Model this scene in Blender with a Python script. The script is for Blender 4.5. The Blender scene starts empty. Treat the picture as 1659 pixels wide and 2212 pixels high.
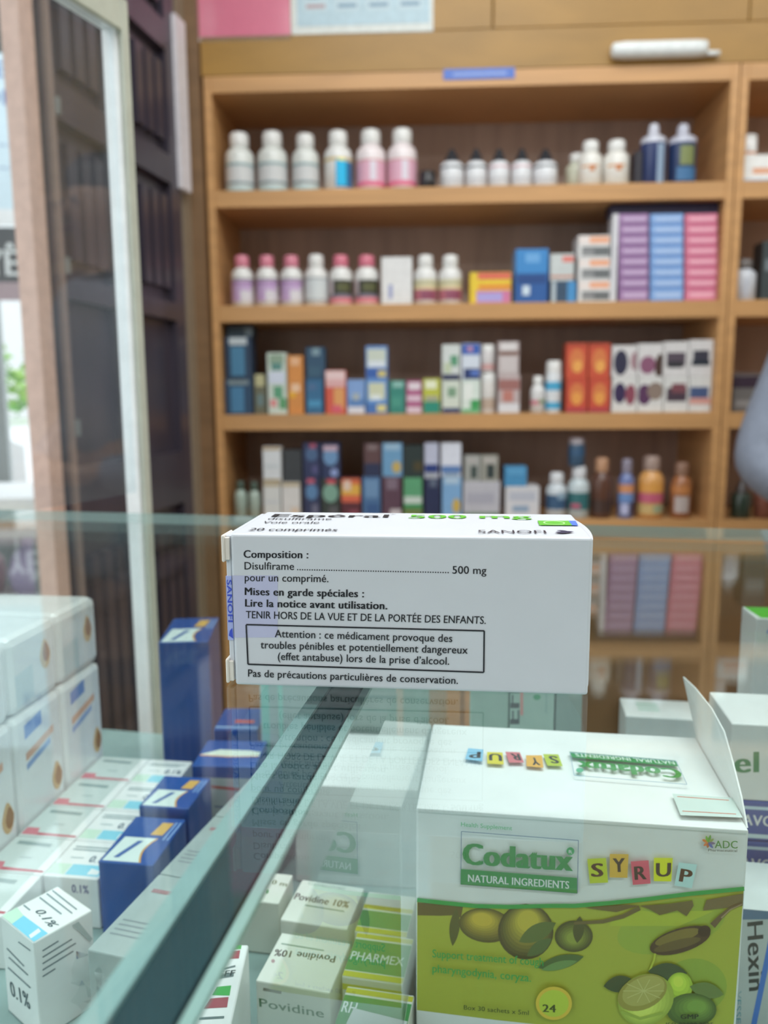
import bpy, bmesh, math, random
from mathutils import Vector, Matrix
random.seed(4)
S = bpy.context.scene
COL = S.collection
# ------------------------------------------------------------------ camera
cd = bpy.data.cameras.new('camera'); cam = bpy.data.objects.new('camera', cd); COL.objects.link(cam)
cd.sensor_fit = 'VERTICAL'; cd.sensor_height = 36.0; cd.lens = 1725.0/2212.0*36.0
cd.clip_start = .01
PITCH, ROLL = math.radians(8.4), math.radians(.37)
fw = Vector((0, math.cos(PITCH), -math.sin(PITCH)))
u0 = Vector((0, math.sin(PITCH), math.cos(PITCH))); r0 = Vector((1, 0, 0))
up = u0*math.cos(ROLL)+r0*math.sin(ROLL); ri = r0*math.cos(ROLL)-u0*math.sin(ROLL)
cam.matrix_world = Matrix(((ri.x, up.x, -fw.x, 0), (ri.y, up.y, -fw.y, 0), (ri.z, up.z, -fw.z, 1.09), (0, 0, 0, 1)))
cd.dof.use_dof = True; cd.dof.focus_distance = .262; cd.dof.aperture_fstop = 11
S.camera = cam
# ------------------------------------------------------------------ light and exposure
S.view_settings.view_transform = 'Standard'; S.view_settings.look = 'None'
S.view_settings.exposure = 0.0; S.view_settings.gamma = 1.0; S.view_settings.use_curve_mapping = False
wd = bpy.data.worlds.new('sky'); S.world = wd; wd.use_nodes = True
wd.node_tree.nodes['Background'].inputs[0].default_value = (.93, .97, 1, 1)
wd.node_tree.nodes['Background'].inputs[1].default_value = 2.1
def area(name, loc, target, sx, sy, power, color):
    l = bpy.data.lights.new(name, 'AREA'); l.shape = 'RECTANGLE'; l.size = sx; l.size_y = sy; l.energy = power; l.color = color
    o = bpy.data.objects.new(name, l); COL.objects.link(o); o.location = loc
    o.rotation_euler = (Vector(target)-Vector(loc)).to_track_quat('-Z', 'Y').to_euler(); return o
area('ceiling_and_fill_light', (.15, 1.15, 2.66), (.15, 1.15, 0), 1.2, .16, 10, (.96, .99, 1))
area('ceiling_and_fill_light', (.1, .35, 2.66), (.1, .4, 0), 1.2, .16, 21.5, (.93, .99, 1))
area('ceiling_and_fill_light', (1.5, .6, 2.66), (1.5, .65, 0), 1.2, .16, 16, (.96, .99, 1))
area('ceiling_and_fill_light', (.7, -1.0, 2.66), (.7, -.95, 0), 1.2, .16, 20, (.96, .99, 1))  # unseen fill lamp added behind the camera to brighten front and right-hand faces
area('doorway_daylight', (-1.02, .1, 1.5), (.4, .7, 1.0), 1.9, 1.5, 2.5, (.9, .96, 1))

# ------------------------------------------------------------------ materials
def lin(h, g=1.0):
    v = []
    for c in ((int(h[i:i+2], 16) for i in (0, 2, 4)) if isinstance(h, str) else h):
        c = c/255
        c = c/12.92 if c <= .04045 else ((c+.055)/1.055)**2.4
        v.append(min(.86, c*g))
    return (*v, 1)
MATS = {}
def mat(h, g=1.0, rough=.5, coat=0.0, noise=.06, metal=0.0):
    if not isinstance(h, str): h = tuple(h)
    k = (h, g, rough, coat, noise, metal)
    if k in MATS: return MATS[k]
    m = bpy.data.materials.new('paint'); m.use_nodes = True; nt = m.node_tree; b = nt.nodes['Principled BSDF']
    c = lin(h, g)
    b.inputs['Roughness'].default_value = rough; b.inputs['Metallic'].default_value = metal
    b.inputs['Coat Weight'].default_value = coat; b.inputs['Coat Roughness'].default_value = .15
    if noise:
        n = nt.nodes.new('ShaderNodeTexNoise'); n.inputs['Scale'].default_value = 60; n.inputs['Detail'].default_value = 3
        t = nt.nodes.new('ShaderNodeTexCoord'); nt.links.new(t.outputs['Object'], n.inputs['Vector'])
        r = nt.nodes.new('ShaderNodeValToRGB')
        r.color_ramp.elements[0].position = .3; r.color_ramp.elements[1].position = .7
        r.color_ramp.elements[0].color = tuple(x*(1-noise) for x in c[:3])+(1,)
        r.color_ramp.elements[1].color = tuple(min(.9, x*(1+noise)) for x in c[:3])+(1,)
        nt.links.new(n.outputs['Fac'], r.inputs[0]); nt.links.new(r.outputs[0], b.inputs['Base Color'])
    else: b.inputs['Base Color'].default_value = c
    MATS[k] = m; return m
def wood(name, h, g=1.0, rough=.42, scale=(3, 3, 40), amp=.16):
    m = bpy.data.materials.new(name); m.use_nodes = True; nt = m.node_tree; b = nt.nodes['Principled BSDF']; c = lin(h, g)
    t = nt.nodes.new('ShaderNodeTexCoord'); mp = nt.nodes.new('ShaderNodeMapping'); mp.inputs['Scale'].default_value = scale
    n = nt.nodes.new('ShaderNodeTexNoise'); n.inputs['Scale'].default_value = 1.6; n.inputs['Detail'].default_value = 5; n.inputs['Distortion'].default_value = .6
    r = nt.nodes.new('ShaderNodeValToRGB'); r.color_ramp.elements[0].position = .3; r.color_ramp.elements[1].position = .72
    r.color_ramp.elements[0].color = tuple(x*(1-amp) for x in c[:3])+(1,); r.color_ramp.elements[1].color = tuple(min(.9, x*(1+amp)) for x in c[:3])+(1,)
    nt.links.new(t.outputs['Object'], mp.inputs[0]); nt.links.new(mp.outputs[0], n.inputs['Vector'])
    nt.links.new(n.outputs['Fac'], r.inputs[0]); nt.links.new(r.outputs[0], b.inputs['Base Color'])
    b.inputs['Roughness'].default_value = rough; return m
def glass(name, tint, haze=0.0, rough=.0, strength=1.0):
    m = bpy.data.materials.new(name); m.use_nodes = True; nt = m.node_tree; nt.nodes.clear()
    out = nt.nodes.new('ShaderNodeOutputMaterial'); tr = nt.nodes.new('ShaderNodeBsdfTransparent'); tr.inputs[0].default_value = (*tint, 1)
    gl = nt.nodes.new('ShaderNodeBsdfGlossy'); gl.inputs['Roughness'].default_value = rough; gl.inputs[0].default_value = (.95*strength, .98*strength, .97*strength, 1)
    ge = nt.nodes.new('ShaderNodeNewGeometry'); mr = nt.nodes.new('ShaderNodeMapRange')      # same reflectance on both faces of a pane
    mr.inputs['To Min'].default_value = 1.5; mr.inputs['To Max'].default_value = 1/1.5
    fr = nt.nodes.new('ShaderNodeFresnel'); mx = nt.nodes.new('ShaderNodeMixShader')
    nt.links.new(ge.outputs['Backfacing'], mr.inputs['Value']); nt.links.new(mr.outputs[0], fr.inputs['IOR'])
    nt.links.new(fr.outputs[0], mx.inputs[0]); nt.links.new(tr.outputs[0], mx.inputs[1]); nt.links.new(gl.outputs[0], mx.inputs[2])
    last = mx.outputs[0]
    if haze:  # pale diffuse film mixed over the glass
        df = nt.nodes.new('ShaderNodeBsdfDiffuse'); df.inputs[0].default_value = (.75, .8, .8, 1)
        n = nt.nodes.new('ShaderNodeTexNoise'); n.inputs['Scale'].default_value = 7; n.inputs['Detail'].default_value = 6
        ma = nt.nodes.new('ShaderNodeMath'); ma.operation = 'MULTIPLY'; ma.inputs[1].default_value = haze*2
        nt.links.new(n.outputs['Fac'], ma.inputs[0])
        m2 = nt.nodes.new('ShaderNodeMixShader'); nt.links.new(ma.outputs[0], m2.inputs[0]); nt.links.new(last, m2.inputs[1]); nt.links.new(df.outputs[0], m2.inputs[2]); last = m2.outputs[0]
    nt.links.new(last, out.inputs[0]); return m

# ------------------------------------------------------------------ mesh helpers
class MB:
    def __init__(s): s.v = []; s.f = []; s.m = []; s.sm = []; s.mats = []
    def mi(s, m):
        if m not in s.mats: s.mats.append(m)
        return s.mats.index(m)
    def add(s, vs, fs, m, smooth=False):
        o = len(s.v); s.v += [tuple(p) for p in vs]
        for f in fs: s.f.append([i+o for i in f]); s.m.append(s.mi(m)); s.sm.append(smooth)
    def box(s, x0, x1, y0, y1, z0, z1, m, bev=0.0, seg=1):
        if not bev:
            s.add([(x0,y0,z0),(x1,y0,z0),(x1,y1,z0),(x0,y1,z0),(x0,y0,z1),(x1,y0,z1),(x1,y1,z1),(x0,y1,z1)],
                  [(3,2,1,0),(4,5,6,7),(0,1,5,4),(1,2,6,5),(2,3,7,6),(3,0,4,7)], m); return
        bm = bmesh.new(); bmesh.ops.create_cube(bm, size=1)
        for v in bm.verts: v.co = ((x0+x1)/2+v.co.x*(x1-x0), (y0+y1)/2+v.co.y*(y1-y0), (z0+z1)/2+v.co.z*(z1-z0))
        bmesh.ops.bevel(bm, geom=bm.edges[:], offset=bev, segments=seg, affect='EDGES', profile=.5)
        bm.verts.index_update(); s.add([v.co[:] for v in bm.verts], [[v.index for v in f.verts] for f in bm.faces], m); bm.free()
    def prism(s, pts, ext, m):               # pts: 3D outline, ext: extrusion vector
        n = len(pts); e = Vector(ext); P = [Vector(p) for p in pts]
        s.add(P+[p+e for p in P], [list(range(n))[::-1], list(range(n, 2*n))]+[[i, (i+1)%n, n+(i+1)%n, n+i] for i in range(n)], m)
    def lathe(s, prof, m, c=(0, 0), seg=24, a0=0, a1=2*math.pi, smooth=True):
        full = abs(a1-a0-2*math.pi) < 1e-6; k = seg if full else seg+1
        vs = [(c[0]+r*math.cos(a0+(a1-a0)*i/seg), c[1]+r*math.sin(a0+(a1-a0)*i/seg), z) for r, z in prof for i in range(k)]
        fs = []
        for j in range(len(prof)-1):
            for i in range(seg):
                a = i; b = (i+1) % k if full else i+1
                fs.append((j*k+a, j*k+b, (j+1)*k+b, (j+1)*k+a))
        s.add(vs, fs, m, smooth)
        if full:
            s.add(vs[:k], [list(range(k))[::-1]], m); s.add(vs[-k:], [list(range(k))], m)
    def tube(s, pts, r, m, seg=10):
        P = [Vector(p) for p in pts]; rings = []
        for i, p in enumerate(P):
            d = (P[min(i+1, len(P)-1)]-P[max(i-1, 0)]).normalized(); a = d.orthogonal().normalized(); b = d.cross(a)
            rr = r[i] if isinstance(r, (list, tuple)) else r
            rings += [p+a*rr*math.cos(2*math.pi*k/seg)+b*rr*math.sin(2*math.pi*k/seg) for k in range(seg)]
        n = len(P)
        s.add(rings, [(j*seg+k, j*seg+(k+1)%seg, (j+1)*seg+(k+1)%seg, (j+1)*seg+k) for j in range(n-1) for k in range(seg)]+[list(range(seg))[::-1], [(n-1)*seg+k for k in range(seg)]], m, True)
    def blob(s, c, r, m, seed=0, amp=.0, n=2):
        bm = bmesh.new(); bmesh.ops.create_icosphere(bm, subdivisions=n, radius=1); rd = random.Random(seed)
        for v in bm.verts:
            k = 1+rd.uniform(-amp, amp); v.co = (c[0]+v.co.x*r[0]*k, c[1]+v.co.y*r[1]*k, c[2]+v.co.z*r[2]*k)
        bm.verts.index_update(); s.add([v.co[:] for v in bm.verts], [[v.index for v in f.verts] for f in bm.faces], m, True); bm.free()
    def build(s, name, parent=None, loc=None, rz=None):
        me = bpy.data.meshes.new(name); me.from_pydata(s.v, [], s.f)
        for m in s.mats: me.materials.append(m)
        me.polygons.foreach_set('material_index', s.m); me.polygons.foreach_set('use_smooth', s.sm); me.update()
        o = bpy.data.objects.new(name, me); COL.objects.link(o)
        if parent: o.parent = parent
        if loc: o.location = loc
        if rz is not None: o.rotation_euler = (0, 0, rz)
        return o
def tag(o, label, cat, group='', kind=''):
    o['label'] = label; o['category'] = cat
    if group: o['group'] = group
    if kind: o['kind'] = kind
    return o
def struct(o): o['kind'] = 'structure'; return o
def empty(name, loc, rz=0):
    o = bpy.data.objects.new(name, None); COL.objects.link(o); o.location = loc; o.rotation_euler = (0, 0, rz); o.empty_display_size = .02; return o
TXT = {}
def text_mesh(s, bold):
    """flat letter outlines, scaled so that the line is 1 wide and a capital is 1 high"""
    k = (s, bold)
    if k in TXT: return TXT[k]
    cu = bpy.data.curves.new('t', 'FONT'); cu.body = s; cu.resolution_u = 3; cu.size = 1; cu.space_character = 1.0+.02*bold
    ob = bpy.data.objects.new('t', cu); COL.objects.link(ob); bpy.context.view_layer.update()
    e = ob.evaluated_get(bpy.context.evaluated_depsgraph_get()); me = e.to_mesh()
    vs = [v.co.copy() for v in me.vertices]; fs = [list(p.vertices) for p in me.polygons]; e.to_mesh_clear()
    bpy.data.objects.remove(ob); bpy.data.curves.remove(cu)
    x0 = min(v.x for v in vs); x1 = max(v.x for v in vs); cap = .682
    reps = [0] if not bold else [(i/2-.5)*[0, .022, .045, .07, .12][bold] for i in range(3)]; n = len(vs)      # heavier weights: strokes widened sideways
    TXT[k] = ([((v.x+q-x0)/(x1-x0), v.y/cap, j*4e-6) for j, q in enumerate(reps) for v in vs], [[i+n*j for i in f] for j in range(len(reps)) for f in fs]); return TXT[k]
def decals(name, items, parent, w, d, h, gains):
    """printing on the faces of a carton: face letter, kind, colour, data in mm on that face"""
    mb = MB()
    for i, (f, k, c, dat) in enumerate(items):
        off = .00005+.000012*i
        P = {'f': lambda a, b: (a/1000, -off, b/1000), 't': lambda a, b: (a/1000, b/1000, h+off), 'r': lambda a, b: (w+off, a/1000, b/1000), 'l': lambda a, b: (-off, a/1000, b/1000)}[f]
        m = mat(c, gains.get(f, 1.0), .5, 0, 0)
        lim = {'f': (w, h), 't': (w, d), 'r': (d, h), 'l': (d, h)}[f]
        cl = lambda a, b: (min(max(a, .3), lim[0]*1000-.3), min(max(b, .3), lim[1]*1000-.3))
        if k == 'p': mb.add([P(*cl(*q)) for q in dat], [list(range(len(dat)))], m)
        else:
            s, bold, L, R, T = dat; vs, fs = text_mesh(s, bold)
            ux, uy, vx, vy = R[0]-L[0], R[1]-L[1], T[0]-L[0], T[1]-L[1]
            nr = {'f': Vector((0, -1, 0)), 't': Vector((0, 0, 1)), 'r': Vector((1, 0, 0)), 'l': Vector((-1, 0, 0))}[f]
            mb.add([Vector(P(*cl(L[0]+ux*x+vx*y, L[1]+uy*x+vy*y)))+nr*o_ for x, y, o_ in vs], fs, m)
    return mb.build(name, parent)
# ------------------------------------------------------------------ measured tables (metres; printing in mm)
SH = .8225
BOX = {
'hero': (-0.04768, 0.24344, 0.9987, 0.09915, 0.11, 0.04673, 0.04886),
'cod': (0.01143, 0.28355, 0.8227, 0.14278, 0.12, 0.0792, 0.11169),
'rc0': (-0.1741, 0.3735, 0.8227, 0.13, 0.0296, 0.0324, 0.0273),
'rc1': (-0.16985, 0.40602, 0.8227, 0.13, 0.0296, 0.0324, 0.0273),
'rc2': (-0.1656, 0.43855, 0.8227, 0.13, 0.0296, 0.0324, 0.0273),
'rc3': (-0.16134, 0.47107, 0.8227, 0.13, 0.0296, 0.0324, 0.0273),
'lc-1': (-0.21207, 0.34536, 0.8227, 0.13, 0.0334, 0.0324, 0.0273),
'lc0': (-0.20781, 0.37788, 0.8227, 0.13, 0.0334, 0.0324, 0.0273),
'lc1': (-0.20356, 0.4104, 0.8227, 0.13, 0.0334, 0.0324, 0.0273),
'lc2': (-0.19931, 0.44293, 0.8227, 0.13, 0.0334, 0.0324, 0.0273),
'lc3': (-0.19506, 0.47545, 0.8227, 0.13, 0.0334, 0.0324, 0.0273),
'pk00': (-0.32439, 0.38102, 0.8227, 0.13, 0.1145, 0.05, 0.0915),
'pk10': (-0.32439, 0.38102, 0.9147, 0.13, 0.1145, 0.05, 0.0448),
'pk01': (-0.31785, 0.43109, 0.8227, 0.13, 0.1145, 0.05, 0.0915),
'pk11': (-0.31785, 0.43109, 0.9147, 0.13, 0.1145, 0.05, 0.0448),
'pk02': (-0.3113, 0.48117, 0.8227, 0.13, 0.1145, 0.05, 0.0915),
'pk12': (-0.3113, 0.48117, 0.9147, 0.13, 0.1145, 0.05, 0.0448),
'blueA': (-0.1427, 0.366, 0.8227, 0.13, 0.0285, 0.0435, 0.0393),
'blueB': (-0.1365, 0.4125, 0.8227, 0.13, 0.0285, 0.036, 0.0433),
'blueT': (-0.153, 0.5195, 0.8227, -0.08, 0.0335, 0.06, 0.1023),
'blueC': (-0.1165, 0.452, 0.8227, 0.06, 0.0385, 0.036, 0.0475),
'blueD': (-0.112, 0.4935, 0.8227, 0.02, 0.029, 0.036, 0.052),
'near': (-0.167, 0.316, 0.8227, 0.669, 0.028, 0.0266, 0.0455),
'pov1': (-0.0493, 0.3379, 0.8227, 0.23, 0.0322, 0.0315, 0.0273),
'pov2': (-0.0545, 0.2992, 0.8227, 0.235, 0.0322, 0.0305, 0.0273),
'pov3': (-0.0765, 0.354, 0.8227, 0.18, 0.0255, 0.0235, 0.0273),
'strip': (-0.0865, 0.2515, 0.8227, -0.02, 0.031, 0.0445, 0.0455),
'car': (0.158, 0.499, 0.8227, 0.16, 0.078, 0.032, 0.0573),
'el': (0.159, 0.348, 0.9025, 0.14, 0.09, 0.04, 0.037),
'tall': (0.2235, 0.4655, 0.8227, 0.12, 0.08, 0.027, 0.1325),
'navA': (0.1645, 0.347, 0.8573, 0.14, 0.09, 0.04, 0.025),
'navB': (0.164, 0.347, 0.8826, 0.14, 0.09, 0.04, 0.0197),
'sup': (0.164, 0.347, 0.8227, 0.14, 0.09, 0.04, 0.0344),
'hex': (0.1478, 0.304, 0.8227, 0.16, 0.07, 0.036, 0.055),
'e1': (0.0455, 0.4095, 0.8227, 0.12, 0.0205, 0.04, 0.121),
'e2': (0.0665, 0.407, 0.8227, 0.12, 0.0235, 0.04, 0.119),
'e3': (0.0906, 0.404, 0.8227, 0.12, 0.0135, 0.04, 0.124),
'gr0': (-0.1205, 0.292, 0.8227, 0.283, 0.024, 0.053, 0.0473),
'gr1': (-0.10556, 0.34337, 0.8227, 0.283, 0.024, 0.053, 0.0473),
'gr2': (-0.09062, 0.39474, 0.8227, 0.283, 0.024, 0.053, 0.0473),
'tl': (-0.08, 0.4865, 0.8227, 0.12, 0.054, 0.035, 0.115),
'bk': (-0.0225, 0.4795, 0.8227, 0.12, 0.06, 0.034, 0.113),
'wc': (-0.05, 0.409, 0.8227, 0.12, 0.068, 0.068, 0.0575),
'g1': (-0.01466, 0.32928, 0.8227, 0.2, 0.024, 0.03, 0.0273),
'g2': (-0.0189, 0.30135, 0.8227, 0.2, 0.026, 0.0285, 0.0273),
'g3': (-0.022, 0.26794, 0.8227, 0.2, 0.028, 0.0285, 0.0273),
}
DEC = {
'hero': [
['f','p','b3b5d2',[[-0.0,35.68],[14.7,35.91],[14.18,16.01],[-0.7,15.65]]],
['f','t','161820',['Composition :',3,[4.14,41.37],[24.35,41.46],[4.22,43.74]]],
['f','t','161820',['Disulfirame',1,[4.25,37.66],[19.85,37.75],[4.33,40.01]]],
['f','t','161820',['..............................................................',0,[20.82,37.69],[67.54,37.49],[20.87,40.03]]],
['f','t','161820',['500 mg',1,[68.66,37.36],[78.81,37.38],[68.64,39.72]]],
['f','t','161820',['pour un comprimé.',1,[4.22,33.97],[30.54,34.05],[4.3,36.34]]],
['f','t','161820',['Mises en garde spéciales :',3,[4.15,29.53],[41.47,29.5],[4.23,31.9]]],
['f','t','161820',['Lire la notice avant utilisation.',3,[4.15,25.81],[48.65,25.83],[4.23,28.2]]],
['f','t','161820',['TENIR HORS DE LA VUE ET DE LA PORTÉE DES ENFANTS.',1,[4.22,22.08],[78.8,21.88],[4.3,24.41]]],
['f','p','161820',[[4.2,19.74],[78.4,19.45],[78.41,19.92],[4.23,20.22]]],
['f','p','161820',[[78.18,19.68],[78.19,6.51],[78.65,6.52],[78.63,19.68]]],
['f','p','161820',[[78.43,6.75],[4.41,7.3],[4.38,6.81],[78.42,6.28]]],
['f','p','161820',[[4.64,7.07],[4.45,20.0],[3.98,19.96],[4.16,7.03]]],
['f','t','161820',['Attention : ce médicament provoque des',1,[13.28,16.13],[68.68,15.93],[13.34,18.54]]],
['f','t','161820',['troubles pénibles et potentiellement dangereux',1,[8.65,12.4],[73.41,12.34],[8.72,14.82]]],
['f','t','161820',['(effet antabuse) lors de la prise d’alcool.',1,[14.08,8.76],[67.77,8.66],[14.14,11.18]]],
['f','t','161820',['Pas de précautions particulières de conservation.',1,[4.33,3.0],[70.51,2.56],[4.4,5.39]]],
['t','t','16161c',['Espéral',2,[5.03,33.71],[45.52,34.45],[5.03,39.93]]],
['t','t','16161c',['*',0,[45.93,40.55],[47.9,40.58],[45.93,42.52]]],
['t','t','5cb02c',['500',2,[53.31,33.22],[72.63,33.58],[53.31,40.5]]],
['t','t','5cb02c',['mg',2,[77.67,34.32],[94.74,34.63],[77.67,41.69]]],
['t','t','2a2c34',['disulfirame',0,[4.97,27.26],[27.02,27.71],[4.97,31.33]]],
['t','t','2a2c34',['Voie orale',0,[5.04,19.37],[24.14,19.8],[5.04,23.4]]],
['t','t','2a2c34',['20 comprimés',1,[4.42,4.82],[32.43,5.56],[4.42,9.29]]],
['t','p','5fb233',[[96.47,29.69],[106.66,29.79],[106.63,20.37],[96.2,20.21]]],
['t','p','4e74d8',[[106.66,29.79],[108.95,29.93],[108.51,20.21],[106.63,20.37]]],
['t','p','a8d890',[[104.96,24.58],[104.76,23.72],[104.39,22.93],[103.88,22.25],[103.26,21.72],[102.55,21.37],[101.78,21.2],[101.0,21.23],[100.23,21.45],[99.53,21.86],[98.92,22.43],[98.43,23.14],[98.09,23.96],[97.92,24.84],[97.92,25.75],[98.1,26.63],[98.45,27.45],[98.96,28.15],[99.59,28.7],[100.32,29.08],[101.11,29.25],[101.92,29.22],[102.7,28.98],[103.42,28.55],[104.03,27.95],[104.51,27.21],[104.83,26.38],[104.98,25.48]]],
['t','p','5fb233',[[104.36,24.58],[104.2,23.9],[103.9,23.28],[103.49,22.75],[102.97,22.34],[102.37,22.07],[101.74,21.94],[101.08,21.97],[100.44,22.15],[99.86,22.48],[99.34,22.93],[98.93,23.5],[98.65,24.15],[98.5,24.85],[98.5,25.56],[98.65,26.25],[98.94,26.88],[99.35,27.43],[99.88,27.86],[100.48,28.14],[101.14,28.27],[101.81,28.24],[102.46,28.05],[103.05,27.71],[103.57,27.23],[103.97,26.65],[104.24,25.99],[104.38,25.29]]],
['t','t','2b2330',['SANOFI',0,[76.35,4.48],[97.02,5.04],[76.35,9.57]]],
['t','p','2b2a4a',[[99.5,6.16],[100.09,5.62],[100.71,5.34],[101.34,5.22],[102.0,5.27],[102.67,5.49],[103.36,5.89],[104.07,6.45],[104.81,7.18],[105.59,8.18],[105.0,8.73],[104.38,9.01],[103.74,9.14],[103.08,9.09],[102.4,8.86],[101.7,8.46],[100.98,7.88],[100.25,7.15]]],
['t','p','2b2a4a',[[100.48,9.95],[100.79,9.36],[101.11,8.94],[101.44,8.62],[101.79,8.4],[102.15,8.28],[102.52,8.27],[102.91,8.36],[103.3,8.55],[103.73,8.89],[103.43,9.47],[103.11,9.89],[102.78,10.22],[102.43,10.44],[102.07,10.56],[101.69,10.57],[101.3,10.48],[100.9,10.3]]],
],
'cod': [
['f','p','949838',[[0.44,74.14],[9.59,73.84],[22.41,73.6],[35.06,74.38],[51.67,76.36],[59.59,77.07],[72.31,79.37],[84.83,81.96],[101.24,85.77],[119.43,89.32],[118.94,31.87],[48.65,25.5],[31.54,25.59],[14.17,26.02],[0.07,26.37]]],
['f','p','86963a',[[113.43,79.34],[113.6,77.03],[112.84,74.45],[111.18,71.73],[108.7,69.0],[105.53,66.4],[101.8,64.05],[97.7,62.08],[93.43,60.59],[89.22,59.66],[85.28,59.35],[81.82,59.66],[79.01,60.6],[77.01,62.1],[75.91,64.1],[75.79,66.49],[76.63,69.14],[78.39,71.91],[80.97,74.67],[84.25,77.27],[88.04,79.58],[92.15,81.49],[96.37,82.91],[100.5,83.76],[104.34,84.03],[107.69,83.68],[110.41,82.75],[112.35,81.28]]],
['f','p','7f9138',[[115.7,49.38],[115.55,46.82],[114.83,44.32],[113.59,42.01],[111.87,39.99],[109.76,38.37],[107.37,37.24],[104.81,36.66],[102.22,36.66],[99.73,37.23],[97.46,38.36],[95.53,39.98],[94.05,42.01],[93.08,44.36],[92.68,46.88],[92.86,49.47],[93.62,51.98],[94.9,54.29],[96.65,56.29],[98.78,57.87],[101.17,58.95],[103.71,59.5],[106.27,59.48],[108.72,58.89],[110.95,57.77],[112.84,56.17],[114.31,54.17],[115.28,51.87]]],
['f','p','98a236',[[73.79,73.12],[83.34,77.34],[91.74,76.23],[101.58,78.55],[109.75,79.31],[97.75,72.11],[72.63,69.71]]],
['f','p','554e2c',[[0.61,72.81],[18.16,73.0],[17.34,67.78],[15.19,68.75],[9.61,67.99],[0.61,67.34]]],
['f','p','4a4f2b',[[15.6,71.83],[14.62,70.05],[13.93,68.27],[13.4,66.47],[13.06,64.67],[12.9,62.86],[12.93,61.05],[13.14,59.23],[13.53,57.4],[14.2,55.57],[15.19,57.38],[15.89,59.19],[16.41,60.99],[16.75,62.8],[16.91,64.61],[16.87,66.41],[16.66,68.22],[16.27,70.02]]],
['f','p',[76,74,40],[[36.82,65.02],[36.4,63.44],[35.49,61.96],[34.14,60.67],[32.41,59.62],[30.4,58.86],[28.2,58.45],[25.92,58.39],[23.68,58.7],[21.58,59.36],[19.75,60.34],[18.27,61.58],[17.21,63.02],[16.64,64.6],[16.57,66.22],[17.02,67.81],[17.96,69.29],[19.33,70.58],[21.07,71.62],[23.09,72.35],[25.29,72.75],[27.56,72.79],[29.78,72.47],[31.85,71.81],[33.66,70.84],[35.12,69.61],[36.17,68.18],[36.74,66.63]]],
['f','p',[91,86,43],[[35.75,65.4],[35.36,63.96],[34.54,62.62],[33.3,61.44],[31.73,60.48],[29.9,59.8],[27.89,59.42],[25.81,59.37],[23.77,59.65],[21.86,60.25],[20.19,61.14],[18.84,62.27],[17.88,63.59],[17.36,65.02],[17.3,66.5],[17.71,67.95],[18.56,69.3],[19.81,70.47],[21.4,71.42],[23.24,72.09],[25.24,72.45],[27.31,72.49],[29.33,72.2],[31.22,71.59],[32.87,70.71],[34.2,69.59],[35.16,68.29],[35.68,66.87]]],
['f','p',[106,97,46],[[34.68,65.79],[34.33,64.49],[33.58,63.27],[32.47,62.21],[31.05,61.34],[29.39,60.73],[27.58,60.39],[25.71,60.35],[23.86,60.6],[22.14,61.14],[20.63,61.95],[19.42,62.97],[18.55,64.15],[18.08,65.45],[18.02,66.78],[18.39,68.09],[19.16,69.31],[20.29,70.37],[21.72,71.22],[23.38,71.82],[25.19,72.15],[27.06,72.18],[28.89,71.92],[30.59,71.38],[32.08,70.58],[33.29,69.57],[34.15,68.39],[34.62,67.11]]],
['f','p',[121,109,49],[[33.61,66.17],[33.3,65.01],[32.63,63.93],[31.64,62.98],[30.37,62.21],[28.89,61.66],[27.27,61.36],[25.6,61.32],[23.95,61.55],[22.42,62.03],[21.08,62.75],[19.99,63.66],[19.22,64.72],[18.8,65.87],[18.75,67.06],[19.07,68.23],[19.76,69.31],[20.77,70.26],[22.04,71.02],[23.53,71.56],[25.14,71.85],[26.81,71.88],[28.44,71.65],[29.96,71.16],[31.29,70.45],[32.37,69.55],[33.14,68.5],[33.56,67.35]]],
['f','p',[135,121,51],[[32.54,66.56],[32.27,65.53],[31.68,64.58],[30.8,63.75],[29.69,63.07],[28.39,62.59],[26.96,62.33],[25.49,62.29],[24.05,62.49],[22.7,62.92],[21.52,63.55],[20.56,64.35],[19.88,65.28],[19.51,66.29],[19.47,67.34],[19.76,68.37],[20.36,69.32],[21.24,70.15],[22.37,70.82],[23.67,71.3],[25.09,71.55],[26.56,71.58],[27.99,71.37],[29.33,70.95],[30.5,70.32],[31.45,69.52],[32.12,68.6],[32.5,67.6]]],
['f','p',[150,133,54],[[31.47,66.94],[31.23,66.06],[30.72,65.24],[29.97,64.52],[29.01,63.94],[27.88,63.52],[26.66,63.29],[25.39,63.27],[24.14,63.44],[22.98,63.81],[21.96,64.35],[21.14,65.04],[20.55,65.84],[20.23,66.72],[20.19,67.62],[20.44,68.5],[20.96,69.32],[21.72,70.04],[22.69,70.62],[23.81,71.03],[25.04,71.25],[26.3,71.27],[27.54,71.1],[28.7,70.73],[29.71,70.19],[30.53,69.5],[31.11,68.71],[31.43,67.84]]],
['f','p',[165,144,57],[[30.4,67.32],[30.2,66.58],[29.77,65.89],[29.13,65.29],[28.32,64.8],[27.38,64.45],[26.35,64.26],[25.28,64.24],[24.23,64.38],[23.26,64.69],[22.4,65.15],[21.71,65.73],[21.21,66.4],[20.95,67.14],[20.91,67.9],[21.12,68.64],[21.56,69.33],[22.2,69.93],[23.01,70.42],[23.96,70.77],[24.99,70.95],[26.05,70.97],[27.1,70.82],[28.07,70.51],[28.92,70.06],[29.61,69.48],[30.1,68.81],[30.37,68.08]]],
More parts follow.
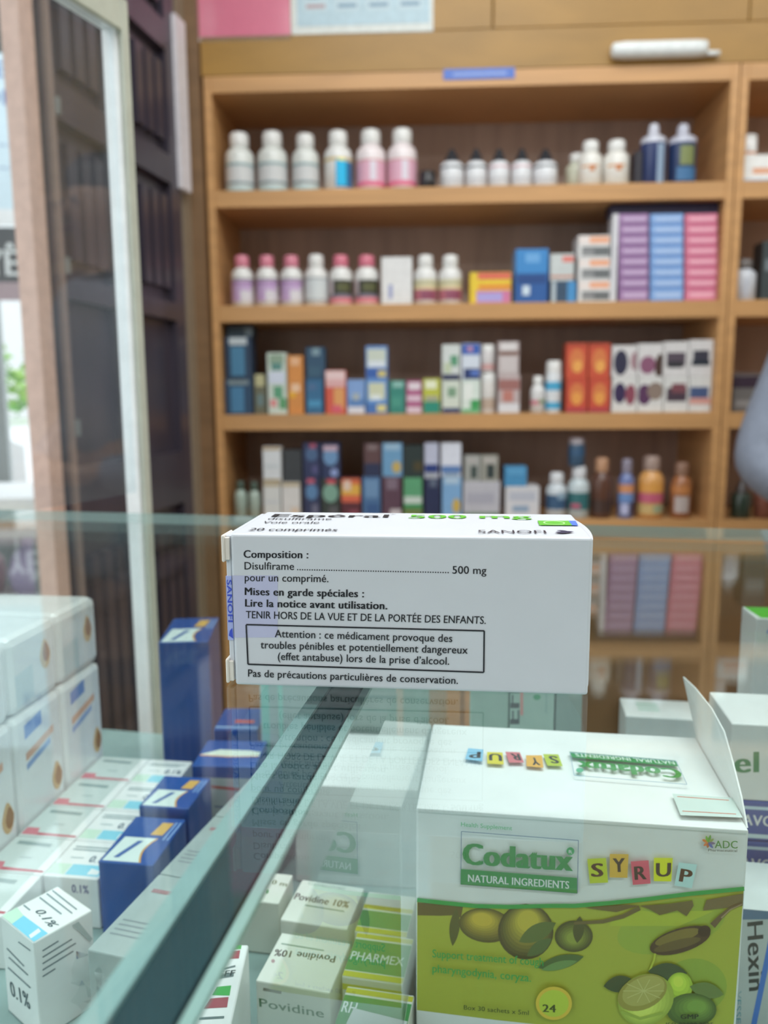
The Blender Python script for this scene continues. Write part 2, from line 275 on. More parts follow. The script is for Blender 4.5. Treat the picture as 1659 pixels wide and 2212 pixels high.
['f','p',[180,156,60],[[29.33,67.71],[29.17,67.11],[28.82,66.55],[28.3,66.06],[27.64,65.66],[26.88,65.38],[26.04,65.23],[25.18,65.21],[24.33,65.33],[23.53,65.58],[22.84,65.95],[22.28,66.42],[21.88,66.96],[21.66,67.56],[21.64,68.17],[21.8,68.78],[22.16,69.34],[22.68,69.83],[23.34,70.22],[24.1,70.5],[24.94,70.65],[25.8,70.67],[26.65,70.55],[27.44,70.3],[28.13,69.93],[28.68,69.46],[29.08,68.92],[29.3,68.32]]],
['f','p',[60,62,38],[[52.3,65.51],[52.1,62.92],[51.4,60.41],[50.21,58.09],[48.61,56.08],[46.67,54.49],[44.49,53.4],[42.17,52.87],[39.83,52.93],[37.6,53.57],[35.58,54.76],[33.89,56.45],[32.6,58.54],[31.78,60.93],[31.48,63.5],[31.71,66.11],[32.45,68.63],[33.66,70.94],[35.29,72.92],[37.24,74.48],[39.42,75.52],[41.72,76.02],[44.03,75.94],[46.23,75.3],[48.21,74.11],[49.88,72.45],[51.16,70.4],[51.98,68.05]]],
['f','p',[74,74,41],[[51.59,65.99],[51.41,63.6],[50.75,61.28],[49.66,59.14],[48.19,57.3],[46.4,55.84],[44.38,54.83],[42.25,54.35],[40.09,54.4],[38.03,54.99],[36.17,56.09],[34.61,57.64],[33.42,59.57],[32.67,61.77],[32.39,64.14],[32.6,66.55],[33.28,68.87],[34.4,71.0],[35.9,72.83],[37.7,74.26],[39.71,75.23],[41.83,75.69],[43.96,75.62],[45.99,75.02],[47.82,73.93],[49.36,72.4],[50.54,70.5],[51.29,68.33]]],
['f','p',[88,86,44],[[50.88,66.47],[50.71,64.28],[50.11,62.16],[49.12,60.2],[47.76,58.51],[46.12,57.18],[44.28,56.26],[42.32,55.82],[40.35,55.86],[38.47,56.4],[36.77,57.41],[35.34,58.83],[34.25,60.6],[33.56,62.62],[33.3,64.78],[33.49,66.98],[34.12,69.11],[35.14,71.06],[36.51,72.73],[38.16,74.05],[40.0,74.93],[41.94,75.35],[43.89,75.29],[45.75,74.74],[47.43,73.74],[48.84,72.34],[49.92,70.6],[50.61,68.61]]],
['f','p',[102,97,46],[[50.17,66.95],[50.02,64.96],[49.47,63.04],[48.57,61.26],[47.34,59.73],[45.85,58.52],[44.17,57.69],[42.4,57.28],[40.61,57.33],[38.9,57.82],[37.36,58.73],[36.06,60.03],[35.07,61.63],[34.45,63.46],[34.21,65.42],[34.38,67.42],[34.95,69.35],[35.88,71.12],[37.12,72.64],[38.62,73.83],[40.29,74.64],[42.05,75.02],[43.82,74.96],[45.51,74.46],[47.04,73.56],[48.32,72.28],[49.3,70.7],[49.93,68.89]]],
['f','p',[116,109,49],[[49.46,67.43],[49.32,65.65],[48.84,63.91],[48.02,62.32],[46.91,60.94],[45.58,59.85],[44.07,59.11],[42.47,58.75],[40.87,58.79],[39.33,59.23],[37.95,60.06],[36.78,61.21],[35.89,62.65],[35.33,64.29],[35.12,66.06],[35.27,67.85],[35.78,69.59],[36.61,71.18],[37.73,72.55],[39.07,73.62],[40.58,74.34],[42.16,74.69],[43.76,74.63],[45.28,74.19],[46.65,73.37],[47.8,72.22],[48.68,70.8],[49.24,69.18]]],
['f','p',[130,121,52],[[48.75,67.91],[48.63,66.33],[48.2,64.79],[47.47,63.37],[46.49,62.15],[45.3,61.19],[43.97,60.53],[42.55,60.21],[41.13,60.25],[39.76,60.64],[38.53,61.37],[37.5,62.4],[36.71,63.68],[36.21,65.13],[36.03,66.7],[36.16,68.29],[36.61,69.83],[37.35,71.24],[38.34,72.45],[39.53,73.4],[40.87,74.04],[42.27,74.35],[43.69,74.3],[45.04,73.91],[46.25,73.18],[47.28,72.16],[48.06,70.9],[48.56,69.46]]],
['f','p',[144,132,54],[[48.04,68.39],[47.94,67.01],[47.56,65.66],[46.92,64.43],[46.06,63.37],[45.03,62.53],[43.86,61.95],[42.63,61.67],[41.38,61.71],[40.19,62.05],[39.12,62.69],[38.22,63.59],[37.53,64.7],[37.1,65.97],[36.93,67.33],[37.05,68.72],[37.44,70.07],[38.08,71.3],[38.95,72.36],[39.99,73.19],[41.15,73.75],[42.38,74.02],[43.62,73.98],[44.8,73.63],[45.86,73.0],[46.76,72.11],[47.44,71.0],[47.88,69.74]]],
['f','p',[158,144,57],[[47.34,68.87],[47.24,67.69],[46.92,66.54],[46.37,65.49],[45.64,64.58],[44.75,63.86],[43.76,63.37],[42.7,63.13],[41.64,63.16],[40.62,63.46],[39.71,64.0],[38.94,64.77],[38.35,65.72],[37.98,66.8],[37.84,67.97],[37.94,69.16],[38.27,70.31],[38.82,71.36],[39.56,72.26],[40.45,72.97],[41.44,73.45],[42.49,73.68],[43.55,73.65],[44.56,73.35],[45.47,72.81],[46.23,72.05],[46.82,71.11],[47.19,70.03]]],
['f','p',[172,156,60],[[46.63,69.35],[46.55,68.37],[46.28,67.42],[45.83,66.54],[45.22,65.79],[44.48,65.19],[43.65,64.79],[42.78,64.59],[41.9,64.62],[41.05,64.86],[40.29,65.31],[39.65,65.95],[39.17,66.74],[38.86,67.64],[38.74,68.6],[38.82,69.59],[39.1,70.54],[39.55,71.42],[40.17,72.17],[40.9,72.76],[41.73,73.16],[42.61,73.35],[43.48,73.32],[44.32,73.07],[45.08,72.62],[45.71,71.99],[46.2,71.21],[46.51,70.31]]],
['f','p','4e6034',[[53.08,69.29],[50.96,69.51],[49.05,69.31],[47.26,68.85],[45.62,68.12],[44.11,67.1],[42.74,65.79],[41.5,64.21],[40.4,62.35],[39.51,60.07],[41.66,59.85],[43.6,60.06],[45.39,60.53],[47.05,61.28],[48.56,62.31],[49.92,63.62],[51.14,65.2],[52.22,67.03]]],
['f','p','465c36',[[51.58,62.66],[50.01,62.54],[48.63,62.14],[47.38,61.57],[46.24,60.82],[45.24,59.9],[44.37,58.78],[43.62,57.49],[42.99,56.02],[42.56,54.27],[44.15,54.4],[45.54,54.81],[46.81,55.38],[47.94,56.13],[48.94,57.07],[49.81,58.18],[50.55,59.47],[51.17,60.93]]],
['f','p',[60,68,38],[[66.78,65.07],[66.65,63.61],[66.18,62.19],[65.39,60.87],[64.31,59.73],[63.01,58.82],[61.55,58.19],[60.0,57.87],[58.43,57.87],[56.93,58.21],[55.58,58.85],[54.44,59.78],[53.57,60.94],[53.01,62.27],[52.8,63.71],[52.94,65.17],[53.43,66.6],[54.23,67.92],[55.32,69.05],[56.62,69.95],[58.09,70.57],[59.64,70.88],[61.19,70.86],[62.67,70.52],[64.01,69.88],[65.14,68.96],[66.01,67.81],[66.56,66.5]]],
['f','p',[73,81,42],[[65.92,64.86],[65.81,63.58],[65.39,62.33],[64.7,61.18],[63.76,60.18],[62.62,59.38],[61.34,58.83],[59.98,58.55],[58.61,58.55],[57.3,58.85],[56.11,59.41],[55.11,60.22],[54.35,61.24],[53.86,62.4],[53.68,63.66],[53.8,64.95],[54.23,66.2],[54.93,67.35],[55.88,68.34],[57.02,69.13],[58.31,69.67],[59.66,69.94],[61.02,69.93],[62.32,69.64],[63.5,69.07],[64.49,68.27],[65.25,67.26],[65.73,66.11]]],
['f','p',[86,94,46],[[65.06,64.64],[64.97,63.54],[64.61,62.47],[64.01,61.48],[63.21,60.63],[62.23,59.94],[61.13,59.47],[59.96,59.23],[58.78,59.23],[57.66,59.48],[56.64,59.97],[55.78,60.67],[55.13,61.54],[54.71,62.54],[54.55,63.62],[54.66,64.72],[55.02,65.79],[55.63,66.78],[56.44,67.64],[57.42,68.31],[58.52,68.78],[59.69,69.01],[60.86,69.0],[61.97,68.75],[62.98,68.26],[63.83,67.57],[64.48,66.71],[64.9,65.72]]],
['f','p',[98,108,50],[[64.21,64.43],[64.12,63.51],[63.83,62.62],[63.33,61.79],[62.65,61.07],[61.83,60.5],[60.91,60.11],[59.94,59.91],[58.96,59.91],[58.02,60.12],[57.17,60.53],[56.45,61.11],[55.91,61.83],[55.56,62.67],[55.43,63.57],[55.51,64.49],[55.82,65.39],[56.32,66.21],[57.0,66.93],[57.82,67.49],[58.74,67.88],[59.71,68.08],[60.69,68.07],[61.62,67.86],[62.47,67.45],[63.18,66.88],[63.72,66.15],[64.07,65.33]]],
['f','p',[111,121,54],[[63.35,64.21],[63.28,63.48],[63.04,62.76],[62.64,62.1],[62.1,61.52],[61.44,61.06],[60.7,60.75],[59.92,60.59],[59.13,60.59],[58.38,60.76],[57.7,61.08],[57.13,61.55],[56.69,62.13],[56.41,62.8],[56.3,63.52],[56.37,64.26],[56.61,64.98],[57.02,65.65],[57.56,66.22],[58.22,66.67],[58.96,66.99],[59.74,67.15],[60.52,67.14],[61.27,66.97],[61.95,66.64],[62.52,66.18],[62.96,65.6],[63.24,64.93]]],
['f','p',[124,134,58],[[62.49,64.0],[62.44,63.44],[62.25,62.9],[61.95,62.4],[61.54,61.97],[61.05,61.62],[60.49,61.38],[59.9,61.26],[59.31,61.27],[58.74,61.39],[58.23,61.64],[57.8,61.99],[57.47,62.43],[57.25,62.93],[57.17,63.48],[57.23,64.04],[57.41,64.58],[57.71,65.08],[58.12,65.51],[58.62,65.85],[59.18,66.09],[59.77,66.21],[60.36,66.21],[60.92,66.08],[61.43,65.83],[61.86,65.48],[62.19,65.05],[62.4,64.54]]],
['f','p','3c4628',[[61.84,72.87],[60.9,71.66],[60.25,70.44],[59.79,69.22],[59.51,67.98],[59.43,66.75],[59.55,65.5],[59.85,64.25],[60.34,63.0],[61.13,61.74],[62.07,62.97],[62.71,64.2],[63.18,65.43],[63.45,66.66],[63.53,67.9],[63.41,69.14],[63.1,70.38],[62.62,71.62]]],
['f','p','3f5a33',[[46.64,49.98],[48.85,49.53],[50.95,49.48],[52.99,49.68],[54.96,50.13],[56.87,50.85],[58.7,51.84],[60.46,53.08],[62.16,54.56],[63.75,56.43],[61.58,56.89],[59.51,56.94],[57.49,56.75],[55.53,56.31],[53.63,55.6],[51.79,54.61],[50.01,53.37],[48.28,51.88]]],
['f','p','5c7d48',[[48.13,49.19],[49.79,49.06],[51.38,49.17],[52.93,49.43],[54.44,49.85],[55.91,50.42],[57.33,51.15],[58.72,52.03],[60.06,53.06],[61.34,54.32],[59.7,54.45],[58.13,54.35],[56.59,54.09],[55.08,53.69],[53.61,53.12],[52.19,52.39],[50.79,51.51],[49.43,50.47]]],
['f','p','5a5130',[[63.46,76.56],[78.65,79.18],[83.27,79.23],[74.97,75.85],[68.17,76.18]]],
['f','p','5d5434',[[82.9,79.08],[77.27,75.2],[77.85,73.66],[83.71,77.48]]],
['f','p','5d5434',[[77.27,75.2],[70.32,72.35],[70.56,70.87],[77.85,73.66]]],
['f','p','5d5434',[[70.32,72.35],[59.75,70.45],[59.84,69.31],[70.56,70.87]]],
['f','p','5d5434',[[59.75,70.45],[60.14,69.49],[60.0,70.42],[59.84,69.31]]],
['f','p','5b5333',[[83.27,79.23],[93.21,80.84],[101.78,83.02],[102.29,80.96],[100.02,76.53],[96.62,78.56],[90.5,76.11],[86.66,78.12]]],
['f','p','62573a',[[106.66,83.69],[119.26,87.37],[119.33,82.51],[112.92,81.0],[105.65,79.4]]],
['f','p','1f8a44',[[0.35,73.26],[9.51,72.96],[9.67,74.71],[0.53,75.02]]],
['f','p','1f8a44',[[9.51,72.96],[22.37,72.73],[22.45,74.47],[9.67,74.71]]],
['f','p','1f8a44',[[22.37,72.73],[35.08,73.52],[35.05,75.25],[22.45,74.47]]],
['f','p','1f8a44',[[35.08,73.52],[51.7,75.51],[51.64,77.21],[35.05,75.25]]],
['f','p','1f8a44',[[51.7,75.51],[59.65,76.22],[59.53,77.91],[51.64,77.21]]],
['f','p','1f8a44',[[59.65,76.22],[72.41,78.53],[72.21,80.2],[59.53,77.91]]],
['f','p','1f8a44',[[72.41,78.53],[84.95,81.14],[84.71,82.79],[72.21,80.2]]],
['f','p','1f8a44',[[84.95,81.14],[101.35,84.95],[101.12,86.59],[84.71,82.79]]],
['f','p','1f8a44',[[101.35,84.95],[119.54,88.51],[119.32,90.13],[101.12,86.59]]],
['f','p','5a4a35',[[118.86,83.97],[114.63,81.54],[115.28,80.5],[119.29,83.0]]],
['f','p','5a4a35',[[114.63,81.54],[111.29,78.08],[112.48,76.86],[115.28,80.5]]],
['f','p','5a4a35',[[111.29,78.08],[108.35,74.51],[110.09,72.89],[112.48,76.86]]],
['f','p','8c7a5e',[[119.01,83.42],[114.85,80.83],[115.09,80.47],[119.16,83.1]]],
['f','p','8c7a5e',[[114.85,80.83],[111.93,77.3],[112.28,76.93],[115.09,80.47]]],
['f','p','3c3026',[[108.61,71.46],[108.68,70.34],[108.22,69.04],[107.27,67.62],[105.85,66.15],[104.06,64.71],[101.96,63.36],[99.66,62.18],[97.29,61.22],[94.95,60.53],[92.77,60.16],[90.86,60.11],[89.32,60.4],[88.22,61.01],[87.63,61.91],[87.58,63.05],[88.06,64.37],[89.05,65.81],[90.49,67.29],[92.32,68.74],[94.44,70.08],[96.74,71.25],[99.11,72.19],[101.42,72.86],[103.57,73.21],[105.44,73.24],[106.95,72.95],[108.03,72.35]]],
['f','p','6e6132',[[104.78,71.53],[104.75,70.94],[104.34,70.2],[103.56,69.36],[102.47,68.45],[101.1,67.52],[99.53,66.61],[97.83,65.77],[96.09,65.04],[94.4,64.47],[92.84,64.07],[91.49,63.87],[90.43,63.88],[89.7,64.1],[89.34,64.52],[89.37,65.11],[89.8,65.86],[90.59,66.71],[91.7,67.63],[93.09,68.56],[94.67,69.47],[96.37,70.31],[98.1,71.03],[99.78,71.59],[101.32,71.98],[102.65,72.18],[103.7,72.16],[104.42,71.94]]],
['f','p','564a2c',[[105.37,68.13],[105.28,67.66],[104.78,67.05],[103.91,66.33],[102.7,65.55],[101.21,64.74],[99.53,63.93],[97.72,63.18],[95.88,62.51],[94.11,61.96],[92.5,61.57],[91.12,61.34],[90.04,61.3],[89.33,61.44],[89.02,61.76],[89.12,62.24],[89.63,62.85],[90.52,63.58],[91.75,64.37],[93.25,65.19],[94.95,65.99],[96.76,66.74],[98.59,67.4],[100.35,67.94],[101.95,68.33],[103.31,68.55],[104.36,68.59],[105.06,68.45]]],
['f','p','2c2420',[[108.55,72.41],[108.67,71.93],[108.68,71.42],[108.57,70.91],[108.37,70.41],[108.06,69.96],[107.68,69.58],[107.23,69.28],[106.75,69.09],[106.25,69.01],[105.76,69.04],[105.31,69.19],[104.91,69.44],[104.59,69.79],[104.37,70.22],[104.25,70.7],[104.24,71.21],[104.35,71.73],[104.56,72.22],[104.86,72.67],[105.25,73.05],[105.69,73.35],[106.18,73.54],[106.67,73.62],[107.16,73.59],[107.61,73.44],[108.01,73.18],[108.32,72.84]]],
['f','p','a0a83a',[[89.15,60.62],[88.86,57.76],[89.5,57.59],[89.81,60.56]]],
['f','p','a0a83a',[[88.86,57.76],[87.36,53.3],[87.98,53.05],[89.5,57.59]]],
['f','p','35482f',[[87.25,53.13],[88.8,51.56],[90.36,50.55],[91.92,49.89],[93.49,49.58],[95.05,49.64],[96.62,50.07],[98.18,50.85],[99.75,51.97],[101.31,53.64],[99.76,55.2],[98.22,56.2],[96.67,56.87],[95.11,57.18],[93.55,57.13],[91.99,56.7],[90.42,55.93],[88.84,54.81]]],
['f','p','33452c',[[71.31,45.09],[72.83,44.0],[74.27,43.42],[75.65,43.13],[76.99,43.16],[78.26,43.52],[79.48,44.2],[80.64,45.2],[81.75,46.5],[82.77,48.28],[81.26,49.36],[79.84,49.95],[78.46,50.24],[77.14,50.21],[75.87,49.86],[74.65,49.18],[73.48,48.19],[72.36,46.89]]],
['f','p',[142,166,52],[[103.46,48.57],[103.41,47.29],[103.12,46.04],[102.63,44.89],[101.94,43.9],[101.09,43.12],[100.13,42.59],[99.11,42.33],[98.07,42.36],[97.07,42.68],[96.15,43.26],[95.38,44.1],[94.77,45.13],[94.38,46.3],[94.2,47.57],[94.27,48.86],[94.56,50.1],[95.06,51.25],[95.76,52.23],[96.6,53.0],[97.56,53.53],[98.58,53.78],[99.62,53.74],[100.61,53.43],[101.52,52.84],[102.29,52.02],[102.89,51.0],[103.29,49.83]]],
['f','p',[156,179,59],[[102.29,49.09],[102.25,48.08],[102.03,47.09],[101.63,46.18],[101.08,45.4],[100.41,44.78],[99.65,44.35],[98.84,44.15],[98.01,44.17],[97.22,44.43],[96.5,44.89],[95.88,45.55],[95.4,46.37],[95.09,47.3],[94.95,48.3],[95.0,49.32],[95.23,50.31],[95.63,51.22],[96.18,52.0],[96.85,52.61],[97.61,53.03],[98.42,53.23],[99.24,53.2],[100.03,52.95],[100.75,52.48],[101.36,51.83],[101.84,51.02],[102.16,50.09]]],
['f','p',[170,191,65],[[101.13,49.62],[101.09,48.87],[100.93,48.14],[100.63,47.46],[100.23,46.89],[99.73,46.43],[99.17,46.12],[98.57,45.97],[97.96,45.99],[97.37,46.17],[96.84,46.52],[96.38,47.0],[96.03,47.6],[95.8,48.29],[95.7,49.03],[95.73,49.79],[95.9,50.52],[96.2,51.19],[96.6,51.77],[97.1,52.22],[97.66,52.53],[98.26,52.68],[98.87,52.66],[99.45,52.47],[99.99,52.13],[100.44,51.64],[100.79,51.04],[101.02,50.36]]],
['f','p',[184,204,72],[[99.96,50.14],[99.94,49.66],[99.83,49.18],[99.64,48.75],[99.37,48.37],[99.05,48.08],[98.69,47.88],[98.3,47.78],[97.9,47.79],[97.53,47.91],[97.18,48.14],[96.89,48.45],[96.66,48.84],[96.51,49.29],[96.44,49.77],[96.46,50.25],[96.57,50.73],[96.76,51.16],[97.03,51.54],[97.35,51.83],[97.71,52.03],[98.1,52.13],[98.5,52.11],[98.87,51.99],[99.22,51.77],[99.51,51.45],[99.74,51.07],[99.89,50.62]]],
['f','p','5c6f3c',[[102.39,48.45],[103.53,46.86],[104.75,45.74],[106.01,44.9],[107.32,44.36],[108.67,44.13],[110.07,44.22],[111.51,44.6],[113.0,45.27],[114.55,46.4],[113.41,47.99],[112.2,49.11],[110.95,49.94],[109.65,50.48],[108.3,50.71],[106.9,50.63],[105.45,50.25],[103.96,49.59]]],
['f','p',[66,88,42],[[112.36,39.87],[112.21,38.31],[111.63,36.78],[110.64,35.35],[109.29,34.09],[107.64,33.07],[105.78,32.33],[103.8,31.93],[101.8,31.87],[99.88,32.16],[98.13,32.79],[96.66,33.73],[95.53,34.93],[94.8,36.32],[94.5,37.85],[94.66,39.42],[95.26,40.96],[96.27,42.39],[97.65,43.64],[99.3,44.65],[101.17,45.37],[103.14,45.76],[105.13,45.8],[107.03,45.5],[108.75,44.87],[110.21,43.94],[111.33,42.75],[112.05,41.37]]],
['f','p',[74,98,46],[[111.6,40.06],[111.47,38.7],[110.96,37.35],[110.1,36.1],[108.91,35.0],[107.47,34.1],[105.84,33.46],[104.11,33.11],[102.35,33.06],[100.67,33.31],[99.15,33.87],[97.86,34.69],[96.86,35.74],[96.22,36.96],[95.97,38.29],[96.1,39.67],[96.63,41.01],[97.51,42.27],[98.71,43.36],[100.17,44.25],[101.8,44.87],[103.53,45.22],[105.27,45.26],[106.93,44.99],[108.44,44.44],[109.72,43.62],[110.7,42.59],[111.34,41.38]]],
['f','p',[83,108,49],[[110.84,40.25],[110.73,39.08],[110.3,37.93],[109.55,36.85],[108.53,35.91],[107.29,35.14],[105.9,34.59],[104.41,34.29],[102.91,34.25],[101.46,34.47],[100.16,34.94],[99.05,35.65],[98.2,36.55],[97.65,37.59],[97.43,38.74],[97.55,39.91],[98.0,41.07],[98.75,42.15],[99.78,43.09],[101.03,43.85],[102.43,44.38],[103.91,44.68],[105.4,44.71],[106.83,44.49],[108.13,44.01],[109.22,43.31],[110.07,42.42],[110.61,41.38]]],
['f','p',[91,118,53],[[110.08,40.44],[109.99,39.46],[109.63,38.5],[109.0,37.61],[108.15,36.82],[107.12,36.18],[105.95,35.72],[104.71,35.47],[103.46,35.43],[102.25,35.62],[101.16,36.02],[100.24,36.6],[99.53,37.35],[99.07,38.23],[98.89,39.18],[98.98,40.16],[99.36,41.13],[99.99,42.02],[100.85,42.81],[101.89,43.44],[103.05,43.89],[104.29,44.14],[105.54,44.17],[106.74,43.98],[107.82,43.58],[108.73,43.0],[109.44,42.26],[109.89,41.39]]],
['f','p',[100,128,56],[[109.32,40.63],[109.25,39.85],[108.96,39.08],[108.46,38.36],[107.78,37.73],[106.95,37.21],[106.01,36.85],[105.01,36.64],[104.01,36.62],[103.04,36.77],[102.17,37.09],[101.43,37.56],[100.86,38.16],[100.49,38.86],[100.34,39.62],[100.42,40.41],[100.72,41.18],[101.23,41.9],[101.91,42.53],[102.75,43.04],[103.68,43.4],[104.68,43.6],[105.68,43.63],[106.64,43.47],[107.51,43.16],[108.24,42.69],[108.81,42.09],[109.17,41.39]]],
['f','p',[108,138,60],[[108.57,40.83],[108.51,40.23],[108.29,39.65],[107.91,39.11],[107.4,38.63],[106.77,38.25],[106.07,37.97],[105.31,37.82],[104.56,37.8],[103.83,37.91],[103.17,38.15],[102.62,38.51],[102.19,38.96],[101.91,39.49],[101.8,40.06],[101.86,40.66],[102.08,41.24],[102.46,41.78],[102.98,42.26],[103.61,42.64],[104.31,42.91],[105.06,43.06],[105.82,43.08],[106.54,42.97],[107.19,42.73],[107.75,42.37],[108.17,41.92],[108.45,41.4]]],
['f','p',[140,154,62],[[95.77,47.99],[96.57,45.9],[96.9,43.58],[96.72,41.15],[96.05,38.72],[94.92,36.42],[93.38,34.36],[91.51,32.65],[89.39,31.37],[87.15,30.59],[84.89,30.36],[82.72,30.68],[80.76,31.55],[79.1,32.92],[77.84,34.71],[77.04,36.84],[76.73,39.19],[76.94,41.65],[77.64,44.1],[78.81,46.39],[80.37,48.43],[82.26,50.12],[84.37,51.36],[86.6,52.1],[88.83,52.3],[90.97,51.96],[92.9,51.1],[94.52,49.75]]],
['f','p',[150,163,68],[[94.49,46.54],[95.2,44.7],[95.48,42.67],[95.32,40.53],[94.73,38.4],[93.74,36.38],[92.39,34.58],[90.75,33.08],[88.9,31.96],[86.93,31.28],[84.95,31.08],[83.05,31.36],[81.33,32.12],[79.89,33.32],[78.78,34.89],[78.08,36.75],[77.81,38.81],[77.99,40.97],[78.6,43.11],[79.62,45.13],[80.99,46.92],[82.65,48.39],[84.49,49.48],[86.45,50.13],[88.41,50.32],[90.28,50.02],[91.97,49.26],[93.4,48.08]]],
['f','p',[159,172,73],[[93.22,45.08],[93.82,43.5],[94.06,41.75],[93.93,39.91],[93.42,38.08],[92.56,36.35],[91.4,34.8],[89.99,33.51],[88.4,32.55],[86.71,31.97],[85.01,31.8],[83.38,32.04],[81.91,32.7],[80.67,33.72],[79.72,35.07],[79.12,36.67],[78.88,38.44],[79.04,40.29],[79.56,42.13],[80.44,43.86],[81.61,45.4],[83.03,46.67],[84.62,47.6],[86.3,48.17],[87.99,48.32],[89.6,48.07],[91.05,47.42],[92.28,46.41]]],
['f','p',[169,180,79],[[91.93,43.62],[92.44,42.3],[92.64,40.83],[92.53,39.3],[92.1,37.77],[91.38,36.32],[90.41,35.02],[89.23,33.95],[87.9,33.15],[86.49,32.66],[85.07,32.52],[83.71,32.72],[82.49,33.27],[81.45,34.12],[80.66,35.25],[80.15,36.58],[79.96,38.06],[80.08,39.6],[80.52,41.14],[81.25,42.59],[82.24,43.88],[83.42,44.94],[84.75,45.72],[86.15,46.2],[87.56,46.33],[88.91,46.12],[90.12,45.58],[91.15,44.73]]],
['f','p',[178,189,84],[[90.65,42.15],[91.06,41.09],[91.22,39.91],[91.12,38.68],[90.78,37.45],[90.2,36.29],[89.42,35.25],[88.47,34.38],[87.41,33.74],[86.28,33.35],[85.14,33.24],[84.05,33.4],[83.06,33.84],[82.23,34.52],[81.59,35.42],[81.19,36.5],[81.03,37.68],[81.13,38.92],[81.49,40.16],[82.07,41.32],[82.86,42.35],[83.81,43.21],[84.87,43.84],[86.0,44.22],[87.13,44.33],[88.22,44.16],[89.19,43.72],[90.02,43.04]]],
['f','p',[188,198,90],[[89.36,40.68],[89.67,39.88],[89.79,38.99],[89.72,38.06],[89.46,37.13],[89.02,36.25],[88.43,35.47],[87.72,34.82],[86.91,34.33],[86.06,34.04],[85.2,33.95],[84.38,34.08],[83.63,34.41],[83.01,34.92],[82.53,35.6],[82.22,36.41],[82.11,37.3],[82.18,38.24],[82.45,39.17],[82.89,40.05],[83.48,40.83],[84.2,41.47],[85.0,41.95],[85.85,42.24],[86.71,42.32],[87.52,42.2],[88.26,41.87],[88.88,41.35]]],
['f','p','88803c',[[93.84,49.48],[94.24,48.01],[94.2,46.34],[93.72,44.56],[92.83,42.76],[91.57,41.03],[90.0,39.45],[88.2,38.1],[86.25,37.06],[84.27,36.37],[82.34,36.07],[80.56,36.18],[79.04,36.7],[77.83,37.59],[77.02,38.82],[76.63,40.31],[76.68,42.0],[77.19,43.8],[78.1,45.61],[79.39,47.34],[80.97,48.91],[82.78,50.24],[84.72,51.26],[86.69,51.93],[88.6,52.21],[90.34,52.09],[91.85,51.57],[93.03,50.69]]],
['f','p','9a9350',[[93.05,49.5],[93.35,48.3],[93.28,46.94],[92.85,45.48],[92.06,43.99],[90.96,42.54],[89.61,41.21],[88.06,40.07],[86.4,39.17],[84.71,38.55],[83.08,38.26],[81.58,38.31],[80.3,38.69],[79.3,39.39],[78.63,40.37],[78.33,41.58],[78.41,42.96],[78.86,44.44],[79.67,45.94],[80.78,47.38],[82.15,48.71],[83.7,49.84],[85.36,50.72],[87.04,51.32],[88.66,51.59],[90.13,51.54],[91.39,51.15],[92.38,50.46]]],
['f','p','aeaa6c',[[78.48,44.0],[93.24,45.61],[93.22,45.91],[78.47,44.3]]],
['f','p','aeaa6c',[[79.73,47.11],[91.91,42.52],[92.0,42.82],[79.83,47.4]]],
['f','p','aeaa6c',[[83.3,49.38],[88.24,40.35],[88.47,40.53],[83.53,49.55]]],
['f','p','aeaa6c',[[87.84,50.01],[83.66,39.99],[83.9,39.87],[88.08,49.89]]],
['f','p','aeaa6c',[[91.65,48.67],[79.94,41.48],[80.06,41.21],[91.77,48.4]]],
['f','p','8b9a40',[[77.95,34.92],[85.07,32.74],[85.05,33.91],[78.26,36.06]]],
['f','p','8b9a40',[[85.07,32.74],[93.59,36.2],[93.29,37.29],[85.05,33.91]]],
['f','t','2f9a58',['Health Supplement',0,[17.13,106.21],[36.12,106.01],[17.12,107.9]]],
['f','p','5a6b84',[[17.26,103.99],[60.33,103.69],[60.35,103.99],[17.28,104.29]]],
['f','p','5a6b84',[[60.21,103.83],[60.4,82.63],[60.67,82.64],[60.47,103.85]]],
['f','p','5a6b84',[[60.54,82.79],[17.24,82.67],[17.22,82.36],[60.53,82.49]]],
['f','p','5a6b84',[[17.37,82.53],[17.41,104.15],[17.13,104.13],[17.09,82.51]]],
['f','p','1d7a3f',[[17.18,88.88],[60.28,88.86],[60.45,82.63],[17.14,82.51]]],
['f','t','1d7a3f',['Codatux',4,[18.43,90.91],[58.05,91.47],[18.36,99.44]]],
['f','p','2c8a56',[[58.98,99.5],[58.95,99.14],[58.85,98.8],[58.69,98.49],[58.47,98.22],[58.21,98.01],[57.91,97.87],[57.59,97.81],[57.27,97.82],[56.97,97.91],[56.69,98.08],[56.46,98.31],[56.28,98.6],[56.17,98.92],[56.12,99.27],[56.15,99.62],[56.24,99.96],[56.41,100.28],[56.63,100.54],[56.89,100.75],[57.19,100.89],[57.51,100.96],[57.83,100.94],[58.13,100.85],[58.41,100.68],[58.64,100.45],[58.82,100.17],[58.93,99.84]]],
['f','t','d8e0d8',['R',1,[57.01,98.49],[58.22,98.5],[56.97,99.79]]],
['f','t','e6ece6',['NATURAL INGREDIENTS',2,[20.02,83.91],[57.43,84.27],[19.99,86.87]]],
['f','p','aab42e',[[63.71,96.84],[70.43,97.76],[71.51,88.0],[64.94,87.06]]],
['f','p','d99a3e',[[71.71,99.45],[78.39,99.89],[78.32,90.46],[71.95,90.11]]],
['f','p','c94f66',[[79.24,97.08],[85.52,98.05],[86.64,88.93],[80.34,87.82]]],
['f','p','d8c81e',[[87.37,99.22],[93.94,99.66],[93.86,90.39],[87.67,89.95]]],
['f','p','a5c8dc',[[96.15,98.09],[102.5,97.78],[101.11,88.32],[95.0,88.95]]],
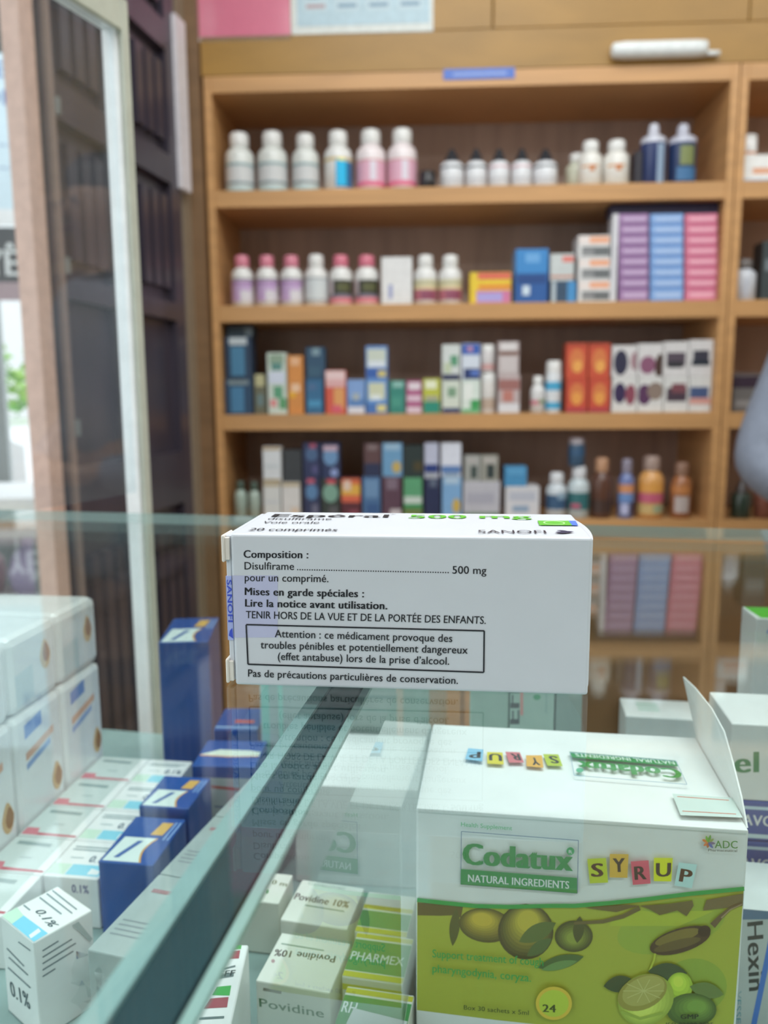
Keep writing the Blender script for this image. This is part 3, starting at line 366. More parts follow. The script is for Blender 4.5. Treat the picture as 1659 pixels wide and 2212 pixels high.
['f','t','3a2320',['S',3,[65.61,89.85],[69.41,90.27],[65.45,95.11]]],
['f','t','26242a',['Y',3,[73.34,92.39],[77.31,92.81],[72.94,97.82]]],
['f','t','26242a',['R',3,[81.18,89.96],[84.99,90.56],[80.65,95.19]]],
['f','t','26242a',['U',3,[88.59,91.9],[93.32,92.39],[88.45,97.23]]],
['f','t','3a2320',['P',3,[96.69,90.73],[100.4,90.35],[97.28,95.78]]],
['f','p','c8743a',[[105.91,106.66],[105.75,106.99],[105.55,107.25],[105.34,107.46],[105.11,107.63],[104.86,107.74],[104.59,107.81],[104.31,107.84],[104.01,107.81],[103.68,107.72],[103.85,107.39],[104.04,107.14],[104.25,106.92],[104.48,106.76],[104.73,106.64],[105.0,106.57],[105.28,106.55],[105.59,106.57]]],
['f','p','c86a3a',[[105.91,106.66],[105.62,106.7],[105.36,106.66],[105.13,106.6],[104.93,106.49],[104.76,106.34],[104.61,106.14],[104.49,105.91],[104.4,105.64],[104.34,105.31],[104.64,105.28],[104.9,105.31],[105.12,105.38],[105.33,105.49],[105.5,105.64],[105.65,105.83],[105.77,106.06],[105.86,106.33]]],
['f','p','a05a3a',[[105.91,106.66],[105.69,106.44],[105.54,106.21],[105.43,105.98],[105.37,105.74],[105.35,105.5],[105.38,105.25],[105.45,105.01],[105.57,104.75],[105.75,104.5],[105.97,104.72],[106.12,104.95],[106.23,105.19],[106.3,105.42],[106.31,105.66],[106.29,105.91],[106.21,106.16],[106.1,106.41]]],
['f','p','6a9a3a',[[105.91,106.66],[106.0,107.05],[106.02,107.41],[105.99,107.74],[105.93,108.06],[105.82,108.36],[105.68,108.64],[105.49,108.9],[105.26,109.14],[104.96,109.36],[104.88,108.97],[104.86,108.61],[104.88,108.28],[104.94,107.96],[105.05,107.66],[105.2,107.38],[105.39,107.12],[105.62,106.88]]],
['f','p','4e8a3a',[[105.91,106.66],[106.19,106.96],[106.39,107.28],[106.55,107.6],[106.67,107.93],[106.74,108.28],[106.77,108.64],[106.75,109.01],[106.7,109.39],[106.57,109.78],[106.3,109.49],[106.1,109.18],[105.94,108.85],[105.82,108.52],[105.75,108.17],[105.72,107.81],[105.73,107.44],[105.79,107.06]]],
['f','p','7a8a4a',[[105.91,106.66],[106.24,106.67],[106.53,106.74],[106.79,106.85],[107.02,107.0],[107.22,107.19],[107.4,107.41],[107.54,107.68],[107.66,107.98],[107.74,108.34],[107.41,108.33],[107.12,108.26],[106.86,108.15],[106.63,108.01],[106.43,107.82],[106.26,107.6],[106.11,107.33],[105.99,107.03]]],
['f','p','6a5a7a',[[105.91,106.66],[106.18,106.42],[106.44,106.26],[106.71,106.14],[106.98,106.08],[107.26,106.07],[107.53,106.11],[107.81,106.2],[108.09,106.33],[108.37,106.55],[108.11,106.79],[107.85,106.95],[107.58,107.07],[107.31,107.13],[107.03,107.15],[106.76,107.11],[106.48,107.02],[106.2,106.88]]],
['f','p','4e5a9a',[[105.91,106.66],[105.96,106.28],[106.06,105.95],[106.19,105.65],[106.35,105.39],[106.54,105.17],[106.77,104.98],[107.02,104.83],[107.31,104.71],[107.65,104.65],[107.61,105.03],[107.51,105.36],[107.38,105.66],[107.22,105.92],[107.03,106.14],[106.8,106.33],[106.54,106.48],[106.25,106.6]]],
['f','t','3f7a36',['ADC',1,[108.23,104.8],[115.97,105.27],[108.08,107.67]]],
['f','t','3a3a36',['Pharmaceutical',1,[106.08,103.39],[115.88,103.9],[106.03,104.38]]],
['f','t','1d8a45',['Support treatment of cough',1,[6.55,51.08],[48.71,51.7],[6.54,54.45]]],
['f','t','1d8a45',['pharyngodynia, coryza.',1,[6.56,44.74],[44.23,44.62],[6.56,48.13]]],
['f','t','30421f',['Box 30 sachets x 5ml',1,[18.85,29.96],[43.67,30.37],[18.84,31.88]]],
['f','p','c2a53c',[[59.81,37.21],[59.68,35.62],[59.22,34.06],[58.45,32.62],[57.41,31.38],[56.15,30.38],[54.73,29.69],[53.22,29.33],[51.7,29.34],[50.25,29.7],[48.93,30.41],[47.83,31.41],[46.98,32.68],[46.45,34.13],[46.24,35.69],[46.38,37.3],[46.85,38.85],[47.63,40.29],[48.69,41.53],[49.95,42.51],[51.37,43.19],[52.88,43.53],[54.38,43.51],[55.82,43.14],[57.12,42.44],[58.22,41.45],[59.06,40.2],[59.59,38.76]]],
['f','p','a5b23c',[[58.6,37.07],[58.49,35.79],[58.11,34.54],[57.48,33.38],[56.63,32.37],[55.59,31.57],[54.42,31.01],[53.19,30.72],[51.94,30.72],[50.75,31.01],[49.67,31.58],[48.77,32.39],[48.07,33.4],[47.63,34.57],[47.47,35.83],[47.58,37.12],[47.97,38.38],[48.61,39.53],[49.47,40.53],[50.51,41.33],[51.68,41.88],[52.91,42.15],[54.15,42.15],[55.33,41.85],[56.4,41.29],[57.3,40.49],[57.98,39.48],[58.42,38.32]]],
['f','t','33421f',['24',3,[49.01,32.42],[53.77,32.72],[48.94,35.58]]],
['f','t','23301c',['GMP',3,[99.64,35.25],[105.92,35.97],[99.55,37.18]]],
['f','t','23301c',['ISO 22000:2005',1,[94.52,31.36],[111.28,33.32],[94.45,33.11]]],
['t','p','8fc6e6',[[17.76,51.3],[24.46,50.69],[24.17,39.1],[16.87,40.45]]],
['t','p','e0cf34',[[25.99,48.47],[32.69,48.86],[33.16,37.44],[26.26,37.33]]],
['t','p','d8757f',[[33.86,49.73],[40.08,49.93],[41.62,40.22],[35.37,39.41]]],
['t','p','e8ac48',[[42.62,47.28],[49.41,48.16],[49.46,36.55],[42.54,36.98]]],
['t','p','b5c43a',[[49.89,49.41],[56.42,50.01],[57.49,38.92],[51.19,38.66]]],
['t','t','2a2a30',['P',3,[23.03,48.09],[18.8,47.54],[22.96,42.17]]],
['t','t','2a2a30',['U',3,[32.01,46.86],[27.07,46.93],[32.2,40.37]]],
['t','t','2a2a30',['R',3,[39.51,48.07],[36.0,48.21],[40.4,42.12]]],
['t','t','2a2a30',['Y',3,[47.46,45.34],[44.46,45.18],[48.26,38.61]]],
['t','t','2a2a30',['S',3,[55.44,47.77],[52.24,47.82],[56.15,41.2]]],
['t','p','1d8a48',[[61.24,53.13],[104.96,50.23],[104.86,44.83],[62.11,47.57]]],
['t','t','e6efe6',['NATURAL INGREDIENTS',1,[103.85,49.14],[63.57,51.81],[104.13,46.24]]],
['t','t','1d8a3c',['Codatux',4,[104.32,42.24],[64.51,44.64],[104.05,33.89]]],
['t','p','8faabf',[[61.5,51.88],[105.0,49.25],[105.14,49.82],[61.58,52.47]]],
['t','p','8faabf',[[104.93,49.4],[104.82,28.88],[105.08,29.12],[105.21,49.67]]],
['t','p','8faabf',[[105.01,29.25],[61.47,31.34],[61.4,30.81],[104.88,28.74]]],
['t','p','8faabf',[[61.56,31.14],[61.67,52.24],[61.41,52.1],[61.31,31.01]]],
['t','p','58b088',[[65.6,36.08],[65.51,35.61],[65.36,35.16],[65.14,34.75],[64.87,34.39],[64.56,34.11],[64.23,33.92],[63.89,33.83],[63.56,33.83],[63.26,33.94],[63.0,34.15],[62.79,34.44],[62.64,34.81],[62.57,35.23],[62.58,35.69],[62.66,36.15],[62.81,36.61],[63.03,37.02],[63.3,37.39],[63.61,37.67],[63.94,37.87],[64.29,37.97],[64.62,37.96],[64.93,37.84],[65.19,37.63],[65.4,37.33],[65.54,36.96],[65.61,36.54]]],
['t','p','cfdcd8',[[97.52,20.55],[119.96,20.21],[119.28,5.47],[97.26,4.37]]],
['t','p','c8705e',[[98.92,18.16],[117.73,17.7],[117.91,18.28],[99.06,18.75]]],
['t','p','c8705e',[[98.44,7.17],[117.51,7.49],[117.68,8.03],[98.58,7.72]]],
],
'rc0': [
['t','p','8fd4e8',[[10.66,1.94],[28.71,1.94],[28.71,11.02],[10.66,11.02]]],
['t','p','cfe6d4',[[0.59,1.94],[10.06,1.94],[10.06,11.02],[0.59,11.02]]],
['t','p','eef6f4',[[21.9,3.24],[27.53,3.24],[27.53,6.48],[21.9,8.42]]],
['t','t','3a5a72',['0.1%',2,[17.168,13.607999999999999],[28.12,13.607999999999999],[17.168,19.116]]],
['t','p','8aa0a4',[[3.55,25.92],[26.64,25.92],[26.64,27.05],[3.55,27.05]]],
['t','p','8aa0a4',[[3.55,23.33],[23.68,23.33],[23.68,24.46],[3.55,24.46]]],
['t','p','b5c4c6',[[5.92,16.2],[13.32,16.2],[13.32,17.17],[5.92,17.17]]],
['f','t','3c4a7a',['0.1%',2,[15.392000000000001,19.11],[24.272,19.11],[15.392000000000001,23.478]]],
],
'rc1': [
['t','p','8fd4e8',[[10.66,1.94],[28.71,1.94],[28.71,11.02],[10.66,11.02]]],
['t','p','cfe6d4',[[0.59,1.94],[10.06,1.94],[10.06,11.02],[0.59,11.02]]],
['t','p','eef6f4',[[21.9,3.24],[27.53,3.24],[27.53,6.48],[21.9,8.42]]],
['t','t','3a5a72',['0.1%',2,[17.168,13.607999999999999],[28.12,13.607999999999999],[17.168,19.116]]],
['t','p','8aa0a4',[[3.55,25.92],[26.64,25.92],[26.64,27.05],[3.55,27.05]]],
['t','p','8aa0a4',[[3.55,23.33],[23.68,23.33],[23.68,24.46],[3.55,24.46]]],
['t','p','b5c4c6',[[5.92,16.2],[13.32,16.2],[13.32,17.17],[5.92,17.17]]],
['f','t','3c4a7a',['0.1%',2,[15.392000000000001,19.11],[24.272,19.11],[15.392000000000001,23.478]]],
],
'rc2': [
['t','p','8fd4e8',[[10.66,1.94],[28.71,1.94],[28.71,11.02],[10.66,11.02]]],
['t','p','cfe6d4',[[0.59,1.94],[10.06,1.94],[10.06,11.02],[0.59,11.02]]],
['t','p','eef6f4',[[21.9,3.24],[27.53,3.24],[27.53,6.48],[21.9,8.42]]],
['t','t','3a5a72',['0.1%',2,[17.168,13.607999999999999],[28.12,13.607999999999999],[17.168,19.116]]],
['t','p','8aa0a4',[[3.55,25.92],[26.64,25.92],[26.64,27.05],[3.55,27.05]]],
['t','p','8aa0a4',[[3.55,23.33],[23.68,23.33],[23.68,24.46],[3.55,24.46]]],
['t','p','b5c4c6',[[5.92,16.2],[13.32,16.2],[13.32,17.17],[5.92,17.17]]],
['f','t','3c4a7a',['0.1%',2,[15.392000000000001,19.11],[24.272,19.11],[15.392000000000001,23.478]]],
],
'rc3': [
['t','p','8fd4e8',[[10.66,1.94],[28.71,1.94],[28.71,11.02],[10.66,11.02]]],
['t','p','cfe6d4',[[0.59,1.94],[10.06,1.94],[10.06,11.02],[0.59,11.02]]],
['t','p','eef6f4',[[21.9,3.24],[27.53,3.24],[27.53,6.48],[21.9,8.42]]],
['t','t','3a5a72',['0.1%',2,[17.168,13.607999999999999],[28.12,13.607999999999999],[17.168,19.116]]],
['t','p','8aa0a4',[[3.55,25.92],[26.64,25.92],[26.64,27.05],[3.55,27.05]]],
['t','p','8aa0a4',[[3.55,23.33],[23.68,23.33],[23.68,24.46],[3.55,24.46]]],
['t','p','b5c4c6',[[5.92,16.2],[13.32,16.2],[13.32,17.17],[5.92,17.17]]],
['f','t','3c4a7a',['0.1%',2,[15.392000000000001,19.11],[24.272,19.11],[15.392000000000001,23.478]]],
],
'lc-1': [
['t','p','c9d2d0',[[0.0,0.0],[28.72,0.0],[28.72,32.4],[0.0,32.4]]],
['t','p','d07a86',[[0.67,1.94],[10.02,1.94],[8.02,9.07],[0.67,9.07]]],
['t','p','c05a68',[[10.02,1.94],[32.73,1.94],[32.73,3.56],[9.35,4.54]]],
['t','p','90a0a0',[[4.01,25.27],[24.05,23.98],[24.05,27.22],[4.01,28.51]]],
['t','p','a8b4b4',[[13.36,12.96],[20.04,12.96],[20.04,14.26],[13.36,14.26]]],
],
'lc0': [
['t','p','c9d2d0',[[0.0,0.0],[28.72,0.0],[28.72,32.4],[0.0,32.4]]],
['t','p','d07a86',[[0.67,1.94],[10.02,1.94],[8.02,9.07],[0.67,9.07]]],
['t','p','c05a68',[[10.02,1.94],[32.73,1.94],[32.73,3.56],[9.35,4.54]]],
['t','p','90a0a0',[[4.01,25.27],[24.05,23.98],[24.05,27.22],[4.01,28.51]]],
['t','p','a8b4b4',[[13.36,12.96],[20.04,12.96],[20.04,14.26],[13.36,14.26]]],
],
'lc1': [
['t','p','c9d2d0',[[0.0,0.0],[28.72,0.0],[28.72,32.4],[0.0,32.4]]],
['t','p','d07a86',[[0.67,1.94],[10.02,1.94],[8.02,9.07],[0.67,9.07]]],
['t','p','c05a68',[[10.02,1.94],[32.73,1.94],[32.73,3.56],[9.35,4.54]]],
['t','p','90a0a0',[[4.01,25.27],[24.05,23.98],[24.05,27.22],[4.01,28.51]]],
['t','p','a8b4b4',[[13.36,12.96],[20.04,12.96],[20.04,14.26],[13.36,14.26]]],
],
'lc2': [
['t','p','c9d2d0',[[0.0,0.0],[28.72,0.0],[28.72,32.4],[0.0,32.4]]],
['t','p','d07a86',[[0.67,1.94],[10.02,1.94],[8.02,9.07],[0.67,9.07]]],
['t','p','c05a68',[[10.02,1.94],[32.73,1.94],[32.73,3.56],[9.35,4.54]]],
['t','p','90a0a0',[[4.01,25.27],[24.05,23.98],[24.05,27.22],[4.01,28.51]]],
['t','p','a8b4b4',[[13.36,12.96],[20.04,12.96],[20.04,14.26],[13.36,14.26]]],
],
'lc3': [
['t','p','c9d2d0',[[0.0,0.0],[28.72,0.0],[28.72,32.4],[0.0,32.4]]],
['t','p','d07a86',[[0.67,1.94],[10.02,1.94],[8.02,9.07],[0.67,9.07]]],
['t','p','c05a68',[[10.02,1.94],[32.73,1.94],[32.73,3.56],[9.35,4.54]]],
['t','p','90a0a0',[[4.01,25.27],[24.05,23.98],[24.05,27.22],[4.01,28.51]]],
['t','p','a8b4b4',[[13.36,12.96],[20.04,12.96],[20.04,14.26],[13.36,14.26]]],
],
'near': [
['t','p','c8e6d2',[[1.02,0.03],[0.15,7.26],[8.11,6.28],[9.59,0.28]]],
['t','p','7fcfea',[[8.11,6.28],[27.46,6.61],[28.95,-0.48],[9.59,0.28]]],
['t','p','eef8fa',[[22.26,1.06],[21.18,5.83],[23.98,5.43],[24.8,0.54]]],
['t','t','2f4a56',['0.1%',2,[8.85,10.67],[24.05,9.08],[11.43,13.77]]],
['t','p','7a8e96',[[1.65,22.91],[22.95,22.19],[22.54,22.88],[1.17,23.63]]],
['t','p','7a8e96',[[1.81,20.07],[23.81,19.57],[23.4,20.24],[1.33,20.77]]],
['t','p','7a8e96',[[1.95,16.68],[20.48,16.44],[20.05,17.11],[1.46,17.36]]],
['t','p','7a8e96',[[1.54,9.51],[7.18,9.43],[6.74,10.09],[1.08,10.18]]],
['f','t','36464e',['0.1%',2,[4.59,9.74],[21.06,11.19],[3.92,16.5]]],
['f','p','5a6a70',[[14.72,39.55],[24.79,40.08],[25.42,40.78],[15.37,40.26]]],
['f','p','5a6a70',[[3.6,31.46],[18.06,29.86],[18.83,30.58],[4.41,32.2]]],
['f','p','5a6a70',[[4.73,27.72],[20.85,27.03],[21.57,27.76],[5.5,28.47]]],
['f','p','5a6a70',[[3.33,22.16],[22.22,21.76],[22.93,22.5],[4.1,22.93]]],
['f','p','5a6a70',[[0.93,-1.4],[12.75,-0.23],[13.44,0.56],[1.65,-0.59]]],
['r','p','5a6a70',[[3.49,39.45],[10.61,39.78],[10.37,40.4],[3.26,40.05]]],
['r','p','5a6a70',[[3.29,36.64],[16.58,37.18],[16.33,37.8],[3.05,37.25]]],
['r','p','5a6a70',[[3.08,33.83],[18.18,34.34],[17.93,34.97],[2.85,34.45]]],
['r','p','5a6a70',[[2.88,31.02],[16.78,31.4],[16.53,32.03],[2.65,31.64]]],
['r','p','5a6a70',[[2.67,28.2],[8.36,28.32],[8.12,28.95],[2.44,28.82]]],
['r','p','9aa6a6',[[16.88,43.69],[19.88,43.8],[25.82,32.16],[24.53,31.38]]],
],
'blueA': [
['t','p','d8a050',[[1.43,1.3],[21.52,1.3],[20.09,4.93],[19.05,8.56],[18.67,12.18],[19.05,15.8],[20.09,19.43],[21.52,23.06],[3.42,23.05]]],
['t','p','dce8e6',[[1.43,1.3],[20.52,1.3],[19.1,4.93],[18.05,8.56],[17.67,12.18],[18.05,15.8],[19.1,19.43],[20.52,23.06],[3.42,23.05]]],
['t','p','d8aa58',[[15.68,26.1],[22.23,26.1],[23.94,38.28],[17.67,38.28]]],
['t','p','8fb0e0',[[23.94,21.75],[24.79,21.75],[25.65,39.15],[24.79,39.15]]],
['t','p','8fb0e0',[[26.22,21.75],[27.08,21.75],[27.93,39.15],[27.08,39.15]]],
['t','p','4a6aa8',[[5.7,4.35],[8.55,4.35],[14.82,20.01],[11.97,20.01]]],
],
'blueB': [
['t','p','d8a050',[[1.43,1.08],[21.52,1.08],[20.09,4.08],[19.05,7.08],[18.67,10.08],[19.05,13.08],[20.09,16.08],[21.52,19.08],[3.42,19.08]]],
['t','p','dce8e6',[[1.43,1.08],[20.52,1.08],[19.1,4.08],[18.05,7.08],[17.67,10.08],[18.05,13.08],[19.1,16.08],[20.52,19.08],[3.42,19.08]]],
['t','p','d8aa58',[[15.68,21.6],[22.23,21.6],[23.94,31.68],[17.67,31.68]]],
['t','p','8fb0e0',[[23.94,18.0],[24.79,18.0],[25.65,32.4],[24.79,32.4]]],
['t','p','8fb0e0',[[26.22,18.0],[27.08,18.0],[27.93,32.4],[27.08,32.4]]],
['t','p','4a6aa8',[[5.7,3.6],[8.55,3.6],[14.82,16.56],[11.97,16.56]]],
],
'blueT': [
['t','p','d8a050',[[1.68,1.8],[25.29,1.8],[23.62,6.8],[22.39,11.8],[21.94,16.8],[22.39,21.8],[23.62,26.8],[25.29,31.8],[4.02,31.8]]],
['t','p','dce8e6',[[1.68,1.8],[24.12,1.8],[22.44,6.8],[21.22,11.8],[20.77,16.8],[21.22,21.8],[22.44,26.8],[24.12,31.8],[4.02,31.8]]],
['t','p','d8aa58',[[18.43,36.0],[26.13,36.0],[28.14,52.8],[20.77,52.8]]],
['t','p','8fb0e0',[[28.14,30.0],[29.14,30.0],[30.15,54.0],[29.14,54.0]]],
['t','p','8fb0e0',[[30.82,30.0],[31.83,30.0],[32.83,54.0],[31.83,54.0]]],
['t','p','4a6aa8',[[6.7,6.0],[10.05,6.0],[17.42,27.6],[14.07,27.6]]],
],
'blueC': [
['t','p','dfe6d8',[[1,15.12],[11.549999999999999,22.32],[30.8,21.599999999999998],[37.73,19.8],[37.73,14.4],[19.25,12.959999999999999]]],
['t','p','d89a7a',[[1,13.32],[19.25,11.88],[37.73,13.32],[37.73,14.4],[19.25,13.32],[1,15.12]]],
['f','p','c2cccc',[[1.2,1],[37.5,1],[37.5,39.9],[1.2,39.9]]],
['f','p','c06a62',[[11.549999999999999,33.25],[34.65,31.35],[34.65,33.25],[11.549999999999999,35.3875]]],
['f','t','3a4a86',['O',2,[2.31,17.099999999999998],[10.395000000000001,17.099999999999998],[2.31,29.45]]],
['f','p','7f90a8',[[13.090000000000002,20.9],[36.574999999999996,19.95],[36.574999999999996,21.375],[13.090000000000002,22.325]]],
],
'blueD': [
['t','p','cc5a50',[[11.600000000000001,10.799999999999999],[24.65,10.080000000000002],[24.65,15.12],[11.600000000000001,15.84]]],
['t','p','9ab8e0',[[0.5,2.88],[28.5,1.8],[28.5,4.32],[0.5,5.3999999999999995]]],
],
'pov1': [
['t','t','4a3f46',['Povidine 10%',2,[1.15,15.61],[28.36,14.67],[1.04,20.36]]],
['t','t','9ab0a0',['Gynecology',0,[4.13,28.16],[23.43,28.42],[3.88,30.21]]],
['t','p','8fa79a',[[8.16,11.85],[27.53,11.42],[27.39,12.25],[7.96,12.68]]],
],
'pov2': [
['t','t','4a3f46',['Povidine 10%',2,[28.34,21.09],[1.47,19.42],[28.81,17.08]]],
['t','p','8fa79a',[[2.68,22.95],[22.36,22.89],[22.2,23.68],[2.47,23.75]]],
['t','p','c0a0a4',[[3.76,12.37],[3.83,12.12],[3.86,11.89],[3.84,11.66],[3.79,11.47],[3.69,11.31],[3.56,11.19],[3.39,11.13],[3.21,11.11],[3.02,11.15],[2.82,11.25],[2.64,11.39],[2.46,11.57],[2.32,11.78],[2.21,12.01],[2.13,12.25],[2.1,12.49],[2.12,12.71],[2.17,12.91],[2.27,13.07],[2.4,13.19],[2.57,13.25],[2.75,13.27],[2.95,13.23],[3.14,13.13],[3.33,12.99],[3.5,12.81],[3.65,12.6]]],
['f','t','3f6a4c',['Povidine',1,[1.52,15.43],[29.48,15.67],[1.33,19.27]]],
['f','p','7a7a70',[[3.18,23.16],[11.15,23.03],[11.41,24.33],[3.45,24.47]]],
],
'pov3': [
['t','t','6a7a4a',['10 ml',2,[15.03,14.66],[26.3,13.13],[15.02,17.93]]],
['t','p','5aa068',[[17.75,8.27],[17.86,7.88],[17.91,7.49],[17.92,7.14],[17.87,6.84],[17.77,6.6],[17.62,6.44],[17.44,6.36],[17.23,6.37],[17.0,6.47],[16.76,6.65],[16.52,6.9],[16.31,7.22],[16.12,7.58],[15.96,7.97],[15.85,8.36],[15.79,8.75],[15.78,9.1],[15.83,9.4],[15.93,9.65],[16.08,9.81],[16.26,9.89],[16.48,9.88],[16.71,9.78],[16.95,9.6],[17.19,9.34],[17.4,9.02],[17.59,8.66]]],
],
'g1': [
['t','p','c9c238',[[0,0.0],[24.0,0.0],[24.0,3.5999999999999996],[0,3.5999999999999996]]],
['t','p','3f8f52',[[0,4.2],[24.0,4.2],[24.0,15.600000000000001],[0,15.600000000000001]]],
['t','p','c9c238',[[0,16.8],[24.0,16.8],[24.0,19.799999999999997],[0,19.799999999999997]]],
['f','p','c9c238',[[0,21.294],[24.0,21.294],[24.0,24.024],[0,24.024]]],
['f','p','a0b0a0',[[2.4000000000000004,8.19],[19.200000000000003,8.19],[19.200000000000003,11.466],[2.4000000000000004,11.466]]],
],
'g2': [
['t','p','c9c238',[[0,0.0],[26.0,0.0],[26.0,3.42],[0,3.42]]],
['t','p','3f8f52',[[0,3.99],[26.0,3.99],[26.0,23.369999999999997],[0,23.369999999999997]]],
['t','p','c9c238',[[0,24.509999999999998],[26.0,24.509999999999998],[26.0,27.36],[0,27.36]]],
['f','p','c9c238',[[0,21.294],[26.0,21.294],[26.0,24.024],[0,24.024]]],
['f','p','a0b0a0',[[2.6,8.19],[20.8,8.19],[20.8,11.466],[2.6,11.466]]],
['t','t','dfeee4',['PHARMEX',1,[1,10.26],[24,10.26],[1,15.39]]],
],
'g3': [
['t','p','c9c238',[[0,0.0],[28.0,0.0],[28.0,3.42],[0,3.42]]],
['t','p','3f8f52',[[0,3.99],[28.0,3.99],[28.0,23.369999999999997],[0,23.369999999999997]]],
['t','p','c9c238',[[0,24.509999999999998],[28.0,24.509999999999998],[28.0,27.36],[0,27.36]]],
['f','p','c9c238',[[0,21.294],[28.0,21.294],[28.0,24.024],[0,24.024]]],
['f','p','a0b0a0',[[2.8000000000000003,8.19],[22.400000000000002,8.19],[22.400000000000002,11.466],[2.8000000000000003,11.466]]],
['t','t','dfeee4',['RH',2,[1,14.25],[6.5,14.25],[1,19.95]]],
],
'strip': [
['t','p','58b060',[[22.69,41.89],[23.36,46.28],[28.18,46.47],[28.34,41.72]]],
['t','p','a85a64',[[23.12,36.23],[23.75,40.63],[28.15,41.15],[28.36,36.31]]],
['t','p','4fae5c',[[21.3,16.91],[22.33,21.14],[27.77,21.7],[28.01,16.51]]],
['t','p','a85a64',[[19.51,10.32],[21.09,15.31],[27.82,15.81],[28.08,10.74]]],
['t','p','6f7f80',[[22.91,31.16],[27.58,32.57],[27.75,31.56],[23.09,30.16]]],
['t','p','6f7f80',[[21.7,27.4],[27.67,28.74],[27.85,26.33],[21.74,25.17]]],
['t','p','6f7f80',[[18.85,6.18],[27.79,6.58],[27.89,5.47],[18.88,5.07]]],
['t','t','3f4a4c',['EFF',2,[21.87,26.5],[28.08,26.84],[21.91,29.51]]],
],
'gr0': [
['t','p','8a9498',[[3,10.600000000000001],[19.0,10.600000000000001],[19.0,11.600000000000001],[3,11.600000000000001]]],
['t','p','8a9498',[[3,13.600000000000001],[19.0,13.600000000000001],[19.0,14.600000000000001],[3,14.600000000000001]]],
['t','p','8a9498',[[3,16.6],[19.0,16.6],[19.0,17.6],[3,17.6]]],
['t','p','8a9498',[[3,19.6],[19.0,19.6],[19.0,20.6],[3,20.6]]],
['t','p','a07a80',[[4,39.75],[20.0,39.75],[20.0,42.400000000000006],[4,42.400000000000006]]],
],
'gr1': [
['t','p','8a9498',[[3,10.600000000000001],[19.0,10.600000000000001],[19.0,11.600000000000001],[3,11.600000000000001]]],
['t','p','8a9498',[[3,13.600000000000001],[19.0,13.600000000000001],[19.0,14.600000000000001],[3,14.600000000000001]]],
['t','p','8a9498',[[3,16.6],[19.0,16.6],[19.0,17.6],[3,17.6]]],
['t','p','8a9498',[[3,19.6],[19.0,19.6],[19.0,20.6],[3,20.6]]],
['t','p','a07a80',[[4,39.75],[20.0,39.75],[20.0,42.400000000000006],[4,42.400000000000006]]],
],
'gr2': [
['t','p','8a9498',[[3,10.600000000000001],[19.0,10.600000000000001],[19.0,11.600000000000001],[3,11.600000000000001]]],
['t','p','8a9498',[[3,13.600000000000001],[19.0,13.600000000000001],[19.0,14.600000000000001],[3,14.600000000000001]]],
['t','p','8a9498',[[3,16.6],[19.0,16.6],[19.0,17.6],[3,17.6]]],
['t','p','8a9498',[[3,19.6],[19.0,19.6],[19.0,20.6],[3,20.6]]],
['t','p','a07a80',[[4,39.75],[20.0,39.75],[20.0,42.400000000000006],[4,42.400000000000006]]],
],
'tl': [
['f','p','7fb4aa',[[1,1],[6,1],[6,114.0],[1,114.0]]],
['f','p','8fbcb2',[[12,1],[15,1],[15,114.0],[12,114.0]]],
['f','p','9ab0ac',[[20,34.5],[48,34.5],[48,36.800000000000004],[20,36.800000000000004]]],
['f','p','9ab0ac',[[20,46.0],[44,46.0],[44,48.3],[20,48.3]]],
],
'bk': [
['f','p','6f8480',[[6,79.1],[50,79.1],[50,80.795],[6,80.795]]],
['f','p','7f948e',[[6,70.06],[40,70.06],[40,71.755],[6,71.755]]],
['f','p','c0a090',[[30,2],[34,2],[34,111.0],[30,111.0]]],
],
'car': [
['t','p','a9d4c2',[[9.36,11.2],[23.4,11.2],[23.4,13.44],[9.36,13.44]]],
['t','p','a9d4c2',[[9.36,16.64],[23.4,16.64],[23.4,18.880000000000003],[9.36,18.880000000000003]]],
['t','p','a9d4c2',[[9.36,21.76],[23.4,21.76],[23.4,24.0],[9.36,24.0]]],
['t','p','a9d4c2',[[54.599999999999994,11.2],[72.54,11.2],[72.54,13.44],[54.599999999999994,13.44]]],
['t','p','a9d4c2',[[54.599999999999994,16.64],[72.54,16.64],[72.54,18.880000000000003],[54.599999999999994,18.880000000000003]]],
['t','p','a9d4c2',[[54.599999999999994,21.76],[72.54,21.76],[72.54,24.0],[54.599999999999994,24.0]]],
],
'el': [
['f','t','2f7a5c',['el',3,[2.65,13.25],[12.55,14.1],[2.11,23.19]]],
],
'tall': [
['t','p','55c23c',[[3,1],[79.0,1],[79.0,26.0],[1,26.0]]],
['f','p','3d6cc0',[[6,123.5],[79.0,123.5],[79.0,130.5],[10,130.5]]],
],
'navA': [
['f','p','c3d6ea',[[0,1.5],[90.0,1.5],[90.0,3.6],[0,3.6]]],
['f','p','b9cee6',[[0,21.0],[90.0,21.0],[90.0,22.6],[0,22.6]]],
['f','t','e6eef6',['AVO',2,[2,10.0],[16,10.0],[2,16.5]]],
],
'navB': [
['f','p','c3d6ea',[[0,1.5],[90.0,1.5],[90.0,3.6],[0,3.6]]],
['f','p','b9cee6',[[0,15.7],[90.0,15.7],[90.0,17.3],[0,17.3]]],
['f','t','e6eef6',['AVO',2,[2,7.88],[16,7.88],[2,13.002]]],
],
'hex': [
['f','t','2b3a40',['Hexin',2,[2.26,48.54],[4.75,17.65],[8.34,50.03]]],
['f','p','3f74c4',[[11.7,48.54],[6.24,-1.52],[8.43,-1.75],[13.84,48.28]]],
['f','p','50708e',[[-2.76,60.4],[16.92,62.39],[17.57,52.06],[-2.19,49.96]]],
['f','t','4a8a9a',['VESSEL VER',0,[-0.38,17.02],[0.92,-13.57],[1.64,17.27]]],
],
'e2': [
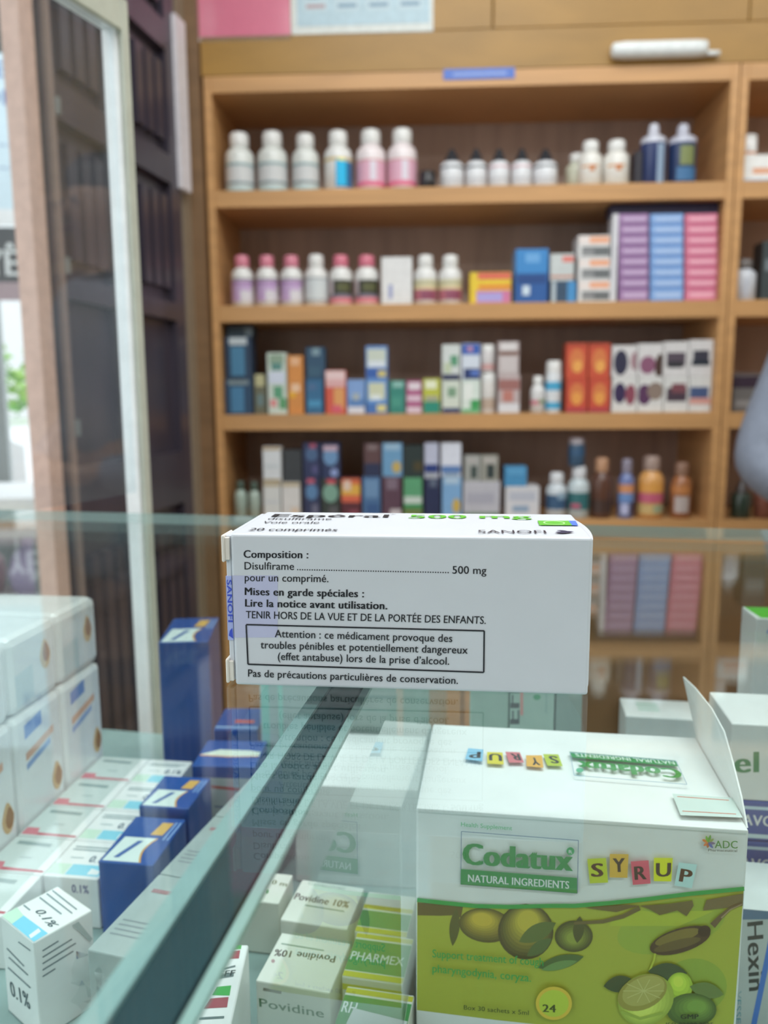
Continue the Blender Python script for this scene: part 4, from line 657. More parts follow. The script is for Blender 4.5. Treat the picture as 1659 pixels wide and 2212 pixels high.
['f','t','3a3f42',['EFF',3,[5.3,92.58],[4.87,116.35],[-1.56,92.27]]],
['f','p','c07a74',[[7.17,97.09],[6.81,116.43],[5.35,116.37],[5.71,97.02]]],
['f','p','3f8a5e',[[16.19,107.55],[16.15,107.2],[16.02,106.87],[15.79,106.57],[15.49,106.31],[15.13,106.11],[14.72,105.98],[14.29,105.92],[13.86,105.95],[13.45,106.04],[13.08,106.21],[12.76,106.44],[12.53,106.73],[12.38,107.05],[12.32,107.39],[12.36,107.74],[12.5,108.07],[12.72,108.37],[13.03,108.63],[13.39,108.83],[13.8,108.96],[14.22,109.01],[14.66,108.99],[15.07,108.89],[15.44,108.72],[15.75,108.49],[15.99,108.21],[16.14,107.89]]],
['f','p','7f9a94',[[19.65,98.92],[19.3,114.34],[18.58,114.31],[18.93,98.89]]],
],
'e1': [
['f','p','c29a88',[[-8.75,91.55],[-8.88,112.46],[-11.11,112.37],[-10.99,91.45]]],
],
}
ITEMS = [
['T',0.0158,0.0858,0.02,1.5774,1.7231,1,'pill_bottle','white pill bottle with grey-green label, first from the left post on the top shelf','pill bottle','pill bottles along the top shelf','d3d6d2','dcdcda',[[0,0.0,1,0.1,'a9c4c8'],[0,0.1,1,0.17,'c3cccc'],[0,0.2,1,0.27,'7f949c'],[0,0.27,1,0.7,'c9cbcc'],[0,0.72,1,0.8,'8fa7ac']]],
['T',0.096,0.168,0.02,1.5774,1.7245,1,'pill_bottle','white pill bottle with grey-green label, second from the left post on the top shelf','pill bottle','pill bottles along the top shelf','d3d6d2','dcdcda',[[0,0.0,1,0.1,'a9c4c8'],[0,0.1,1,0.17,'c3cccc'],[0,0.2,1,0.27,'7f949c'],[0,0.27,1,0.7,'c9cbcc'],[0,0.72,1,0.8,'8fa7ac']]],
['T',0.1814,0.2463,0.02,1.5774,1.7165,1,'pill_bottle','white pill bottle with grey-green label, third from the left post on the top shelf','pill bottle','pill bottles along the top shelf','d3d6d2','dcdcda',[[0,0.0,1,0.1,'a9c4c8'],[0,0.1,1,0.17,'c3cccc'],[0,0.2,1,0.27,'7f949c'],[0,0.27,1,0.7,'c9cbcc'],[0,0.72,1,0.8,'8fa7ac']]],
['T',0.2598,0.3279,0.02,1.5774,1.7221,1,'pill_bottle','white pill bottle with bright blue label and yellow collar on the top shelf','pill bottle','pill bottles along the top shelf','dcdcda','dcdcda',[[0.0,0.82,1,0.9,'c9b274'],[0.45,0.05,1,0.8,'2f6f9e'],[0.48,0.1,0.82,0.84,'12b4f0'],[0.56,0.8,0.78,0.88,'e8dc70']]],
['T',0.3379,0.4091,0.02,1.5774,1.7235,1,'pill_bottle','white pill bottle with pink label, beside the bright blue labelled bottle','pill bottle','pill bottles along the top shelf','e2d8da','dcdcda',[[0,0.07,1,0.2,'d86a8a'],[0,0.2,1,0.78,'d8a8bc'],[0.5,0.22,0.72,0.78,'d8d0dc'],[0,0.78,1,0.82,'c88a8a']]],
['T',0.4146,0.4855,0.02,1.5774,1.724,1,'pill_bottle','white pill bottle with pink label, beside the squat black jar on top shelf','pill bottle','pill bottles along the top shelf','e2d8da','dcdcda',[[0,0.07,1,0.2,'d86a8a'],[0,0.2,1,0.78,'d8a8bc'],[0.5,0.22,0.72,0.78,'d8d0dc'],[0,0.78,1,0.82,'c88a8a']]],
['S',0.491,0.532,0.02,1.5774,1.6212,1,'squat_jar','squat black jar on the top shelf between pink bottle and dropper bottles','jar','','201e22','1a181a',[]],
['D',0.5419,0.5992,0.02,1.5774,1.6725,1,'dropper_bottle','dark-capped small white bottle on the top shelf, first of five from the black jar','bottle','small white bottles with dark caps on the top shelf','d6d8dc','2c3036',[[0,0.86,1,0.95,'3a4046'],[0,0.3,1,0.36,'b8bcc4']]],
['D',0.6036,0.6542,0.02,1.5774,1.6713,1,'dropper_bottle','dark-capped small white bottle on the top shelf, second of five from the black jar','bottle','small white bottles with dark caps on the top shelf','d6d8dc','2c3036',[[0,0.86,1,0.95,'3a4046'],[0,0.3,1,0.36,'b8bcc4']]],
['D',0.6586,0.709,0.02,1.5774,1.6702,1,'dropper_bottle','dark-capped small white bottle on the top shelf, third of five from the black jar','bottle','small white bottles with dark caps on the top shelf','d6d8dc','2c3036',[[0,0.86,1,0.95,'c9a0a8'],[0,0.3,1,0.36,'b8bcc4']]],
['D',0.7134,0.7626,0.02,1.5774,1.6691,1,'dropper_bottle','dark-capped small white bottle on the top shelf, fourth of five from the black jar','bottle','small white bottles with dark caps on the top shelf','d6d8dc','2c3036',[[0,0.86,1,0.95,'c9a0a8'],[0,0.3,1,0.36,'b8bcc4']]],
['D',0.7659,0.8237,0.02,1.5774,1.6679,1,'dropper_bottle','dark-capped small white bottle on the top shelf, fifth of five from the black jar','bottle','small white bottles with dark caps on the top shelf','d6d8dc','2c3036',[[0,0.86,1,0.95,'3a4046'],[0,0.3,1,0.36,'b8bcc4']]],
['T',0.8519,0.9076,0.07,1.5774,1.6711,1,'pill_bottle','pale greenish bottle half hidden behind the orange-marked white bottles','pill bottle','white bottles with orange marks on the top shelf','c9cbb8','dcdcda',[]],
['T',0.8734,0.9298,0.02,1.5774,1.6854,1,'pill_bottle','white pill bottle with small orange mark, the nearer to the dropper bottles','pill bottle','white bottles with orange marks on the top shelf','dedcd6','dcdcda',[[0.1,0.66,0.75,0.74,'c88a4a'],[0.4,0.5,0.6,0.74,'c2743a'],[0,0.1,1,0.16,'d0ccc0']]],
['T',0.933,0.9946,0.02,1.5774,1.6861,1,'pill_bottle','white pill bottle with small orange mark, the nearer to the blue pump bottles','pill bottle','white bottles with orange marks on the top shelf','dedcd6','dcdcda',[[0.1,0.66,0.75,0.74,'c88a4a'],[0.4,0.5,0.6,0.74,'c2743a'],[0,0.1,1,0.16,'d0ccc0']]],
['B',1.0029,1.0213,0.03,1.5774,1.656,1,'medicine_box','narrow black box beside the blue pump bottles on the top shelf','box','','26242e','26242e',[]],
['P',1.0196,1.0798,0.02,1.5774,1.7202,1,'pump_bottle','dark blue pump bottle with white top and pale stripe','bottle','dark blue pump bottles on the top shelf','2c3a66','c2c4d0',[[0.55,0.0,0.85,1,'8fa4bc']]],
['P',1.0862,1.1526,0.02,1.5774,1.7187,1,'pump_bottle','dark blue pump bottle with olive green patch, at the end of top shelf','bottle','dark blue pump bottles on the top shelf','2a3a60','b8bac8',[[0.3,0.45,0.8,0.95,'76804e'],[0.2,0.05,0.9,0.4,'3a6a96']]],
['T',0.0229,0.0771,0.02,1.3071,1.4334,1,'pill_bottle','white bottle with lilac label and pink cap, first from the left post','pill bottle','bottles along the second shelf','dcdcda','cf7f92',[[0,0.86,1,0.92,'8a8290'],[0.0,0.12,0.95,0.84,'c0a4cc'],[0.0,0.7,1,0.82,'a884b4'],[0.5,0.12,1,0.5,'d4d0d6']]],
['T',0.0852,0.1392,0.02,1.3071,1.4325,1,'pill_bottle','white bottle with lilac label and pink cap, second from the left post','pill bottle','bottles along the second shelf','dcdcda','cf7f92',[[0,0.86,1,0.92,'8a8290'],[0.0,0.12,0.95,0.84,'c0a4cc'],[0.0,0.7,1,0.82,'a884b4'],[0.5,0.12,1,0.5,'d4d0d6']]],
['T',0.1461,0.2011,0.02,1.3071,1.4316,1,'pill_bottle','white bottle with lilac label and pink cap, third from the left post','pill bottle','bottles along the second shelf','dcdcda','cf7f92',[[0,0.86,1,0.92,'8a8290'],[0.0,0.12,0.95,0.84,'c0a4cc'],[0.0,0.7,1,0.82,'a884b4'],[0.5,0.12,1,0.5,'d4d0d6']]],
['T',0.2069,0.264,0.02,1.3071,1.4329,1,'pill_bottle','white bottle with plain grey-white label beside lilac bottles on second shelf','pill bottle','bottles along the second shelf','dcdcda','dcdcda',[[0,0.86,1,0.92,'9aa2aa'],[0,0.16,1,0.84,'ccd2d4'],[0,0.12,1,0.17,'9aa6b0']]],
['T',0.2685,0.3255,0.02,1.3071,1.4309,1,'pill_bottle','white bottle with dark label and pink cap, beside the plain grey-white bottle','pill bottle','bottles along the second shelf','dcdcda','cf7488',[[0,0.02,1,0.22,'d48088'],[0,0.22,1,0.34,'7a7484'],[0.2,0.34,1,0.84,'3a3a34'],[0.35,0.45,0.9,0.72,'585a38'],[0,0.34,0.2,0.84,'c2b6ba']]],
['T',0.3312,0.3914,0.02,1.3071,1.4299,1,'pill_bottle','white bottle with dark label and pink cap, beside the plain white carton','pill bottle','bottles along the second shelf','dcdcda','cf7488',[[0,0.02,1,0.22,'d48088'],[0,0.22,1,0.34,'7a7484'],[0.2,0.34,1,0.84,'3a3a34'],[0.35,0.45,0.9,0.72,'585a38'],[0,0.34,0.2,0.84,'c2b6ba']]],
['B',0.3993,0.474,0.02,1.3071,1.4202,1,'medicine_box','plain white carton with small violet mark, standing among bottles on second shelf','box','','dcdcdc','cfcfd0',[[0.22,0.12,0.36,0.42,'9aa0c4'],[0.05,0.05,0.95,0.07,'c0c4c8']]],
['T',0.4786,0.535,0.02,1.3071,1.4278,1,'pill_bottle','white bottle with cream and red label, beside the plain white carton','pill bottle','bottles along the second shelf','dcdcda','dcdcda',[[0,0.1,1,0.48,'b06a78'],[0.3,0.12,0.9,0.42,'8a4a62'],[0,0.48,1,0.62,'d8c8a0'],[0,0.62,1,0.84,'c0bc9c']]],
['T',0.5395,0.5968,0.02,1.3071,1.427,1,'pill_bottle','white bottle with cream and red label, beside the yellow box','pill bottle','bottles along the second shelf','dcdcda','dcdcda',[[0,0.1,1,0.48,'b06a78'],[0.3,0.12,0.9,0.42,'8a4a62'],[0,0.48,1,0.62,'d8c8a0'],[0,0.62,1,0.84,'c0bc9c']]],
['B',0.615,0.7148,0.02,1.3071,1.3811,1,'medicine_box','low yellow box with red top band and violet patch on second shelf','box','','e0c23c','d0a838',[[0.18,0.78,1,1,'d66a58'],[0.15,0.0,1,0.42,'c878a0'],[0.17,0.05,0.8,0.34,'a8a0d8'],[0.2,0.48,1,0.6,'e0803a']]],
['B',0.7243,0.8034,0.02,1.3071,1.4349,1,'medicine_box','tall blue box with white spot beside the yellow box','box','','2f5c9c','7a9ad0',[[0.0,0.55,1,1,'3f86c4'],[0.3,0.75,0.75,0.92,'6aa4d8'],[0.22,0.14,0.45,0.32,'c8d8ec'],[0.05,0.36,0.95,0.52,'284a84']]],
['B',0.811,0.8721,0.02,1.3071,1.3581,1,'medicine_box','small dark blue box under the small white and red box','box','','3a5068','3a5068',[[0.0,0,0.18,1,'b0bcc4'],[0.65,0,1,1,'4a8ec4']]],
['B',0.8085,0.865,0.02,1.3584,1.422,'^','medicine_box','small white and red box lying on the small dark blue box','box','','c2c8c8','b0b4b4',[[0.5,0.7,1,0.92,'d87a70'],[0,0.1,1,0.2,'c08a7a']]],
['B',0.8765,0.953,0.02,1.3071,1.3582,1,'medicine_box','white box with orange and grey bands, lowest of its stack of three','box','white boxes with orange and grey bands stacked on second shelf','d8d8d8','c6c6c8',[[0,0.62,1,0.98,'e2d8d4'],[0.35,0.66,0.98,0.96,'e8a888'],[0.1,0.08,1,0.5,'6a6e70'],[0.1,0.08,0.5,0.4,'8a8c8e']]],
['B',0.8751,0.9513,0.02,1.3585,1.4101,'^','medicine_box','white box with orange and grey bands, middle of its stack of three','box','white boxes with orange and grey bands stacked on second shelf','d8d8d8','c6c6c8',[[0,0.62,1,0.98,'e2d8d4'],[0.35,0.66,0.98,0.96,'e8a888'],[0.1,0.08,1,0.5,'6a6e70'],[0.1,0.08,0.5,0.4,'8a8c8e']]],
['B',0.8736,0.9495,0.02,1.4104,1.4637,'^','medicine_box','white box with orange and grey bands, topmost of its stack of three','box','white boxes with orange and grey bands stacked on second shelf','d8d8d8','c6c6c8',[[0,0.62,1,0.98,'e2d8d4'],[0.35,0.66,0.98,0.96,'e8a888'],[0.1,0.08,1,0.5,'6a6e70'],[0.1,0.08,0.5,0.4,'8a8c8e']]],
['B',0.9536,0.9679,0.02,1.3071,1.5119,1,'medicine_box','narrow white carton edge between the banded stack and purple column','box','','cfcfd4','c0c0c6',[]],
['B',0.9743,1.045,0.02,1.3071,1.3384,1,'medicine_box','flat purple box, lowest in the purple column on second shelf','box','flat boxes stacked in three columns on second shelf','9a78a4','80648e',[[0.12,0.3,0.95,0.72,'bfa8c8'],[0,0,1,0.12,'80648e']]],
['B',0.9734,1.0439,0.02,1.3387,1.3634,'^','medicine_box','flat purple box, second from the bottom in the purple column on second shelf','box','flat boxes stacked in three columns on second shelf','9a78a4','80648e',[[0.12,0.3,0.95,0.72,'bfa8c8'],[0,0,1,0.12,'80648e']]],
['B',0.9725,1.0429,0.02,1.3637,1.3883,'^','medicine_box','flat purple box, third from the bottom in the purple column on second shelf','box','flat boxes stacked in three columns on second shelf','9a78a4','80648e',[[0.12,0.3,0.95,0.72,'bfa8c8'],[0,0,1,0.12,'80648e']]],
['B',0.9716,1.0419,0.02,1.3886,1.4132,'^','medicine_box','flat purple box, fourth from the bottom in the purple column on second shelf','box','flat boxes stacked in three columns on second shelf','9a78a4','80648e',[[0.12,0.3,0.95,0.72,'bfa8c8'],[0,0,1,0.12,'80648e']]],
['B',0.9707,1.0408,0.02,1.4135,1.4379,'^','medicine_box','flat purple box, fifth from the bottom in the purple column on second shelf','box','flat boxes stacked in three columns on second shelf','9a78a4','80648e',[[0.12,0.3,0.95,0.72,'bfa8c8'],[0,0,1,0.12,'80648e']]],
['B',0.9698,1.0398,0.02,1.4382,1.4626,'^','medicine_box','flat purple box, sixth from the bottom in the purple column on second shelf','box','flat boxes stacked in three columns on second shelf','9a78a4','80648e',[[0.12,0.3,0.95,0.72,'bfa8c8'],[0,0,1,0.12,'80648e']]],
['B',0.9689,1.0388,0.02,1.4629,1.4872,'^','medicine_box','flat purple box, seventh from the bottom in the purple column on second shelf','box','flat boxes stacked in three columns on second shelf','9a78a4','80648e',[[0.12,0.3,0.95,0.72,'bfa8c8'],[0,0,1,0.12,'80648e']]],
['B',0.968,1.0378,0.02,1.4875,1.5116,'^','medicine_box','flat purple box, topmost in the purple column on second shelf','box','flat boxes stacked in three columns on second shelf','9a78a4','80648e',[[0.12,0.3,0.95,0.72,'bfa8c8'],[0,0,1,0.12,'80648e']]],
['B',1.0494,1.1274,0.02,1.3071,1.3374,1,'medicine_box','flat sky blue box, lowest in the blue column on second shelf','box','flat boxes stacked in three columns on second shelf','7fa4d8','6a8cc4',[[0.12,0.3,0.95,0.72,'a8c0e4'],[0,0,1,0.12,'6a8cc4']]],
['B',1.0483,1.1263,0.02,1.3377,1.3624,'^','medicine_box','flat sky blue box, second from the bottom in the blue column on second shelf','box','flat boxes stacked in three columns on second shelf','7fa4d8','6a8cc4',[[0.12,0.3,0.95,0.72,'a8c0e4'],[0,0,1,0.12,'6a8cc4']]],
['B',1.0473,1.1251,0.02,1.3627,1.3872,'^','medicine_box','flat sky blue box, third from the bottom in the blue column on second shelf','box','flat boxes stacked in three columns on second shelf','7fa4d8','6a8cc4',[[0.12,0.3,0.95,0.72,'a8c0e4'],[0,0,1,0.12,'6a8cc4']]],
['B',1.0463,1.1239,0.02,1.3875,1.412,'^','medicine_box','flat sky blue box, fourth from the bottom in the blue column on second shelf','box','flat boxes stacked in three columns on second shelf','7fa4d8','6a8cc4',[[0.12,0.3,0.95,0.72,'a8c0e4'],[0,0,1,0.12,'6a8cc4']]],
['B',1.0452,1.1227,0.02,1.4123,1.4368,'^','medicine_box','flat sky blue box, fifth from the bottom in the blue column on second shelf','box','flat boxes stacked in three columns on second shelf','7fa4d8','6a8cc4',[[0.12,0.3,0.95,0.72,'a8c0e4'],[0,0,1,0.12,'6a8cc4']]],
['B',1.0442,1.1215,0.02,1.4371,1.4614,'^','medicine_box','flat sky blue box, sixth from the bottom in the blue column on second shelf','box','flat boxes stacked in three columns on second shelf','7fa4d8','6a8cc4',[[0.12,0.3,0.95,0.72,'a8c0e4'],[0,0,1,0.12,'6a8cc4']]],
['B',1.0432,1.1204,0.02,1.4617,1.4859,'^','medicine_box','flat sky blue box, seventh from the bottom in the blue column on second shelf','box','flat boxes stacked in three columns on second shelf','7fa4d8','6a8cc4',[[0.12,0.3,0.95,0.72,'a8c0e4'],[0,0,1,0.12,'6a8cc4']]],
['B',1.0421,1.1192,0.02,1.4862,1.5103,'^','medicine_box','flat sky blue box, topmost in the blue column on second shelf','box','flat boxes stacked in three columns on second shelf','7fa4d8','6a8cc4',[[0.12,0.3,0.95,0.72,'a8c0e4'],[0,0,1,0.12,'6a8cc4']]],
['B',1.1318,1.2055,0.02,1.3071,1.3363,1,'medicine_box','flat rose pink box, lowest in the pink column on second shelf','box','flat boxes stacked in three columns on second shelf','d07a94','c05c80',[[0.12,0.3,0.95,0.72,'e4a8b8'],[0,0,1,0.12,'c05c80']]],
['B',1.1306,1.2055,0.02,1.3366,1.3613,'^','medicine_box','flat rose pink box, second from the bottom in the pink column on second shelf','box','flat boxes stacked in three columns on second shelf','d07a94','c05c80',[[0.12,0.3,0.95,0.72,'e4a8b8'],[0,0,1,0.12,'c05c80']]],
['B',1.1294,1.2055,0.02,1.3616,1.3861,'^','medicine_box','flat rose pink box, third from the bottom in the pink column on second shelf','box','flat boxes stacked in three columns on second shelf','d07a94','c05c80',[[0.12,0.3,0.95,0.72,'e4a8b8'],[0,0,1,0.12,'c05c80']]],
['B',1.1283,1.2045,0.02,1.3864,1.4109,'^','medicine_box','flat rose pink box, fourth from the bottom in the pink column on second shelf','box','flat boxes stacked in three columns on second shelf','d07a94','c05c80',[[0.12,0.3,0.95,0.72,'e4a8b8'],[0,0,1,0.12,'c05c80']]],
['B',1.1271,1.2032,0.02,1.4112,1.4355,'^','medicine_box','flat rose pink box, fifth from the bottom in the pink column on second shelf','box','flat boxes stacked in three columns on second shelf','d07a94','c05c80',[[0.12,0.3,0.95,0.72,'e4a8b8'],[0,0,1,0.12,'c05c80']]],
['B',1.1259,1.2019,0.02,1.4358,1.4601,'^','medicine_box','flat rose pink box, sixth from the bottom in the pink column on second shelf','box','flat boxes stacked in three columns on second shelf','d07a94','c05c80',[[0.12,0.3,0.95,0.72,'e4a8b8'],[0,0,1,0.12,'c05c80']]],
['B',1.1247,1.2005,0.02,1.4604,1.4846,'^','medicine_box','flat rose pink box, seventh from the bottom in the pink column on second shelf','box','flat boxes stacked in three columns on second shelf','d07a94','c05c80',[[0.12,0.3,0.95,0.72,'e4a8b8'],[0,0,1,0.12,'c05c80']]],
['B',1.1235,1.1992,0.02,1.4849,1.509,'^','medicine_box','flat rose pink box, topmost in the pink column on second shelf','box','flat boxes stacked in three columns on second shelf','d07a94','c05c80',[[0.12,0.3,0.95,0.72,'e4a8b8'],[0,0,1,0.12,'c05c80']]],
['B',0.9486,1.2034,0.03,1.5093,1.5368,'^','medicine_box','long dark navy box lying across the three columns of flat boxes','box','','2a2440','201c30',[]],
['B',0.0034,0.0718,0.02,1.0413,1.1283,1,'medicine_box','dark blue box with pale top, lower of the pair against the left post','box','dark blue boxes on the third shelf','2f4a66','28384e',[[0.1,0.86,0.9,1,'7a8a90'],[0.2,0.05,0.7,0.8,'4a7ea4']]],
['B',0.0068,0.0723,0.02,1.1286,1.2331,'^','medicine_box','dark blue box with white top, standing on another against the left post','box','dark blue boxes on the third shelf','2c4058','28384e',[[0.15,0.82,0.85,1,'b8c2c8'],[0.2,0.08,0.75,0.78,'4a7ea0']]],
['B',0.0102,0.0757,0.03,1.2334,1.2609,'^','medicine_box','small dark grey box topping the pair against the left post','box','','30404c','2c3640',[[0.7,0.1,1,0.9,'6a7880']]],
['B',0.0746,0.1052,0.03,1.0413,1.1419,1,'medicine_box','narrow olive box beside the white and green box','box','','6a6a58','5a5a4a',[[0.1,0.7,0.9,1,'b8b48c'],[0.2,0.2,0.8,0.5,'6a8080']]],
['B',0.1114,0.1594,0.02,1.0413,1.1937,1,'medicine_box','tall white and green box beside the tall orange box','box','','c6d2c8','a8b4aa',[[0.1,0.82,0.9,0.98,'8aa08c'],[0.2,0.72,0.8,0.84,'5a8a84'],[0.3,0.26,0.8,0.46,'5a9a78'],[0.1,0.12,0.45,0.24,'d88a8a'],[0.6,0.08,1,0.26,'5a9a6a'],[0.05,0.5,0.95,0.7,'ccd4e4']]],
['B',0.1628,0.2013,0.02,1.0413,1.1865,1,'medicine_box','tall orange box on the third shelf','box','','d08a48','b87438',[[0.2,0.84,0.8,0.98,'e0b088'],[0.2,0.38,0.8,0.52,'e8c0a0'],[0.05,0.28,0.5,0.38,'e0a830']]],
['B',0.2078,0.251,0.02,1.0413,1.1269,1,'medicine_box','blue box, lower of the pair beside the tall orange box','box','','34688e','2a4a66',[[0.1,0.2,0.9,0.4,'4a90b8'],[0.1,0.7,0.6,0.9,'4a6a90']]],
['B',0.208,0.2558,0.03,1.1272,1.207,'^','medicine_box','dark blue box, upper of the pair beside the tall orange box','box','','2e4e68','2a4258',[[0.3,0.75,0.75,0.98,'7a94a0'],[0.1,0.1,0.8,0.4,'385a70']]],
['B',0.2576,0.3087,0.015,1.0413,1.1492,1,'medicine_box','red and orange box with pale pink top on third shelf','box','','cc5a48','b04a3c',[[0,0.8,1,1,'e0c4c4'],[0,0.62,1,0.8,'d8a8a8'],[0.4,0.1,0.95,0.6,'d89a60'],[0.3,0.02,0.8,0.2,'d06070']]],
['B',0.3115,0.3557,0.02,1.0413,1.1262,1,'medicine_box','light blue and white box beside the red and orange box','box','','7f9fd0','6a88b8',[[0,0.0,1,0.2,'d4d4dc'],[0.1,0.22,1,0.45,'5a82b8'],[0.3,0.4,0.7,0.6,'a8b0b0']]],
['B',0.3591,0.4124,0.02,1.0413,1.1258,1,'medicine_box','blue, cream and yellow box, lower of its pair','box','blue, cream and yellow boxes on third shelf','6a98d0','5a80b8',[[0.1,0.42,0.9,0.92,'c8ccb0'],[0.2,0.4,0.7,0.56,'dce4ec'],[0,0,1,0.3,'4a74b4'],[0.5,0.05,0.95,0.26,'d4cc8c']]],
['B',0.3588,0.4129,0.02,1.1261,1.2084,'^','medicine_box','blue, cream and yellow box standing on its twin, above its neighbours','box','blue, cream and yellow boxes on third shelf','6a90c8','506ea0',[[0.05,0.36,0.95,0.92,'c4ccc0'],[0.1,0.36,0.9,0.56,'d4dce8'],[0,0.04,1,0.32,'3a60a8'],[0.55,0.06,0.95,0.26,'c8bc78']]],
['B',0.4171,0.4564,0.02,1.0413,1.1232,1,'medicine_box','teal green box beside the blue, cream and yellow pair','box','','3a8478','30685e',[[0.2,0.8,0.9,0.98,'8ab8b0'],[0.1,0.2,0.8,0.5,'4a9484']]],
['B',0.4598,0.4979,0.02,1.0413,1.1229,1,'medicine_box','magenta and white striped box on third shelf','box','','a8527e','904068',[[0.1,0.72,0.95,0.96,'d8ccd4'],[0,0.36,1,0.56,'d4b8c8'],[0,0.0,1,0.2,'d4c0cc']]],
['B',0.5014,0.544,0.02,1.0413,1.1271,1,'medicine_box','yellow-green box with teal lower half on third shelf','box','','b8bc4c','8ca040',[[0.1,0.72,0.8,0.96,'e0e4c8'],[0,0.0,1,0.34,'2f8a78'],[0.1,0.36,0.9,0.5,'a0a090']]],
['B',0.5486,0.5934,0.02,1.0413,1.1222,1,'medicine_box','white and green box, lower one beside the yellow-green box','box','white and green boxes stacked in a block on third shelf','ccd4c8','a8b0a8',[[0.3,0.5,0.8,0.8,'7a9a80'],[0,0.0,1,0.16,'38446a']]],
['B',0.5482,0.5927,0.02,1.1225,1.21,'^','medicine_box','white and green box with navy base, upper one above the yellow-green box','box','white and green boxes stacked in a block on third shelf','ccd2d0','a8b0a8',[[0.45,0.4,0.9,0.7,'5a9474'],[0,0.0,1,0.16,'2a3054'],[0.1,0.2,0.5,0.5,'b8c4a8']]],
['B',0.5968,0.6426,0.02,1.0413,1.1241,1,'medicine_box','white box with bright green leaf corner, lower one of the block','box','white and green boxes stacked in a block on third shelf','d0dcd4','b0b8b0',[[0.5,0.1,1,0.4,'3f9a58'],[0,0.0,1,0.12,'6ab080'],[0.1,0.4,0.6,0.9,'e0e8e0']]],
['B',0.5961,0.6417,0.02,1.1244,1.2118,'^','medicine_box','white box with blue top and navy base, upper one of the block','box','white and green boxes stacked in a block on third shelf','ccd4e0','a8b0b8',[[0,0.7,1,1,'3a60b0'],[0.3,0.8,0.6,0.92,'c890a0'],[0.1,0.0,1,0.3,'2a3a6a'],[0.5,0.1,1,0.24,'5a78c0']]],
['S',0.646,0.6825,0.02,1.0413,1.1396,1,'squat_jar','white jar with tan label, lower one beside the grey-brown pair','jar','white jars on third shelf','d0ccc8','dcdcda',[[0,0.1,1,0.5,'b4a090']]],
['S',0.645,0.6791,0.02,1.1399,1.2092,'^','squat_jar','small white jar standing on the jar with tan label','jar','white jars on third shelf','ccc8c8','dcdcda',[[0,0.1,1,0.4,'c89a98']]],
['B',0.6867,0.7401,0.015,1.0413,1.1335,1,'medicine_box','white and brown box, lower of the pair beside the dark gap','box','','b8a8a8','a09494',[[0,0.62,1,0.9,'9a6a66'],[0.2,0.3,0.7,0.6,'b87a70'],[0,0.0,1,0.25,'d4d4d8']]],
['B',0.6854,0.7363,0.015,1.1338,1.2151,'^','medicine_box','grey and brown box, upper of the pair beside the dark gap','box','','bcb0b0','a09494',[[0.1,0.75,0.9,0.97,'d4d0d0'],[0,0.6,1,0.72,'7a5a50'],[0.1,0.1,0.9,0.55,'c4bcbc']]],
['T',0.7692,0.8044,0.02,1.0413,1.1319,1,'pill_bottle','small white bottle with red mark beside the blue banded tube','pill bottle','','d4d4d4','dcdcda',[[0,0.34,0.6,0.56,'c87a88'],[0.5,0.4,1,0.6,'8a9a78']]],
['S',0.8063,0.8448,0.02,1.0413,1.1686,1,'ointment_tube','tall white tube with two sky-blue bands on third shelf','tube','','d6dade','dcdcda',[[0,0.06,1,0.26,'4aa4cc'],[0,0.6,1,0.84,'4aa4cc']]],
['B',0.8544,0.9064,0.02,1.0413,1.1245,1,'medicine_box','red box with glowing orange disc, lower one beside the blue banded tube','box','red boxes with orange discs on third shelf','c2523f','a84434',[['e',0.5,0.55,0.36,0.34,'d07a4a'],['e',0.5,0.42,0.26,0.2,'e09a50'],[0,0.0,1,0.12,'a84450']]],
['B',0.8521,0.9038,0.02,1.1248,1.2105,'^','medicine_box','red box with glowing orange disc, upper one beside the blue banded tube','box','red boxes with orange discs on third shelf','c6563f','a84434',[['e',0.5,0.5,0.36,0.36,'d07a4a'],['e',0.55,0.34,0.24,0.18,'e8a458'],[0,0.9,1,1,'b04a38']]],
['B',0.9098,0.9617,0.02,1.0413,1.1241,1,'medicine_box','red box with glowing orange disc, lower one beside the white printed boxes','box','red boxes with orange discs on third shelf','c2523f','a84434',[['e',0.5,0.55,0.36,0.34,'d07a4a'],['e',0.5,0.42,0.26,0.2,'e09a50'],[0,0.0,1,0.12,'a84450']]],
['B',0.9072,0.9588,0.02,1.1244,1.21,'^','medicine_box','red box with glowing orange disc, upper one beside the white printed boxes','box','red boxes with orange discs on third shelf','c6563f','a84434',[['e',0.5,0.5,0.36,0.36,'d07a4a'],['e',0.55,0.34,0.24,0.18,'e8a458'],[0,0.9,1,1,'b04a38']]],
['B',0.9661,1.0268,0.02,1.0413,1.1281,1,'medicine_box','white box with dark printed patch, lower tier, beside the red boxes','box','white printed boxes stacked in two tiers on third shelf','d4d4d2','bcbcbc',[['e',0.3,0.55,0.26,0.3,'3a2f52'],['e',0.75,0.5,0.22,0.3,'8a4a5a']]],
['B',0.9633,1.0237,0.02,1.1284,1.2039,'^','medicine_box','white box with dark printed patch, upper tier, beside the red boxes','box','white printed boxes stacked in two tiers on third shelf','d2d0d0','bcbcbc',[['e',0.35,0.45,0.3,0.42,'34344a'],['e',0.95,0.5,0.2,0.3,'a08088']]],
['B',1.029,1.0896,0.02,1.0413,1.1277,1,'medicine_box','white box with dark printed patch, lower tier, second from the red boxes','box','white printed boxes stacked in two tiers on third shelf','d4d4d2','bcbcbc',[['e',0.25,0.5,0.3,0.3,'5a3a5a'],['e',0.7,0.6,0.34,0.26,'8a7a70']]],
